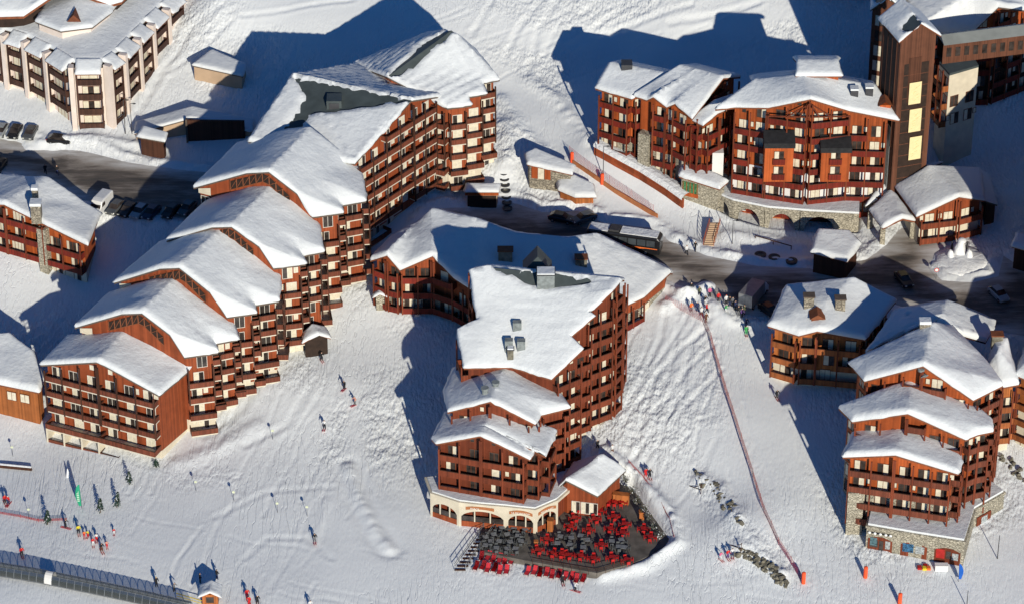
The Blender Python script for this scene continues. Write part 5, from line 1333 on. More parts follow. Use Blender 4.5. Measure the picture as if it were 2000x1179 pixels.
# ------------------------------------------------------------------ top left residence, chalets on the left, sheds
def west():
    # curved cream residence with brown lattice balconies
    ST8 = dict(bay=4.0, rail='lattice', band=False, depth=.9, kinds=('threec','three','curtain'), kw=(3,2,3), fr='frame_brown', posts=True, post_m='lattice', ww=2.9, wsmall=0, run=1, solid=True, bskip=0, skip=0)
    E = 26.3
    pts = [(-45,55),(12,70),(54,84),(96,105),(139,132),(206,131),(235,110),(263,80),(290,52),(320,22),(352,-8)]
    W = [P(*q, E) for q in pts]
    par = thing('residence', 'curved cream residence with brown lattice balconies in the top left corner', 'building', (W[4][0], W[4][1]+8, 15))
    bk = [(W[-1][0]+4, W[-1][1]+16), (W[0][0]-5, W[0][1]+30)]
    foot = [(p[0], p[1]) for p in W]+bk
    make_walls(par, foot, E-.2, 'cream_pink', zlow=11)
    for i in range(len(W)-1):
        A, B = W[i], W[i+1]; L = math.dist(A[:2], B[:2]); t = unit(A, B)
        if L < 2.5: continue
        k = .75/L
        A2 = (A[0]+(B[0]-A[0])*k, A[1]+(B[1]-A[1])*k); B2 = (B[0]-(B[0]-A[0])*k, B[1]-(B[1]-A[1])*k)
        facade(par, A2, B2, E-2.9, E, **dict(ST8, bay=max(3.2, L-1.5) if L < 6 else 3.6, ww=min(2.9, L-2.4)))
        # snow-capped little roof over each bay
        n = np.array((t[1], -t[0]))
        fc = [[off(A2+(E-.1,), n, 1.35, -.55), off(B2+(E-.1,), n, 1.35, -.55), off(B2+(E-.1,), n, -1.2, .75), off(A2+(E-.1,), n, -1.2, .75)]]
        make_roof(par, fc, .6, .2, 'fascia_wood', name='bay_roof', seed=60+i, step=.9)
        b = MB(); b.box(-.42, .42, -1.15, .2, -14, .5); place('pilaster', _pil(), par, (A[0], A[1], E), math.atan2(t[1], t[0]))
    # terrace roof, attic
    ip = inset(foot, 1.0)
    cz = [(p[0], p[1], E+.35) for p in ip]
    c = (sum(p[0] for p in ip)/len(ip), sum(p[1] for p in ip)/len(ip), E+2.4)
    make_roof(par, [[cz[k], cz[(k+1) % len(cz)], c] for k in range(len(cz))], .6, .3, name='terrace_roof', seed=75, step=1.2)
    E2 = E+1.5
    at = [P(77,58,E2), P(122,75,E2), P(178,68,E2), P(214,40,E2)]
    atp = [(p[0], p[1]) for p in at]+[(at[3][0]+2, at[3][1]+8), (at[0][0]+2, at[0][1]+12)]
    make_walls(par, atp, E2+1.6, 'cream_pink', zlow=E-1, name='attic_wall')
    o = inset(atp, -.5); oz = [(p[0], p[1], E2+1.6) for p in o]; c = (sum(p[0] for p in o)/len(o), sum(p[1] for p in o)/len(o)+2, E2+3.4)
    make_roof(par, [[oz[k], oz[(k+1) % len(oz)], c] for k in range(len(oz))], .6, .3, name='attic_roof', seed=76, step=1.0)
    q = P(145,36,E2+3.2); b = MB(); b.add([(q[0]-1.2,q[1]-.6,q[2]-.4),(q[0],q[1]-.6,q[2]+.9),(q[0]+1.2,q[1]-.6,q[2]-.4),(q[0],q[1]+2.5,q[2]+.7)], [(0,2,1),(0,1,3),(1,2,3)]); b.build('dormer', 'frame_brown', par)
    E3 = E2+2.2
    g = [P(-60,35,E3), P(46,32,E3+.2), P(125,-22,E3+4), P(215,10,E3+.2), P(238,4,E3+.5), P(300,-60,E3+1), P(-60,-60,E3+2)]
    make_walls(par, inset([(p[0], p[1]) for p in g], 1.4), E3+.2, 'dark_infill', zlow=E+1, name='upper_wall')
    c = P(120,-60,E3+4.5)
    make_roof(par, [[g[k], g[(k+1) % 7], c] for k in range(7)], .9, .5, 'fascia_wood', name='upper_roof', seed=77, step=1.2)

    # plain shed in the slope
    E = 20.8
    a, b_, c, d = P(375,128,E), P(474,150,E-.6), P(482,128,E-.3), P(414,98,E+.3)
    building('shed', 'plain tan shed half buried in the snow slope', [[a, b_, c, d]], eave=.2, wall='plaster_tan', style=None, snow=.45, seed=81, thick=.25, step=1)
    # garage building by the road
    E = 17.4
    a, ap, b_ = P(262,262,E-2.0), P(372,232,E+.3), P(492,258,E-1.3)
    t = unit(a, b_); D = np.array((-t[1], t[0]))
    par, *_ = building('garage_building', 'low tan garage building with a dark opening beside the upper road', [[a, ap, off(ap, D, 3.5, .2), off(a, D, 3.5, .2)], [ap, b_, off(b_, D, 3.5, .2), off(ap, D, 3.5, .2)]], eave=.3, wall='plaster_tan', style=None, snow=.4, seed=82, thick=.25)
    p, q = onplane(368,290,a,b_), onplane(480,296,a,b_); rz = math.atan2(t[1], t[0])
    b = MB(); b.box(0, math.dist(p[:2], q[:2]), -.12, .25, -1.0, 4.6); b.box(-.2, .1, -.5, .2, -1, 4.9, 1); place('carport_shade_slab', b.mesh('carport_shade_slab', ['timber_dark', 'fascia']), par, (p[0], p[1], 13.6), rz)  # dark slab painted in for the shaded inside of the open carport
    # kiosk
    E = 17.0
    a, b_, c, d = P(268,268,E), P(322,278,E), P(328,262,E+.4), P(280,248,E+.6)
    par, *_ = building('kiosk', 'small dark kiosk with a green sign at the road side', [[a, b_, c, d]], eave=.4, wall='timber_dark', style=None, snow=.55, seed=83, thick=.25, step=.6)
    # left chalet
    E = 15.2
    rr = P(172,480,E)
    hd = R(27); t = np.array((math.cos(hd), -math.sin(hd))); D = np.array((math.sin(hd), math.cos(hd)))
    ap = onplane(8,400,rr,off(rr, t, -5))
    half = (rr[0]-ap[0])/t[0]
    ll = off(rr, -t, 2*half*.95)
    dep = 9.5
    ap2, rr2 = P(98,352,ap[2]), P(196,419,E+.2); ll2 = off(ll, D, dep)
    g = P(148,372,17.6)
    par, zf, ol, ft = building('chalet', 'red-brown chalet with stone chimney pier at the left edge', [[ll, ap, ap2, ll2], [ap, rr, rr2, ap2]], eave=1.0, wall='wood_orange', zbase=9.2, basemat='cream', zf=9.4, style=dict(STH, rail='rail_burgundy', bay=3.6, shut=('cream', .6), ww=1.3), snow=.8, seed=84, fac=lambda nx, ny, i, A, B: {} if ny < -.3 else None, fascia='fascia_wood', rough=.5)
    for px, py, z, w in ((69,383,19.0,.9), (71,412,19.0,1.6)):
        q = P(px, py, z); b = MB(); b.box(q[0]-w/2, q[0]+w/2, q[1]-w/2, q[1]+w/2, q[2]-2, q[2]+1.3); b.box(q[0]-w/2-.1, q[0]+w/2+.1, q[1]-w/2-.1, q[1]+w/2+.1, q[2]+1.3, q[2]+1.8, 1); b.build('chimney', ['stone', 'snow_roof'], par)
    q = onplane(77,540,off(ft[0], (0, 0), 0) if False else (ft[0][0], ft[0][1], 0), (ft[1][0], ft[1][1], 0)) if False else off(rr, -t, 8.8)
    b = MB(); b.box(-.8, .8, -.5, 1.2, 0, 11.8); place('chimney_pier', b.mesh('chimney_pier', ['stone_pale']), par, (q[0]+D[0]*.3, q[1]+D[1]*.3, 4.0), math.atan2(t[1], t[0]))
    # low building lower left
    E = 7.0
    a, b_, c, d = P(-40,742,E), P(76,766,E), P(88,745,E+.3), P(66,690,E+1.6)
    e, f = P(20,655,E+2.2), P(-40,660,E+2.2)
    par, zf, ol, ft = building('low_house', 'low honey-walled house at the left edge with a thick snow roof', [[a, b_, d, e, f], [b_, c, d]], eave=.5, wall='wood_honey', zf=3.4, style=None, snow=.9, seed=85, fascia='fascia_wood')
    t = unit(a, b_); rz = math.atan2(t[1], t[0])
    for px in (25, 50):
        q = onplane(px, 790, off(a, (-t[1], t[0]), .42), off(b_, (-t[1], t[0]), .42)); place('window', win_mesh('curtain', 1.6, 1.6, 'frame_brown'), par, (q[0], q[1], 4.2), rz)
def _pil():
    if 'pil' not in _mc: b = MB(); b.box(-.42, .42, -1.15, .2, -14, .5); _mc['pil'] = b.mesh('pilaster', ['cream_pink'])
    return _mc['pil']
west()
# ------------------------------------------------------------------ people
def body_mesh(key, J, E, cut):
    me = bpy.data.meshes.new('tmp'); names = list(J); me.from_pydata([J[n][:3] for n in names], [], [(names.index(a), names.index(b)) for a, b in E])
    ob = bpy.data.objects.new('tmp', me); COL.objects.link(ob)
    sk = ob.modifiers.new('s', 'SKIN'); sk.use_smooth_shade = True
    for i, n in enumerate(names):
        r = J[n][3]; me.skin_vertices[0].data[i].radius = (r, r) if not isinstance(r, tuple) else r
        me.skin_vertices[0].data[i].use_root = n == 'pelvis'
    sd = ob.modifiers.new('d', 'SUBSURF'); sd.levels = 1; sd.render_levels = 1
    dg = bpy.context.evaluated_depsgraph_get(); m2 = bpy.data.meshes.new_from_object(ob.evaluated_get(dg)); bpy.data.objects.remove(ob)
    hip, neck, chin = cut
    idx = []
    for p in m2.polygons:
        c = p.center
        idx.append(1 if c.z < hip else (2 if (c.z > neck and c.z < chin and c.y < 0.02) else (3 if c.z > neck else 0)))
    m2['idx'] = idx; return m2
JS = {'pelvis': (0,0,.95,.15), 'chest': (0,.0,1.30,(.20,.14)), 'neck': (0,-.01,1.50,.075), 'head': (0,-.03,1.64,.115), 'crown': (0,-.02,1.75,.09),
      'shl': (.19,0,1.40,.085), 'ell': (.27,-.06,1.13,.065), 'hal': (.24,-.26,1.0,.05), 'shr': (-.19,0,1.40,.085), 'elr': (-.27,-.06,1.13,.065), 'har': (-.24,-.26,1.0,.05),
      'kl': (.11,-.03,.52,.085), 'al': (.12,.02,.12,.07), 'tl': (.13,-.14,.05,.06), 'kr': (-.11,-.03,.52,.085), 'ar': (-.12,.02,.12,.07), 'tr': (-.13,-.14,.05,.06)}
ES = [('pelvis','chest'),('chest','neck'),('neck','head'),('head','crown'),('chest','shl'),('shl','ell'),('ell','hal'),('chest','shr'),('shr','elr'),('elr','har'),('pelvis','kl'),('kl','al'),('al','tl'),('pelvis','kr'),('kr','ar'),('ar','tr')]
def vary(J, **k):
    d = dict(J); d.update(k); return d
JK = vary(JS, pelvis=(0,.10,.82,.15), chest=(0,-.06,1.14,(.20,.14)), neck=(0,-.13,1.33,.075), head=(0,-.17,1.46,.115), crown=(0,-.16,1.57,.09), shl=(.19,-.08,1.24,.085), ell=(.30,-.20,1.02,.065), hal=(.28,-.42,1.0,.05), shr=(-.19,-.08,1.24,.085), elr=(-.30,-.20,1.02,.065), har=(-.28,-.42,1.0,.05), kl=(.13,-.10,.46,.085), kr=(-.13,-.10,.46,.085))
JW = vary(JS, kl=(.1,-.20,.54,.085), al=(.11,-.22,.12,.07), tl=(.12,-.38,.06,.06), kr=(-.1,.05,.52,.085), ar=(-.11,.30,.16,.07), tr=(-.12,.18,.05,.06), hal=(.22,.16,.92,.05), ell=(.26,.08,1.14,.065), har=(-.22,-.34,1.02,.05))
BODY = {'stand': body_mesh('stand', JS, ES, (.93, 1.52, 1.70)), 'ski': body_mesh('ski', JK, ES, (.82, 1.35, 1.52)), 'walk': body_mesh('walk', JW, ES, (.93, 1.52, 1.70))}
CLO = {'red': (.55,.02,.02), 'black': (.015,.015,.018), 'navy': (.02,.03,.09), 'white': (.65,.65,.66), 'yellow': (.65,.55,.03), 'pink': (.6,.12,.25), 'orange': (.75,.16,.03), 'green': (.05,.35,.10), 'brown': (.12,.05,.03), 'grey': (.16,.16,.17), 'purple': (.12,.06,.2), 'salmon': (.6,.28,.22), 'olive': (.10,.11,.06)}
for k, c in CLO.items(): mat('cloth_'+k, c, .8, .2, 6)
_ski = MB(); _ski.box(-.05, .05, -.85, .75, .0, .03); _ski.add([(-.05,-.85,0),(.05,-.85,0),(.05,-1.0,.12),(-.05,-1.0,.12)], [(0,1,2,3)]); _skim = _ski.mesh('ski', ['cloth_red'])
_pole = MB(); _pole.bar((0,0,0), (0,.1,1.05), .014); _polem = _pole.mesh('ski_pole', ['metal_dark'])
_brd = MB(); _brd.box(-.14, .14, -.75, .75, 0, .04); _brdm = _brd.mesh('snowboard', ['cloth_black'])
_pm = {}
def person(px, py, jacket, pants, label, pose='stand', rz=0.0, hat='black', sc=1.0, skis=False, poles=False, board=False, p=None):
    k = (pose, jacket, pants, hat)
    if k not in _pm:
        m = BODY[pose].copy(); m.name = 'person_body'; m.materials.clear()
        for c in ('cloth_'+jacket, 'cloth_'+pants, 'skin', 'cloth_'+hat): m.materials.append(MATS[c])
        m.polygons.foreach_set('material_index', list(BODY[pose]['idx'])); m.polygons.foreach_set('use_smooth', [True]*len(m.polygons)); del m['idx']; _pm[k] = m
    g = p if p is not None else G(px, py)
    o = thing('person', label, 'person', (g[0], g[1], g[2]+.03), rz=rz); o.scale = (sc*1.06,)*3
    b = bpy.data.objects.new('body', _pm[k]); COL.objects.link(b); b.parent = o
    if skis:
        for sx in (-.13, .13):
            q = bpy.data.objects.new('ski', _skim); COL.objects.link(q); q.parent = o; q.location = (sx, 0, 0)
    if poles:
        for sx in (-.3, .3):
            q = bpy.data.objects.new('ski_pole', _polem); COL.objects.link(q); q.parent = o; q.location = (sx, -.45, 0)
    if board:
        q = bpy.data.objects.new('snowboard', _brdm); COL.objects.link(q); q.parent = o; q.rotation_euler = (0, 0, R(80))
    return o
PPL = [
 (10,982,'red','black','skier in red at the far left edge beside another red skier','ski',.4,1), (17,984,'red','navy','skier in red and navy, right of a pair at the left edge','ski',-.3,1),
 (43,1084,'red','black','lone skier in a red jacket just above the lift tunnel','ski',.3,1), (128,1030,'black','black','dark-clad skier gliding between two small firs','ski',1.2,1),
 (154,1041,'yellow','black','skier in a bright yellow jacket leading a ski class','ski',.2,1), (165,1048,'orange','red','small child in orange next to the yellow instructor','ski',.1,1,.7), (172,1047,'yellow','red','small child in yellow and red in the ski class','ski',-.2,1,.7),
 (182,1064,'red','white','skier in red with white trousers in the ski class','ski',.2,1,.85), (189,1055,'white','red','skier with white jacket and red trousers in the ski class','ski',0,1,.85),
 (199,1076,'black','brown','dark-clad skier at the front of the ski class','ski',.4,1), (209,1068,'salmon','red','pink and red child at the right of the ski class','ski',.2,1,.75), (223,1042,'red','white','small child in red apart to the right of the class','ski',0,1,.65),
 (306,1145,'black','black','attendant in black with a yellow helmet behind the lift tunnel','stand',.5,0), (391,1138,'black','black','dark figure in the shade behind the lift hut','stand',2,0),
 (424,1131,'black','navy','figure half hidden behind the lift hut roof','stand',2.5,0), (340,1154,'grey','black','stooping dark figure close behind the lift tunnel','ski',1.0,0),
 (483,1166,'red','red','person in red at the bottom edge, upper of two','ski',.2,1), (487,1180,'red','red','person in red at the bottom edge, lower of two','ski',-.2,1), (503,1178,'black','black','dark skier next to the two in red at the bottom edge','ski',.3,1),
 (615,1057,'black','grey','lone dark skier on the smooth snow left of the terrace','ski',.1,1), (606,1188,'white','black','skier cut by the bottom edge','ski',.3,1),
 (673,759,'black','black','dark skier high on the slope left of the central house','ski',-.5,1), (694,790,'salmon','grey','skier in a salmon jacket on the slope left of the central house','ski',-.9,1), (634,836,'white','black','skier in a pale jacket lower on the slope by the stepped row','ski',-.2,1),
 (628,703,'black','black','dark skier just leaving the little entrance pavilion','ski',.4,1),
 (1167,877,'black','black','dark person walking beside the central house','walk',.4,0), (1196,886,'white','brown','person in a white jacket walking beside the central house','walk',.2,0),
 (1261,930,'red','red','skier in red of a pair above the terrace','ski',.3,1), (1269,931,'black','black','dark skier of a pair above the terrace','ski',.2,1),
 (1407,1092,'pink','white','skier in pink by the rock wall, leftmost of three','ski',.6,1,.9), (1421,1089,'red','purple','skier in red by the rock wall, middle of three','ski',.4,1), (1430,1086,'white','navy','skier in white by the rock wall, rightmost of three','ski',.1,1),
 (1222,492,'red','black','person in a red jacket standing beside the coach','stand',.6,0), (1341,498,'white','black','walker in white on the road below the piste','walk',.3,0), (1358,491,'black','black','dark walker on the road below the piste','walk',-.4,0),
 (1099,1138,'black','black','dark skier passing the deckchairs','ski',.2,1), (1123,1153,'white','black','skier in a pale jacket below the deckchairs','ski',1.1,1), (1517,777,'black','black','lone dark skier beside the honey chalet','ski',.3,1),
 (1350,571,'black','black','dark person at the top left of the piste crowd','stand',.3,0), (1366,579,'olive','black','person in olive in the piste crowd','stand',.2,0), (1377,594,'black','white','person in black with white trousers in the crowd','ski',.5,1),
 (1386,580,'pink','black','person in bright pink in the crowd','stand',.1,0), (1403,590,'red','black','person in bright red at the centre of the crowd','stand',.2,0), (1350,609,'orange','grey','person in orange by the net fence','stand',.4,0),
 (1362,608,'navy','navy','person in navy by the net fence','stand',0,0), (1370,618,'white','brown','person in white by the net fence','walk',.3,0), (1380,611,'red','black','person in red by the net fence','walk',1.2,0), (1379,630,'brown','brown','person in brown at the bend of the net fence','stand',.2,0),
 (1417,611,'green','white','snowboarder in green in front of the crowd','ski',1.4,2), (1418,595,'white','black','skier in white in the queue, nearest the road','stand',.2,0), (1425,598,'black','navy','second skier of the dark queue, in black and navy','stand',.6,0), (1431,599,'grey','black','skier in grey in the dark queue','stand',-.2,0),
 (1436,606,'navy','black','skier in navy in the dark queue','stand',.9,0), (1442,616,'black','grey','skier in black with grey trousers in the dark queue','stand',.1,0), (1449,621,'purple','black','skier in purple near the end of the queue','stand',.5,0), (1453,614,'olive','black','skier in olive near the end of the queue','stand',1.6,0),
 (1457,637,'navy','navy','skier in navy starting down the piste','ski',.2,1), (1457,652,'green','green','skier all in green starting down the piste','ski',.1,1),
 (89,340,'black','black','pedestrian in the shade behind the left chalet, left of two','walk',.3,0), (112,342,'black','navy','pedestrian in the shade behind the left chalet, right of two','walk',.2,0),
]
def people():
    for t in PPL:
        px, py, ja, pa, lab, pose, rz, eq = t[:8]; sc = t[8] if len(t) > 8 else 1.0
        person(px, py, ja, pa, lab, pose, rz, 'yellow' if 'yellow helmet' in lab else random.choice(('black', 'white', 'red', 'grey', 'black')), sc, eq == 1, eq == 1 and sc > .8, eq == 2)
people()
# ------------------------------------------------------------------ vehicles
for k, c in {'black': (.012,.012,.014), 'silver': (.35,.37,.38), 'grey': (.08,.085,.09), 'navy': (.012,.02,.05), 'white': (.72,.72,.72), 'green': (.10,.14,.13)}.items(): mat('paint_'+k, c, .3, .06, 2, spec=.6)
mat('tyre', (.015,.015,.015), .9, .2); mat('lamp_glass', (.6,.6,.55), .2, 0); mat('lamp_red', (.35,.02,.02), .3, 0); mat('coach_glass', (.055,.065,.075), .08, .3, .8, spec=.8); mat('bus_roof', (.55,.56,.57), .6, .1)
def loft(sections, m=0):
    """closed skin over cross-sections (lists of equal length)"""
    b = MB(); n = len(sections[0]); vs = [p for s in sections for p in s]; fs = []
    for i in range(len(sections)-1):
        for j in range(n): fs.append((i*n+j, i*n+(j+1) % n, (i+1)*n+(j+1) % n, (i+1)*n+j))
    fs.append(tuple(range(n-1, -1, -1))); fs.append(tuple((len(sections)-1)*n+j for j in range(n)))
    b.add(vs, fs, m); return b
def sect(y, w, z0, z1, wt=None, c=.12):
    wt = w if wt is None else wt
    return [(-w, y, z0), (w, y, z0), (w, y, z1-c), (wt, y, z1), (-wt, y, z1), (-w, y, z1-c)]
def wheel_mesh():
    if 'wh' not in _mc:
        b = MB(); b.bar((-.11,0,0), (.11,0,0), .32, 0, 14); b.bar((-.12,0,0), (.12,0,0), .19, 1, 10); _mc['wh'] = b.mesh('wheel', ['tyre', 'metal_grey'])
    return _mc['wh']
def car_meshes(paint, shape):
    k = ('car', paint, shape)
    if k in _mc: return _mc[k]
    if shape == 'car':
        body = loft([sect(-2.1,.74,.35,.66,.66), sect(-1.95,.84,.28,.80,.74), sect(-1.0,.88,.26,.95,.78), sect(.9,.88,.26,1.0,.80), sect(1.95,.84,.3,.98,.74), sect(2.1,.76,.4,.8,.66)])
        cab = loft([sect(-1.05,.74,.9,.98,.70), sect(-.35,.74,.9,1.43,.60), sect(1.2,.74,.9,1.46,.60), sect(1.95,.72,.9,1.02,.64)])
        cab2 = MB(); cab2.box(-.62, .62, -.3, 1.2, 1.43, 1.49); wy = (-1.3, 1.3)
    else:
        body = loft([sect(-2.7,.85,.4,.95,.75), sect(-2.5,.98,.35,1.15,.88), sect(-1.7,1.0,.33,1.3,.9), sect(-1.1,1.0,.33,2.25,.86), sect(-.5,1.0,.33,2.4,.88), sect(2.6,1.0,.36,2.4,.88), sect(2.7,.98,.45,2.3,.86)])
        cab = loft([sect(-1.75,.9,1.28,1.34,.86), sect(-1.12,1.015,1.3,2.12,.84), sect(-.2,1.015,1.35,2.1,.9)]); cab2 = MB(); cab2.box(-.8, .8, -.3, 2.4, 2.38, 2.43); wy = (-1.7, 1.7)
    y0 = -2.12 if shape == 'car' else -2.66; z = .66 if shape == 'car' else .95
    lm = []
    for s in (-1, 1):
        h = MB(); h.box(s*.6-.16, s*.6+.16, y0-.03, y0+.12, z-.09, z+.07, 0); lm.append(('headlight', h.mesh('headlight', ['lamp_glass'])))
        h = MB(); h.box(s*.62-.13, s*.62+.13, -y0-.1, -y0+.04, z, z+.2, 0); lm.append(('taillight', h.mesh('taillight', ['lamp_red'])))
    _mc[k] = (body.mesh('body', ['paint_'+paint]), cab.mesh('cabin_glass', ['glass_dark']), cab2.mesh('roof_panel', ['paint_'+paint]), lm, wy); return _mc[k]
def car(px, py, rz, paint, label, shape='car', group=None):
    g = G(px, py); o = thing('van' if shape == 'van' else 'parked_car', label, 'van' if shape == 'van' else 'car', (g[0], g[1], g[2]+.03), group, rz)
    bd, cb, rf, lm, wy = car_meshes(paint, shape)
    for n, m in (('body', bd), ('cabin_glass', cb), ('roof_panel', rf), *lm):
        q = bpy.data.objects.new(n, m); COL.objects.link(q); q.parent = o
    for sx in (-.8, .8):
        for y in wy:
            q = bpy.data.objects.new('wheel', wheel_mesh()); COL.objects.link(q); q.parent = o; q.location = (sx if shape == 'car' else sx*1.12, y, .32)
    return o
def vehicles():
    car(197,410,R(-22),'white','white delivery van parked at the end of the row by the left chalet','van')
    row = [(226,412,'grey','grey hatchback parked next to the white van'),(250,416,'black','black car, second from the white van'),(273,419,'silver','silver car in the middle of the parked row'),(296,421,'navy','navy car in deep shade, right of the silver car'),(334,419,'black','black car parked alone in the shade of the stepped row'),(366,413,'grey','grey car tucked under the eaves of the stepped row')]
    for px, py, c, l in row: car(px, py, R(-24), c, l)
    for px, py, c, l in ((2,262,'silver','silver car parked nose-out at the far top left'),(30,264,'black','black car parked beside the silver one at the top left'),(60,266,'grey','grey car, rightmost of three nose-out cars at the top left')): car(px, py, R(-12), c, l)
    car(117,280,R(78),'black','black saloon standing along the upper road'); car(-2,330,R(-15),'black','black car cut by the left edge on the upper road')
    car(1097,432,R(70),'black','dark car in the bus yard behind the low wing'); car(1140,432,R(-60),'grey','dark car beside the snow bank in the bus yard')
    car(1503,612,R(35),'black','black car in the shade left of the honey chalet'); car(1765,552,R(20),'black','black car in the shade on the road below the entrance'); car(1950,580,R(25),'silver','car parked in the shade at the right edge of the road')
    # coach
    a, b_ = G(1168,478), G(1272,494)
    t = unit(a, b_); c = ((a[0]+b_[0])/2, (a[1]+b_[1])/2, (a[2]+b_[2])/2); rz = math.atan2(t[1], t[0])
    o = thing('coach', 'black coach with snow on its roof parked beside the piste', 'bus', (c[0], c[1], c[2]+.05), rz=rz); o['_o'] = (0, 0, 0)
    def sx_(x, w, z0, z1, wt): return [(x,-w,z0),(x,w,z0),(x,w,z1-.25),(x,wt,z1),(x,-wt,z1),(x,-w,z1-.25)]
    loft([sx_(-6.0,1.15,.5,3.2,1.0), sx_(-5.8,1.25,.35,3.4,1.1), sx_(5.5,1.25,.35,3.4,1.1), sx_(5.95,1.2,.4,3.1,1.0)]).build('body', 'paint_black', o)
    b = MB(); b.box(-5.7, -2.6, -1.05, 1.05, 3.41, 3.50); b.box(-.6, 5.5, -1.05, 1.05, 3.41, 3.52); b.build('snow_cover', 'snow_pile', o); b = MB(); b.box(-2.4, -.8, -.9, .9, 3.41, 3.75); b.build('air_unit', 'metal_dark', o)
    for s in (-1, 1):
        for k in range(7): b = MB(); b.box(-5.3+k*1.52, -3.95+k*1.52, s*1.26-.015, s*1.26+.015, 1.75, 2.85); b.build('window', 'coach_glass', o)
    b = MB(); b.box(5.9, 6.0, -1.0, 1.0, 1.4, 2.9); b.build('windscreen', 'coach_glass', o)
    b = MB(); b.box(-5.6, 5.6, -1.285, -1.255, 1.32, 1.46); b.add([(-1,-1.29,.8),(3.6,-1.29,1.3),(3.6,-1.29,1.4),(-1,-1.29,.95)], [(0,1,2,3)]); b.build('stripe', 'cloth_orange', o)
    b = MB(); b.ball((.2,-1.26,1.5), .3, .05, .3, 0, 12, 6); b.build('emblem', 'cloth_red', o)
    for x in (-3.6, 3.7):
        for s in (-1.08, 1.08):
            b = MB(); b.bar((x,s-.16,.5), (x,s+.16,.5), .5, 0, 16); b.bar((x,s-.18,.5), (x,s+.18,.5), .26, 1, 12); b.build('wheel', ['tyre', 'metal_grey'], o)
    # box lorry in the shade
    g = G(1468,592); o = thing('box_lorry', 'pale box lorry standing in the shade on the road', 'lorry', (g[0], g[1], g[2]+.05), rz=R(-28)); o['_o'] = (0, 0, 0)
    b = MB(); b.box(-1.15, 1.15, -2.6, 2.4, .8, 3.0); b.build('box', 'metal_grey', o)
    loft([sect(2.5,1.0,.5,2.2,.9), sect(3.4,1.0,.45,2.2,.85), sect(4.2,1.0,.45,1.3,.9)]).build('cab', 'paint_white', o)
    b = MB(); b.box(-.95, .95, -2.64, -2.6, .95, 2.85); b.box(-.02, .02, -2.66, -2.62, .95, 2.85, 1); b.build('rear_door', ['metal_grey', 'metal_dark'], o)
    for y in (-1.6, 3.3):
        for s in (-1.0, 1.0): q = bpy.data.objects.new('wheel', wheel_mesh()); COL.objects.link(q); q.parent = o; q.location = (s, y, .42); q.scale = (1, 1.3, 1.3)
vehicles()

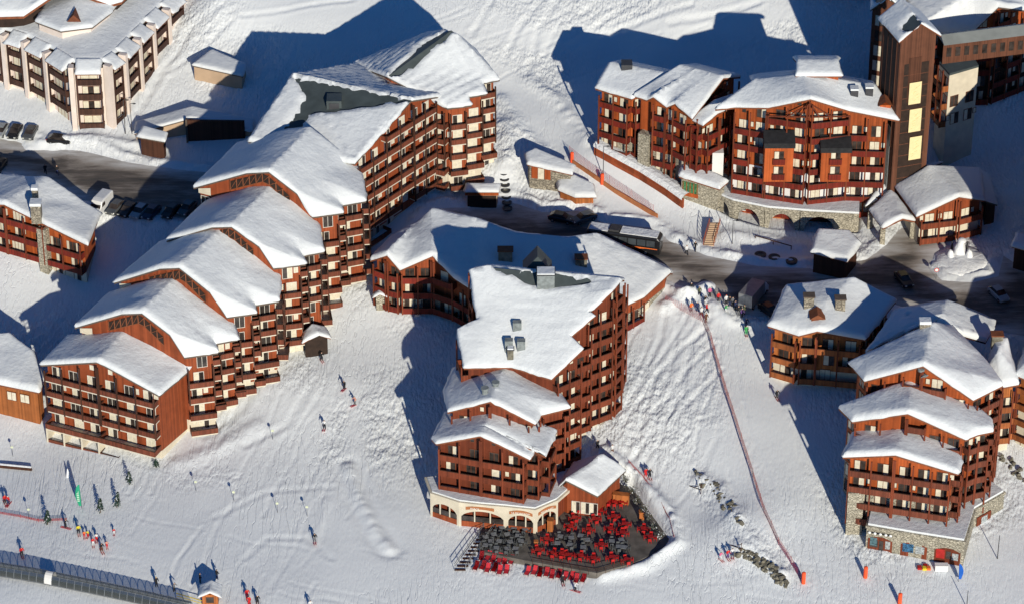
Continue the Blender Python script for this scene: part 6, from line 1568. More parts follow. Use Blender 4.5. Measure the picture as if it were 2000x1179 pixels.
# ------------------------------------------------------------------ terrace with tables and chairs
def terrace():
    dk = [(938,1026),(990,1030),(1046,1036),(1085,1000),(1150,985),(1165,966),(1205,940),(1238,950),(1262,985),(1308,1052),(1292,1074),(1232,1100),(1166,1118),(1040,1096),(938,1076)]
    zl = -.1; poly = [P(*q, zl)[:2] for q in dk]
    PADS.append(([P(*q, zl)[:2] for q in dk[:12]+[(1166,1108),(1040,1086),(948,1068)]], -.5))
    t = MB(); t.prism(poly, -1.6, zl); kind(t.build('terrace_deck', 'deck'), 'structure')
    # chair and table patterns
    ch = MB(); ch.box(-.24, .24, -.24, .24, .42, .47); ch.box(-.24, .24, .2, .25, .47, .9)
    for sx in (-.2, .2):
        for sy in (-.2, .2): ch.box(sx-.025, sx+.025, sy-.025, sy+.025, 0, .42)
    for sx in (-.24, .24): ch.box(sx-.03, sx+.03, -.2, .22, .62, .66)
    cr = ch.mesh('chair', ['red_plastic']); cg = ch.mesh('chair', ['table_grey'])
    tb = MB(); tb.box(-.42, .42, -.42, .42, .70, .74); tb.bar((0,0,.03), (0,0,.7), .04, 1); tb.box(-.28, .28, -.28, .28, 0, .04, 1)
    tr = tb.mesh('table', ['red_plastic', 'metal_dark']); tg = tb.mesh('table', ['table_pale', 'metal_dark'])
    off_ = (800, 880); k = 3.774; rn = random.Random(3)
    red = [(1240,445),(1215,515),(1185,580),(1320,600),(1365,525),(1405,462),(1460,395),(1510,398),(1560,398),(1330,372),(1505,505),(1480,595),(1585,560),(1570,625),(1725,595),(1775,655),(1012,672),(945,752),(1060,775),(1120,780),(1165,790),(1262,795),(1355,812),(1412,712),(1492,805),(1600,825)]
    gry = [(680,590),(770,590),(850,600),(620,640),(720,640),(800,650),(560,660),(600,690),(660,690),(740,695),(820,690),(560,720),(640,740),(720,745),(780,745),(1110,655),(1190,665),(1260,650),(1310,680),(1180,715),(1280,735),(1090,705),(1490,690),(1560,680),(1540,730),(1580,735)]
    ORD = ('leftmost','second','third','fourth','fifth','sixth','seventh','eighth','ninth','tenth','eleventh','twelfth')
    ROW = ('rear','second','third','fourth','fifth','sixth','front')
    def rows_of(lst, nr):
        q = sorted(lst, key=lambda p: p[1]); per = math.ceil(len(q)/nr); out = []
        for i in range(0, len(q), per): out.append(sorted(q[i:i+per]))
        return out
    for lst, cm, tm, col, nr in ((red, cr, tr, 'red', 6), (gry, cg, tg, 'grey', 5)):
        rws = rows_of(lst, nr)
        for ri, rw in enumerate(rws):
            rname = 'front' if ri == len(rws)-1 else ROW[ri]
            for ti, (x, y) in enumerate(rw):
                p = P(off_[0]+x/k, off_[1]+y/k, zl); a0 = rn.uniform(-.3, .3)
                ref = f'{ORD[ti]} {col} table of the {rname} row'
                o = place('table', tm, None, p, a0); tag(o, f'{ref} on the restaurant terrace', 'table', f'{col} terrace tables')
                for j in range(4):
                    if col == 'grey' and rn.random() < .35: continue
                    a = a0+j*math.pi/2; r = .72
                    o = place('chair', cm, None, (p[0]+r*math.sin(a), p[1]+r*math.cos(a), p[2]), -a)
                    tag(o, f'{col} chair {("behind","right of","in front of","left of")[j]} the {ref}', 'chair', f'{col} terrace chairs')
    # deckchairs on the snow in front
    dc = MB(); dc.add([(-.35,-.75,.28),(.35,-.75,.28),(.35,.25,.30),(-.35,.25,.30),(-.35,.75,.85),(.35,.75,.85)], [(0,1,2,3),(3,2,5,4),(3,2,1,0),(4,5,2,3)])
    for sx in (-.35, .35): dc.bar((sx,-.75,.28), (sx,.3,.3), .04, 1); dc.bar((sx,.25,.3), (sx,.75,.85), .04, 1); dc.bar((sx,-.6,0), (sx,-.55,.28), .035, 1); dc.bar((sx,.35,0), (sx,.4,.45), .035, 1)
    dm = dc.mesh('deckchair', ['deck_red', 'metal_dark'])
    DCK = [('upper row, left block', ((555,790),(640,808),(725,822))), ('lower row, left block', ((515,862),(600,878),(690,893))), ('lower row, right block', ((895,900),(985,912),(1075,925),(1170,940),(1255,955))), ('upper row, right block', ((965,830),(1030,852),(1115,863),(1200,880),(1280,895)))]
    for x, y, dn, rn_ in [(x, y, ORD[i], r_) for r_, l_ in DCK for i, (x, y) in enumerate(l_)]:
        for s in (-.5, .5):
            g = G(off_[0]+x/k, off_[1]+y/k); o = place('deckchair', dm, None, (g[0]+s, g[1]+s*.12, g[2]+.02), R(-15)+rn.uniform(-.15, .15)); tag(o, f'{"left" if s < 0 else "right"} red deckchair of the {dn} pair in the {rn_} on the snow', 'deckchair', 'red deckchairs before the terrace')
    # serving hut, cabinets and heaters
    def boxy(px, py, w, d, h, m, name, label, cat, rz=0, m2=None):
        p = P(px, py, zl); o = thing(name, label, cat, p, rz=rz); o['_o'] = (0,0,0)
        b = MB(); b.box(-w/2, w/2, -d/2, d/2, 0, h); b.build('body', m, o); b = MB(); b.box(-w/2-.08, w/2+.08, -d/2-.08, d/2+.08, h, h+.1); b.build('top', m2 or m, o); return o
    boxy(1075,1035,.8,.8,2.0,'wood_honey','serving_post','tall orange wooden menu post beside the restaurant corner','post',R(-10))
    boxy(1047,1066,.5,.5,.9,'wood_honey','bin','small orange bin between the grey tables','bin')
    o = boxy(1213,981,2.4,.8,1.6,'wood_honey','bar_counter','honey-coloured bar counter at the back of the terrace','counter',R(-10))
    boxy(1184,968,1.0,.4,2.3,'metal_dark','board','menu board with two white panels at the back of the terrace','board',R(-8)); 
    for x in (1183, 1194):
        p = P(x, 968, zl); 
    boxy(1253,1012,.7,.7,1.3,'wood_honey','bin','honey wooden bin at the right side of the terrace','bin')
    p = P(1177,963,zl); o = thing('notice_board', 'pair of white notice panels at the back of the terrace', 'board', p); o['_o'] = (0,0,0)
    for x in (0, 1.0): b = MB(); b.box(x-.38, x+.38, -.35, -.28, .7, 2.1); b.build('panel', 'white_paint', o)
    b = MB(); b.box(-.5, 1.5, -.27, -.2, .4, 2.2); b.build('frame', 'metal_dark', o)
    # stair ramp and railing on the left of the deck
    a, b_ = P(945,1030,0), P(888,1110,-.9)
    st = thing('terrace_stair', 'open stair with pale handrails leading down from the terrace', 'stairs', b_)
    bb = MB()
    for s in (0, 1.6):
        for dz in (.5, .95): bb.bar((a[0]+s,a[1],a[2]+dz), (b_[0]+s,b_[1],b_[2]+dz), .05)
        for i in range(7): q = [a[j]+(b_[j]-a[j])*i/6 for j in range(3)]; bb.bar((q[0]+s,q[1],q[2]-.4), (q[0]+s,q[1],q[2]+.95), .05)
    bb.build('railing', 'metal_grey', st)
    for i in range(12):
        q = [a[j]+(b_[j]-a[j])*i/11 for j in range(3)]; b = MB(); b.box(q[0], q[0]+1.6, q[1]-.18, q[1]+.18, q[2]-.2, q[2]-.1); b.build('step', 'timber_dark', st)
    # edge rail at front
    fe = thing('terrace_fence', 'low dark fence along the front edge of the terrace', 'fence', P(1100,1105,-.2)); bb = MB()
    e = [P(*q, -.1) for q in ((1040,1096),(1100,1107),(1166,1118),(1232,1100))]
    for p, q in zip(e, e[1:]):
        L = math.dist(p, q); n = max(2, int(L/1.2)); bb.bar((*p[:2], p[2]+.75), (*q[:2], q[2]+.75), .04); bb.bar((*p[:2], p[2]+.4), (*q[:2], q[2]+.4), .03)
        for i in range(n+1): r = [p[j]+(q[j]-p[j])*i/n for j in range(3)]; bb.bar((r[0],r[1],r[2]-.6), (r[0],r[1],r[2]+.75), .035)
    bb.build('rail', 'timber_dark', fe)
mat('glass_green', (.06,.16,.07), .3, .9, 5.0)
mat('table_pale', (.20,.21,.22), .5, .3, 3); mat('deck_red', (.62,.035,.05), .7, .15, 4)
terrace()

# ------------------------------------------------------------------ plants
def fir(px, py, h, label, lean=(0,0), r=.55, snow=True, p=None):
    g = p if p is not None else G(px, py); o = thing('fir_tree', label, 'tree', g); rn = random.Random(int(px*7+py))
    b = MB(); b.bar((g[0],g[1],g[2]-.2), (g[0]+lean[0],g[1]+lean[1],g[2]+h), .07, 0, 6, .015); b.build('trunk', 'bark', o)
    b = MB(); n = int(170*h/2.2)
    for _ in range(n):
        f = rn.random()**.8; z = .15*h+f*.85*h; rr = r*(1-f)*rn.uniform(.45, 1.1)+.03; a = rn.uniform(0, 6.283); L = .20*rn.uniform(.7, 1.5)
        cx, cy = g[0]+lean[0]*f+rr*math.cos(a), g[1]+lean[1]*f+rr*math.sin(a); ux, uy = math.cos(a), math.sin(a); wx, wy = -uy*.1, ux*.1; dz = -rn.uniform(.02, .14)
        b.add([(cx-wx,cy-wy,g[2]+z), (cx+wx,cy+wy,g[2]+z), (cx+ux*L,cy+uy*L,g[2]+z+dz), (cx-ux*L*.6,cy-uy*L*.6,g[2]+z+.05)], [(0,2,1),(0,1,3)], 0 if rn.random() > (.12 if snow else .02) else 1)
    b.build('crown', ['needles', 'snow_pile'], o)
def bush(px, py, h, w, label, twig=False):
    g = G(px, py); o = thing('bush', label, 'bush', g, 'bushes along the terrace edge'); rn = random.Random(int(px*3+py*5)); b = MB(); c = MB()
    for _ in range(14):
        a = rn.uniform(0, 6.28); r = rn.uniform(.1, w); tip = (g[0]+r*math.cos(a), g[1]+r*math.sin(a), g[2]+h*rn.uniform(.55, 1.0)); b.bar(g, tip, .025, 0, 3, .008)
        for _ in range(14):
            f = rn.uniform(.3, 1.05); q = [g[j]+(tip[j]-g[j])*f+rn.uniform(-.16, .16) for j in range(3)]; s = rn.uniform(.06, .15); u = Vector((rn.uniform(-1,1), rn.uniform(-1,1), rn.uniform(-1,1))).normalized()*s; v = Vector((rn.uniform(-1,1), rn.uniform(-1,1), rn.uniform(-1,1))).normalized()*s
            c.add([Vector(q)-u, Vector(q)+u, Vector(q)+v*1.4], [(0,1,2)], 0 if rn.random() > .22 else 1)
    b.build('stems', 'bark', o); c.build('foliage', ['foliage_grey', 'snow_pile'], o)
mat('foliage_grey', (.07,.08,.055), .85, .4, 3)
for px, py, h, l, ln in ((93,1023,2.6,'small fir in green netting left of the ski class',(.15,0)),(196,1000,2.6,'small fir right of the green feather flag',(.1,0)),(228,990,2.7,'leaning dark fir beside the snow mound',(.3,.2)),(252,945,2.3,'small fir below the front balcony corner',(.1,.1)),(305,912,1.5,'little green fir at the foot of the stepped row',(0,0))): fir(px, py, h, l, ln)
for i, (px, py, h, l) in enumerate(((1203,938,1.5,'grey-green bush at the top corner of the terrace'),(1222,945,1.7,'snowy bush, second along the terrace edge'),(1234,965,1.6,'bush, third along the terrace edge'),(1244,985,1.8,'bush, fourth along the terrace edge, behind the bin'),(1256,1003,1.7,'bush, fifth along the terrace edge'),(1266,1020,1.6,'bush, sixth along the terrace edge'),(1278,1036,1.5,'thin bush near the right tip of the terrace'),(1290,1050,1.3,'last low bush at the right tip of the terrace'))): bush(px, py, h, .8, l)

# ------------------------------------------------------------------ lift tunnel and hut
m_ = bpy.data.materials.new('polycarbonate'); m_.use_nodes = True; nt = m_.node_tree; b0 = nt.nodes['Principled BSDF']; b0.inputs['Base Color'].default_value = (.10,.11,.11,1); b0.inputs['Roughness'].default_value = .25
tr_ = nt.nodes.new('ShaderNodeBsdfTransparent'); mx_ = nt.nodes.new('ShaderNodeMixShader'); mx_.inputs[0].default_value = .5; nt.links.new(tr_.outputs[0], mx_.inputs[1]); nt.links.new(b0.outputs[0], mx_.inputs[2]); nt.links.new(mx_.outputs[0], nt.nodes['Material Output'].inputs[0]); MATS['polycarbonate'] = m_
def tunnel():
    pts = [(-40,1116),(70,1134),(160,1152),(250,1171),(312,1185),(372,1199)]
    gs = [Vector(G(*q)) for q in pts]; o = thing('lift_tunnel', 'long clear covered tunnel of the conveyor lift at the bottom left', 'tunnel', gs[0])
    L = [0]
    for a, b in zip(gs, gs[1:]): L.append(L[-1]+(b-a).length)
    def at(s):
        for i in range(len(gs)-1):
            if s <= L[i+1] or i == len(gs)-2: return gs[i]+(gs[i+1]-gs[i])*((s-L[i])/(L[i+1]-L[i]))
    n = int(L[-1]/1.15); r = 1.05; K = 9
    def ring(s):
        c = at(s); d = (at(min(L[-1], s+.3))-at(max(0, s-.3))).normalized(); sd = Vector((d.y, -d.x, 0)).normalized()
        return [c+sd*(r*math.cos(math.pi*k/K))+Vector((0, 0, r*1.4*math.sin(math.pi*k/K)+.75)) for k in range(K+1)]
    R_ = [ring(L[-1]*i/n) for i in range(n+1)]
    for i in range(n):
        b = MB(); c = MB(); A, B = R_[i], R_[i+1]
        white = i == 9
        for k in range(K): c.quad(A[k], B[k], B[k+1], A[k+1])
        c.build('panel', 'plaster_white' if white else 'polycarbonate', o, smooth=True)
        for k in range(K): b.bar(A[k], A[k+1], .05, 0, 4)
        b.build('hoop', 'metal_grey', o)
    b = MB()
    for i in range(n):
        for k in (0, K): b.bar(R_[i][k], R_[i+1][k], .07, 0, 4)
        c0 = at(L[-1]*i/n); c1 = at(L[-1]*(i+1)/n); b.bar(c0+Vector((0,0,.3)), c1+Vector((0,0,.3)), .45, 1, 4)
    b.build('belt', ['metal_grey', 'black_rubber'], o)
    b = MB(); q = G(372,1178); 
    g = G(412,1178); E = g[2]+2.3
    o = thing('lift_hut', 'small wooden lift hut with a snowy roof at the end of the tunnel', 'hut', g)
    x, y, z = g; b = MB(); b.box(x-1.1, x+1.1, y-.9, y+.9, z-.4, E); b.build('wall', 'wood_honey', o); b = MB(); b.box(x-.55, x+.55, y-.96, y-.9, z+.9, z+1.9); b.build('window', 'glass_dark', o)
    make_roof(o, [[(x-1.6,y-1.4,E-.1),(x+.1,y-1.4,E+.75),(x+.1,y+1.4,E+.75),(x-1.6,y+1.4,E-.1)],[(x+.1,y-1.4,E+.75),(x+1.6,y-1.4,E-.1),(x+1.6,y+1.4,E-.1),(x+.1,y+1.4,E+.75)]], .4, .12, 'wood_honey', step=.5)
    b = MB(); b.bar(Vector(G(345,1168))+Vector((0,0,1)), (x-1.2,y-.6,z+1.0), .06); b.bar(Vector(G(345,1168))+Vector((0,0,.5)), (x-1.2,y-.6,z+.5), .05); tag(b.build('barrier', 'yellow_paint'), 'yellow barrier rail between the lift tunnel and hut', 'barrier')
tunnel()

# ------------------------------------------------------------------ fences, poles, flags, pads
def net_fence(pix, label, h=1.3, post_every=2.6, col='cloth_red', sag=.1, name='net_fence'):
    gs = [Vector(G(*q)) for q in pix]; o = thing(name, label, 'fence', gs[0]); nt_ = MB(); po = []
    for a, b in zip(gs, gs[1:]):
        L = (b-a).length; n = max(1, int(L/post_every))
        for i in range(n+(b is gs[-1])):
            p = a+(b-a)*(i/n); p.z = gz(p.x, p.y); m = MB(); m.bar(p+Vector((0,0,-.2)), p+Vector((.03,0,h+.15)), .028, 0, 4); m.build('post', 'net_maroon', o)
        for i in range(n):
            p, q = a+(b-a)*(i/n), a+(b-a)*((i+1)/n); p.z = gz(p.x, p.y); q.z = gz(q.x, q.y)
            for k in range(7): z = .1+(h-.1)*k/6; nt_.bar(p+Vector((0,0,z)), q+Vector((0,0,z)), .017, 0, 3)
            m_n = max(3, int((q-p).length/.35))
            for k in range(m_n): r = p+(q-p)*(k/m_n); nt_.bar(r+Vector((0,0,.1)), r+Vector((0,0,h)), .014, 0, 3)
    nt_.build('net', 'net_maroon', o); return o
mat('net_maroon', (.40,.045,.04), .9, .2); 
net_fence([(1300,592),(1330,606),(1372,628),(1388,665),(1402,715),(1422,782),(1447,860),(1470,930)], 'dark red net fence down the left side of the right-hand piste, upper stretch', 1.4)
net_fence([(1470,930),(1492,1000),(1520,1062),(1545,1100),(1566,1136)], 'dark red net fence down the left side of the right-hand piste, lower stretch', 1.2)
net_fence([(1228,905),(1256,935),(1285,975),(1308,1020),(1316,1052)], 'thin red net fence around the terrace slope', .7)
net_fence([(1112,305),(1150,335),(1190,362),(1232,390),(1276,420)], 'thin fence of poles and net beside the upper piste', 1.8, 3.2)
net_fence([(-20,1000),(40,1010),(75,1018),(130,1016)], 'green edging net by the small firs', .5, 3.0)
def pole_(px, py, h, label, m='metal_dark', r=.06, top=None, name='pole', cat='pole'):
    g = G(px, py); o = thing(name, label, cat, g); b = MB(); b.bar((g[0],g[1],g[2]-.3), (g[0],g[1],g[2]+h), r, 0, 6, r*.7); b.build('shaft', m, o)
    if top == 'lamp':
        b = MB(); b.bar((g[0],g[1],g[2]+h), (g[0]+.6,g[1]-.1,g[2]+h+.15), .05, 0, 6); b.ball((g[0]+.7,g[1]-.1,g[2]+h+.08), .3, .18, .1, 0, 8, 5); b.build('lamp_head', m, o)
    if top == 'disc':
        b = MB(); b.bar((g[0],g[1]-.04,g[2]+h), (g[0],g[1]+.01,g[2]+h), .22, 0, 16); b.build('disc', 'disc_white', o)
    if top == 'sign':
        b = MB(); b.bar((g[0],g[1]-.06,g[2]+h), (g[0],g[1]-.01,g[2]+h), .38, 0, 16); b.bar((g[0],g[1]-.08,g[2]+h), (g[0],g[1]-.06,g[2]+h), .27, 1, 16); b.build('sign_disc', ['cloth_red', 'white_paint'], o)
    if top == 'pad':
        b = MB(); b.cyl((g[0],g[1],g[2]), .30, 1.9, 0, 14); b.cyl((g[0],g[1],g[2]+1.9), .30, .12, 0, 14, .15); b.build('pad', 'orange_mat', o)
    return o
mat('flag_print', (.42,.62,.48), .7, .1); mat('disc_white', (.55,.58,.42), .7, .1)
pole_(1690,1127,2.6,'orange-red padded post by the net fence corner, left of two','metal_dark',.05,'pad','padded_post','post'); pole_(1757,1179,2.6,'red padded post cut by the bottom edge','metal_dark',.05,'pad','padded_post','post'); pole_(1569,1138,2.2,'orange padded post at the lower end of the net fence','metal_dark',.05,'pad','padded_post','post')
pole_(1117,318,2.4,'orange padded post at the top of the wooden barrier','metal_dark',.05,'pad','padded_post','post'); pole_(1176,360,2.6,'orange padded post at the foot of the piste lamp','metal_dark',.05,'pad','padded_post','post')
pole_(1178,348,6.0,'lamp post beside the upper piste','metal_dark',.08,'lamp','lamp_post','lamp post'); pole_(245,262,6.5,'street lamp by the garage building, left of two','metal_dark',.08,'lamp','lamp_post','lamp post'); pole_(258,262,5.8,'street lamp by the garage building, right of two','metal_dark',.07,'lamp','lamp_post','lamp post')
pole_(1430,478,4.5,'lamp post in the snow before the stone arcade','metal_dark',.07,'lamp','lamp_post','lamp post'); pole_(1948,1090,4.2,'thin dark post right of the ski shop','metal_dark',.08); pole_(1888,1185,3.0,'thin dark post at the bottom edge below the blue flag','metal_dark',.07)
for px, py, l in ((457,978,'white disc marker, leftmost of the slalom markers'),(542,1000,'white disc marker, middle of the slalom markers'),(600,1007,'white disc marker, rightmost, nearest the piste'),(383,958,'thin marker by the stepped row'),(57,1012,'white disc marker by the small firs'),(25,890,'white marker sign at the left edge'),(533,858,'small dark flag marker on the rough snow'),(1828,545,'round road sign on the snow bank at the drive')): pole_(px, py, 1.7, l, 'metal_dark', .035, 'sign' if 'road sign' in l else 'disc', 'marker', 'marker')
def feather(px, py, h, m, label, w=.55, dirx=1, text=None):
    g = G(px, py); o = thing('feather_flag', label, 'flag', g); b = MB(); b.bar(g, (g[0]-.1,g[1],g[2]+h), .03, 0, 5, .015); b.build('mast', 'metal_dark', o)
    f = MB(); N = 10
    prev = None
    for i in range(N+1):
        t = i/N; z = g[2]+.5+(h-.5)*t; ww = w*(.55+.45*math.sin(math.pi*min(1, t*1.05))) if t < .97 else .1
        y = g[1]+.06*math.sin(t*6); cur = ((g[0]-.1*t, y, z), (g[0]-.1*t+dirx*ww*2, y+.08*math.sin(t*5+1), z-.1*(1-t)))
        if prev: f.add([prev[0], prev[1], cur[1], cur[0]], [(0,1,2,3)])
        prev = cur
    if text:
        pr_ = MB()
        for i in range(7): t0 = .22+.085*i; z0_ = g[2]+.5+(h-.5)*t0; xo = g[0]-.1*t0+dirx*w; pr_.box(xo-w*.45, xo+w*.45, g[1]-.10, g[1]-.085, z0_, z0_+(h-.5)*.055)
        pr_.build('print', 'flag_print', o)
    fo = f.build('cloth', m, o); so = fo.modifiers.new('t', 'SOLIDIFY'); so.thickness = .015
feather(160,992,4.4,'green_flag','tall green feather flag on the beginners slope',.38,-1,True); feather(1872,1135,3.2,'blue_flag','blue feather flag in front of the ski shop',.33,1)
g = G(133,930); b = MB(); b.cyl(g, .35, 1.5, 0, 10, .05); tag(b.build('snow_marker_cone', 'white_paint'), 'white cone on the snow beside the green flag', 'cone')
# banners, sledges, tyres
g = G(1805,1110); o = thing('sledge_pile', 'pile of red and yellow sledges by the ski shop', 'sledges', g)
for i, (m, dx, dy) in enumerate((('red_plastic',-.7,0),('yellow_paint',0,-.15),('cloth_orange',.6,-.1),('red_plastic',.2,.4))): b = MB(); b.box(g[0]+dx-.3, g[0]+dx+.3, g[1]+dy-.4, g[1]+dy+.4, g[2]+.1, g[2]+.4); b.box(g[0]+dx-.22, g[0]+dx+.22, g[1]+dy-.32, g[1]+dy+.32, g[2]+.4, g[2]+.46); b.build('sledge', m, o)
g = G(1838,1112); b = MB(); b.box(g[0]-.9, g[0]+.9, g[1]-.4, g[1]+.4, g[2], g[2]+.9); b.box(g[0]-.95, g[0]+.95, g[1]-.45, g[1]+.45, g[2]+.9, g[2]+1.0); tag(b.build('chest', 'white_paint'), 'white chest standing in the snow before the ski shop', 'chest')
ty = MB(); N = 16
for k in range(N):
    a0, a1 = 2*math.pi*k/N, 2*math.pi*(k+1)/N
    for r0, r1, z0, z1 in ((.95,.95,0,.35),(.95,.55,.35,.35),(.55,.55,.35,0)): ty.quad((r0*math.cos(a0),r0*math.sin(a0),z0), (r0*math.cos(a1),r0*math.sin(a1),z0), (r1*math.cos(a1),r1*math.sin(a1),z1), (r1*math.cos(a0),r1*math.sin(a0),z1))
ty.add([(.55*math.cos(2*math.pi*k/N), .55*math.sin(2*math.pi*k/N), .22) for k in range(N)], [tuple(range(N))], 1)
tym = ty.mesh('round_planter', ['metal_dark', 'rock']); ln = ('first','second','third','fourth','fifth','sixth','last')
for i in range(7):
    p = G(984+i*1.2, 340+i*11.5); o = place('round_planter', tym, None, (p[0],p[1],p[2]+.12)); o.scale = (.85, .85, .5); tag(o, f'dark round planter, {ln[i]} from the top of the row beside the garage portal', 'planter', 'round planters in a row down the slope')
for i, (px, py) in enumerate(((1485,501),(1512,506),(1546,513))): g = G(px, py); o = place('round_planter', tym, None, (g[0],g[1],g[2]+.1)); tag(o, ('left','middle','right')[i]+' one of three dark round planters in the shaded snow below the arcade', 'planter', 'three planters below the arcade')
# planter bank: snow rampart under the row
PISTES_W.append(gp([(965,325),(1005,325),(1012,420),(968,420)]))

# ------------------------------------------------------------------ walls, huts, small buildings
def plank_wall(pix, h, label, m='wood_red', snow=True, name='retaining_wall', w=.35, dz=0):
    gs = [Vector(G(*q)) for q in pix]; o = thing(name, label, 'wall', gs[0]); sn = MB(); N_ = max(1, int(h/.5))
    for a, b in zip(gs, gs[1:]):
        d = (b-a).normalized(); n = Vector((-d.y, d.x, 0)).normalized()
        for k in range(N_):
            z0, z1 = h*k/N_+.02, h*(k+1)/N_-.02; j = MB(); pr = .03*(k % 2)
            j.add([a-n*pr+Vector((0,0,z0-.6*(k==0)+dz)), b-n*pr+Vector((0,0,z0-.6*(k==0)+dz)), b-n*pr+Vector((0,0,z1+dz)), a-n*pr+Vector((0,0,z1+dz)), a+n*w+Vector((0,0,z0+dz)), b+n*w+Vector((0,0,z0+dz)), b+n*w+Vector((0,0,z1+dz)), a+n*w+Vector((0,0,z1+dz))], [(0,1,2,3),(3,2,6,7),(1,5,6,2),(4,0,3,7),(5,4,7,6)]); j.build('plank', m, o)
        if snow:
            M_ = 6
            for k in range(M_):
                A, B = a+(b-a)*(k/M_), a+(b-a)*((k+1)/M_); pr = [(-.25,0),(-.2,.4),(.3,.7),(1.2,.75),(2.2,.5),(2.6,-.2)]
                for (y0, z0), (y1, z1) in zip(pr, pr[1:]): sn.quad(A+n*y0+Vector((0,0,h+z0+dz)), B+n*y0+Vector((0,0,h+z0+dz)), B+n*y1+Vector((0,0,h+z1+dz)), A+n*y1+Vector((0,0,h+z1+dz)))
    if snow: sn.build('snow_cover', 'snow_pile', o, smooth=True)
    return o
plank_wall([(1160,303),(1200,325),(1250,352),(1300,384),(1333,408)], 1.7, 'red plank retaining wall with a roll of snow below the hotel wing')
plank_wall([(1118,322),(1160,350),(1200,378),(1240,402),(1284,428)], .9, 'long brown wooden barrier along the left side of the upper piste', 'sign_wood', False, 'barrier', .15)
def hut(name, label, E, eave_px, ridge, wall, depth=None, cat='hut', snow=.6, wallbase=None, door=None, seed=0, thick=.2, zlow=None):
    f = [P(*q) for q in eave_px]; par, zf, ol, ft = building(name, label, [[f[i] for i in k] for k in ridge], eave=.4, wall=wall, style=None, snow=snow, seed=seed, thick=thick, step=.6, cat=cat, fascia='fascia_wood', zlow=zlow); return par, f
pr, f = hut('hut', 'long low hut with a curled snow roof left of the upper piste', 0, [(1030,322,18.0),(1118,342,17.0),(1123,326,17.4),(1045,292,18.6),(1026,302,18.4)], [(0,1,2,3,4)], 'stone', seed=91)
A, B = f[0], f[1]; t = unit(A, B)
for k, m in ((.08,'wood_orange'),(.2,'curtain'),(.32,'wood_orange')): b = MB(); b.box(0, 1.0, -.1, -.02, 0, 2.2); place('panel', b.mesh('panel', [m]), pr, (A[0]+t[0]*9*k+t[1]*-.0-t[1]*.3*-1*0, A[1]+t[1]*9*k+.35, A[2]-2.6), math.atan2(t[1], t[0]))
hut('hut', 'small honey-coloured hut with a thick snow cap beside the bus yard', 0, [(1090,372,14.6),(1123,386,14.4),(1165,386,14.4),(1158,362,15.2),(1122,346,15.6),(1088,356,14.9)], [(0,1,4,5),(1,2,3,4)], 'wood_honey', seed=92, snow=.7)
pr, f = hut('garage_portal', 'garage portal under the snow slope behind the bus yard', 0, [(908,376,15.0),(974,376,15.0),(978,362,15.3),(910,360,15.3)], [(0,1,2,3)], 'plaster_tan', cat='garage', seed=93, snow=.5)
A, B = f[0], f[1]; b = MB(); b.box(.4, math.dist(A[:2],B[:2])-.4, -.1, .0, -4, -.9); place('opening', b.mesh('opening', ['dark_infill']), pr, (A[0], A[1]+.4, A[2]), 0); b = MB(); b.box(0, math.dist(A[:2],B[:2]), -.2, .0, -.75, -.3); place('lintel', b.mesh('lintel', ['wood_orange']), pr, (A[0], A[1]+.4, A[2]), 0)  # opening is a near-black slab, painted shade of the portal's inside
pr, f = hut('stone_house', 'small stone house with a stained-glass window and snow roof beside the piste foot', 0, [(1326,345,18.0),(1405,370,17.4),(1422,356,17.6),(1352,321,18.6),(1331,328,18.4)], [(0,1,2,3,4)], 'stone_pale', seed=94, snow=.7, cat='house', thick=.25)
A, B = f[0], f[1]; t = unit(A, B); rz = math.atan2(t[1], t[0]); q = (A[0]+t[0]*.8, A[1]+t[1]*.8+.42)
b = MB(); b.box(0, 2.6, -.12, .0, 0, 1.9); place('window', b.mesh('window', ['glass_green']), pr, (q[0], q[1], A[2]-2.8), rz); b = MB()
for k in range(5): b.box(k*.62, k*.62+.12, -.16, -.1, 0, 1.9)
place('mullion', b.mesh('mullion', ['wood_honey']), pr, (q[0], q[1], A[2]-2.8), rz); b = MB(); b.box(-.1, 2.7, -.16, -.02, -.7, 0); place('sill', b.mesh('sill', ['wood_orange']), pr, (q[0], q[1], A[2]-2.8), rz)
hut('canopy', 'open timber canopy with a thick snow roof on the island below the arcade', 0, [(1584,494,15.2),(1655,512,15.0),(1680,478,15.6),(1660,455,16.0),(1597,452,16.0)], [(0,1,2,3,4)], 'timber_dark', cat='canopy', seed=95, snow=.8)
hut('porch', 'little gabled entrance pavilion at the foot of the stepped row', 0, [(590,670,8.6),(622,652,9.8),(646,660,8.6),(634,640,8.8),(610,634,10.0),(593,650,8.8)], [(0,1,4,5),(1,2,3,4)], 'dark_infill', cat='porch', seed=96, snow=.5)  # near-black walls: shade of the open porch put into the colour
hut('hut', 'tiny stone hut with a snow cap below the low wing', 0, [(728,582,11.0),(742,575,11.7),(760,582,11.0),(756,570,11.1),(742,566,11.8),(732,572,11.1)], [(0,1,4,5),(1,2,3,4)], 'stone_pale', cat='hut', seed=97, snow=.4, thick=.12)
hut('hut', 'dark timber hut at the right edge beside the drive', 0, [(1976,482,16.6),(2040,500,16.6),(2050,470,17.2),(1985,458,17.2)], [(0,1,2,3)], 'timber_dark', cat='hut', seed=98, snow=.7)
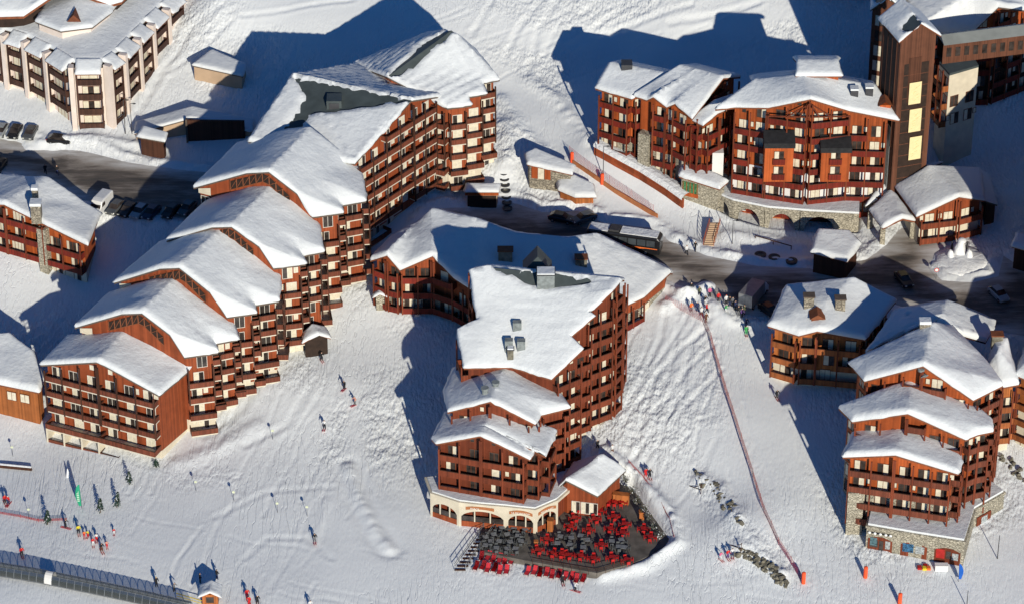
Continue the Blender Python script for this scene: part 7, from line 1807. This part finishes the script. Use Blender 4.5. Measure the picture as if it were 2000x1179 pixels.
# fountain on the roundabout
g = G(1876,512); o = thing('fountain', 'frozen snow-covered fountain on the round island before the entrance', 'fountain', g)
def lump_mesh(rx, ry, rz, seed, nu=22, nv=12):
    b = MB(); b.ball((0,0,0), rx, ry, rz, 0, nu, nv); V = np.array(b.v); n = fbm(V[:,0]*1.1+seed, V[:,1]*1.1+V[:,2]*.9, seed, 3); V = V*(1+.55*n[:,None]); b.v = [tuple(v) for v in V]; return b.mesh('snow_lump', ['snow_pile'], smooth=True)
place('snow_ring', lump_mesh(4.6, 4.0, .9, 3), o, (g[0]+.3, g[1]+.2, g[2]-.1)); place('ice_column', lump_mesh(1.0, 1.0, 2.4, 5), o, (g[0], g[1]+1.6, g[2]+.6))
for dx in (-1.6, 1.4): place('ice_column', lump_mesh(.6, .6, 1.5, 8), o, (g[0]+dx, g[1]+.6, g[2]+.6))
for dx in (-1.1, 1.3): b = MB(); p = (g[0]+dx, g[1]+3.0, g[2]); b.bar((*p[:2], p[2]), (*p[:2], p[2]+1.5), .25, 0, 8, .16); b.ball((p[0],p[1],p[2]+1.75), .2, .2, .25, 0, 8, 6); b.build('statue', 'metal_dark', o)
b = MB(); b.ball((g[0]+.2, g[1]+1.6, g[2]+3.0), .7, .7, .45, 0, 12, 7); b.build('snow_cap', 'snow_pile', o)
# outdoor stair by the stone house
a, b_ = P(1396,436,13.8), P(1384,478,11.8); o = thing('outdoor_stair', 'wooden stair with railings from the arcade down to the road', 'stairs', b_)
for k in range(11): q = [a[j]+(b_[j]-a[j])*k/10 for j in range(3)]; b = MB(); b.box(q[0]-.8, q[0]+.8, q[1]-.2, q[1]+.2, q[2]-.2, q[2]); b.build('step', 'plaster_tan', o)
b = MB()
for s in (-.85, .85):
    b.bar((a[0]+s,a[1],a[2]+.9), (b_[0]+s,b_[1],b_[2]+.9), .06)
    for k in range(6): q = [a[j]+(b_[j]-a[j])*k/5 for j in range(3)]; b.bar((q[0]+s,q[1],q[2]-.5), (q[0]+s,q[1],q[2]+.9), .05)
b.build('railing', 'wood_red', o)
# boulder walls
def boulder_mesh(seed):
    k = ('bo', seed)
    if k not in _mc:
        b = MB(); b.ball((0,0,0), .8, .62, .6, 0, 6, 4); V = np.array(b.v); rr = np.random.default_rng(seed); V = V*(1+.7*(rr.random((len(V),1))-.5))+.25*(rr.random(V.shape)-.5); b.v = [tuple(v) for v in V]; _mc[k] = b.mesh('boulder', ['rock'])
    return _mc[k]
def rocks(pix, label, n, s0=.9):
    gs = [Vector(G(*q)) for q in pix]; o = thing('boulder_wall', label, 'rock wall', gs[0]); L = [0]; rn = random.Random(n)
    for a, b in zip(gs, gs[1:]): L.append(L[-1]+(b-a).length)
    for i in range(n):
        s = L[-1]*(i+rn.random()*.6)/n; j = max(k for k in range(len(L)-1) if L[k] <= s); p = gs[j]+(gs[j+1]-gs[j])*((s-L[j])/(L[j+1]-L[j]))
        for lev in range(2):
            q = place('boulder', boulder_mesh(rn.randrange(6)), o, (p.x+rn.uniform(-.6,.6)+lev*.35, p.y+rn.uniform(-.2,.2)+lev*.3, p.z+.0+lev*.5+rn.uniform(-.15,.15)), rn.uniform(0,6)); sc = s0*rn.uniform(.45, .85); q.scale = (sc, sc, sc*rn.uniform(.8, 1.1))
rocks([(1358,925),(1372,945)], 'short piece of boulder wall at the top of the terrace piste', 4, .8)
rocks([(1378,945),(1395,955),(1412,980),(1426,1003),(1442,1030)], 'boulder retaining wall beside the terrace piste, upper stretch', 34)
rocks([(1445,1080),(1470,1092),(1498,1112),(1530,1145)], 'boulder retaining wall beside the terrace piste, lower stretch', 34)
rocks([(1958,895),(1985,925),(2010,945)], 'boulder wall in the snow at the right edge', 7)
RIDGES.extend([([(1372,938),(1405,955),(1440,1010)],1.3,.7),([(1448,1065),(1485,1085),(1525,1120)],1.2,.7)])
# timber frames leaning by the rocks
for px, py, l in ((1362,960,'leaning timber frame on the slope above the terrace piste'),(1440,1075,'white tarpaulin frame by the rock wall')):
    g = Vector(G(px, py)); o = thing('timber_frame', l, 'frame', g); b = MB(); b.bar(g+Vector((-1.4,1.6,.1)), g+Vector((.4,-.6,.9)), .07); b.bar(g+Vector((-.4,1.2,0)), g+Vector((.6,-.4,1.6)), .06); b.bar(g+Vector((.5,-.5,0)), g+Vector((.5,-.5,1.8)), .07); b.build('beam', 'timber_dark', o)
b = MB()
a, c = Vector(G(1432,693)) if False else Vector(G(1475,470)), Vector(G(1545,490)); b.bar(a+Vector((0,0,.9)), c+Vector((0,0,.9)), .09); 
for k in (0, .5, 1): q = a+(c-a)*k; b.bar(q+Vector((0,0,-.3)), q+Vector((0,0,.95)), .09)
tag(b.build('log_rail', 'timber_dark'), 'dark log rail half buried in the snow below the arcade', 'fence')
a, c = Vector(G(0,912)), Vector(G(62,918)); b = MB(); b.bar(a+Vector((0,0,.25)), c+Vector((0,0,.25)), .28, 0, 8); b.bar(a+Vector((0,.1,.5)), c+Vector((0,.1,.5)), .2, 1, 6); tag(b.build('log', ['timber_dark', 'snow_pile']), 'dark log topped with snow at the left edge', 'log')
build_ground()
build_roads()
for o in bpy.data.objects:
    if '_o' in o: del o['_o']
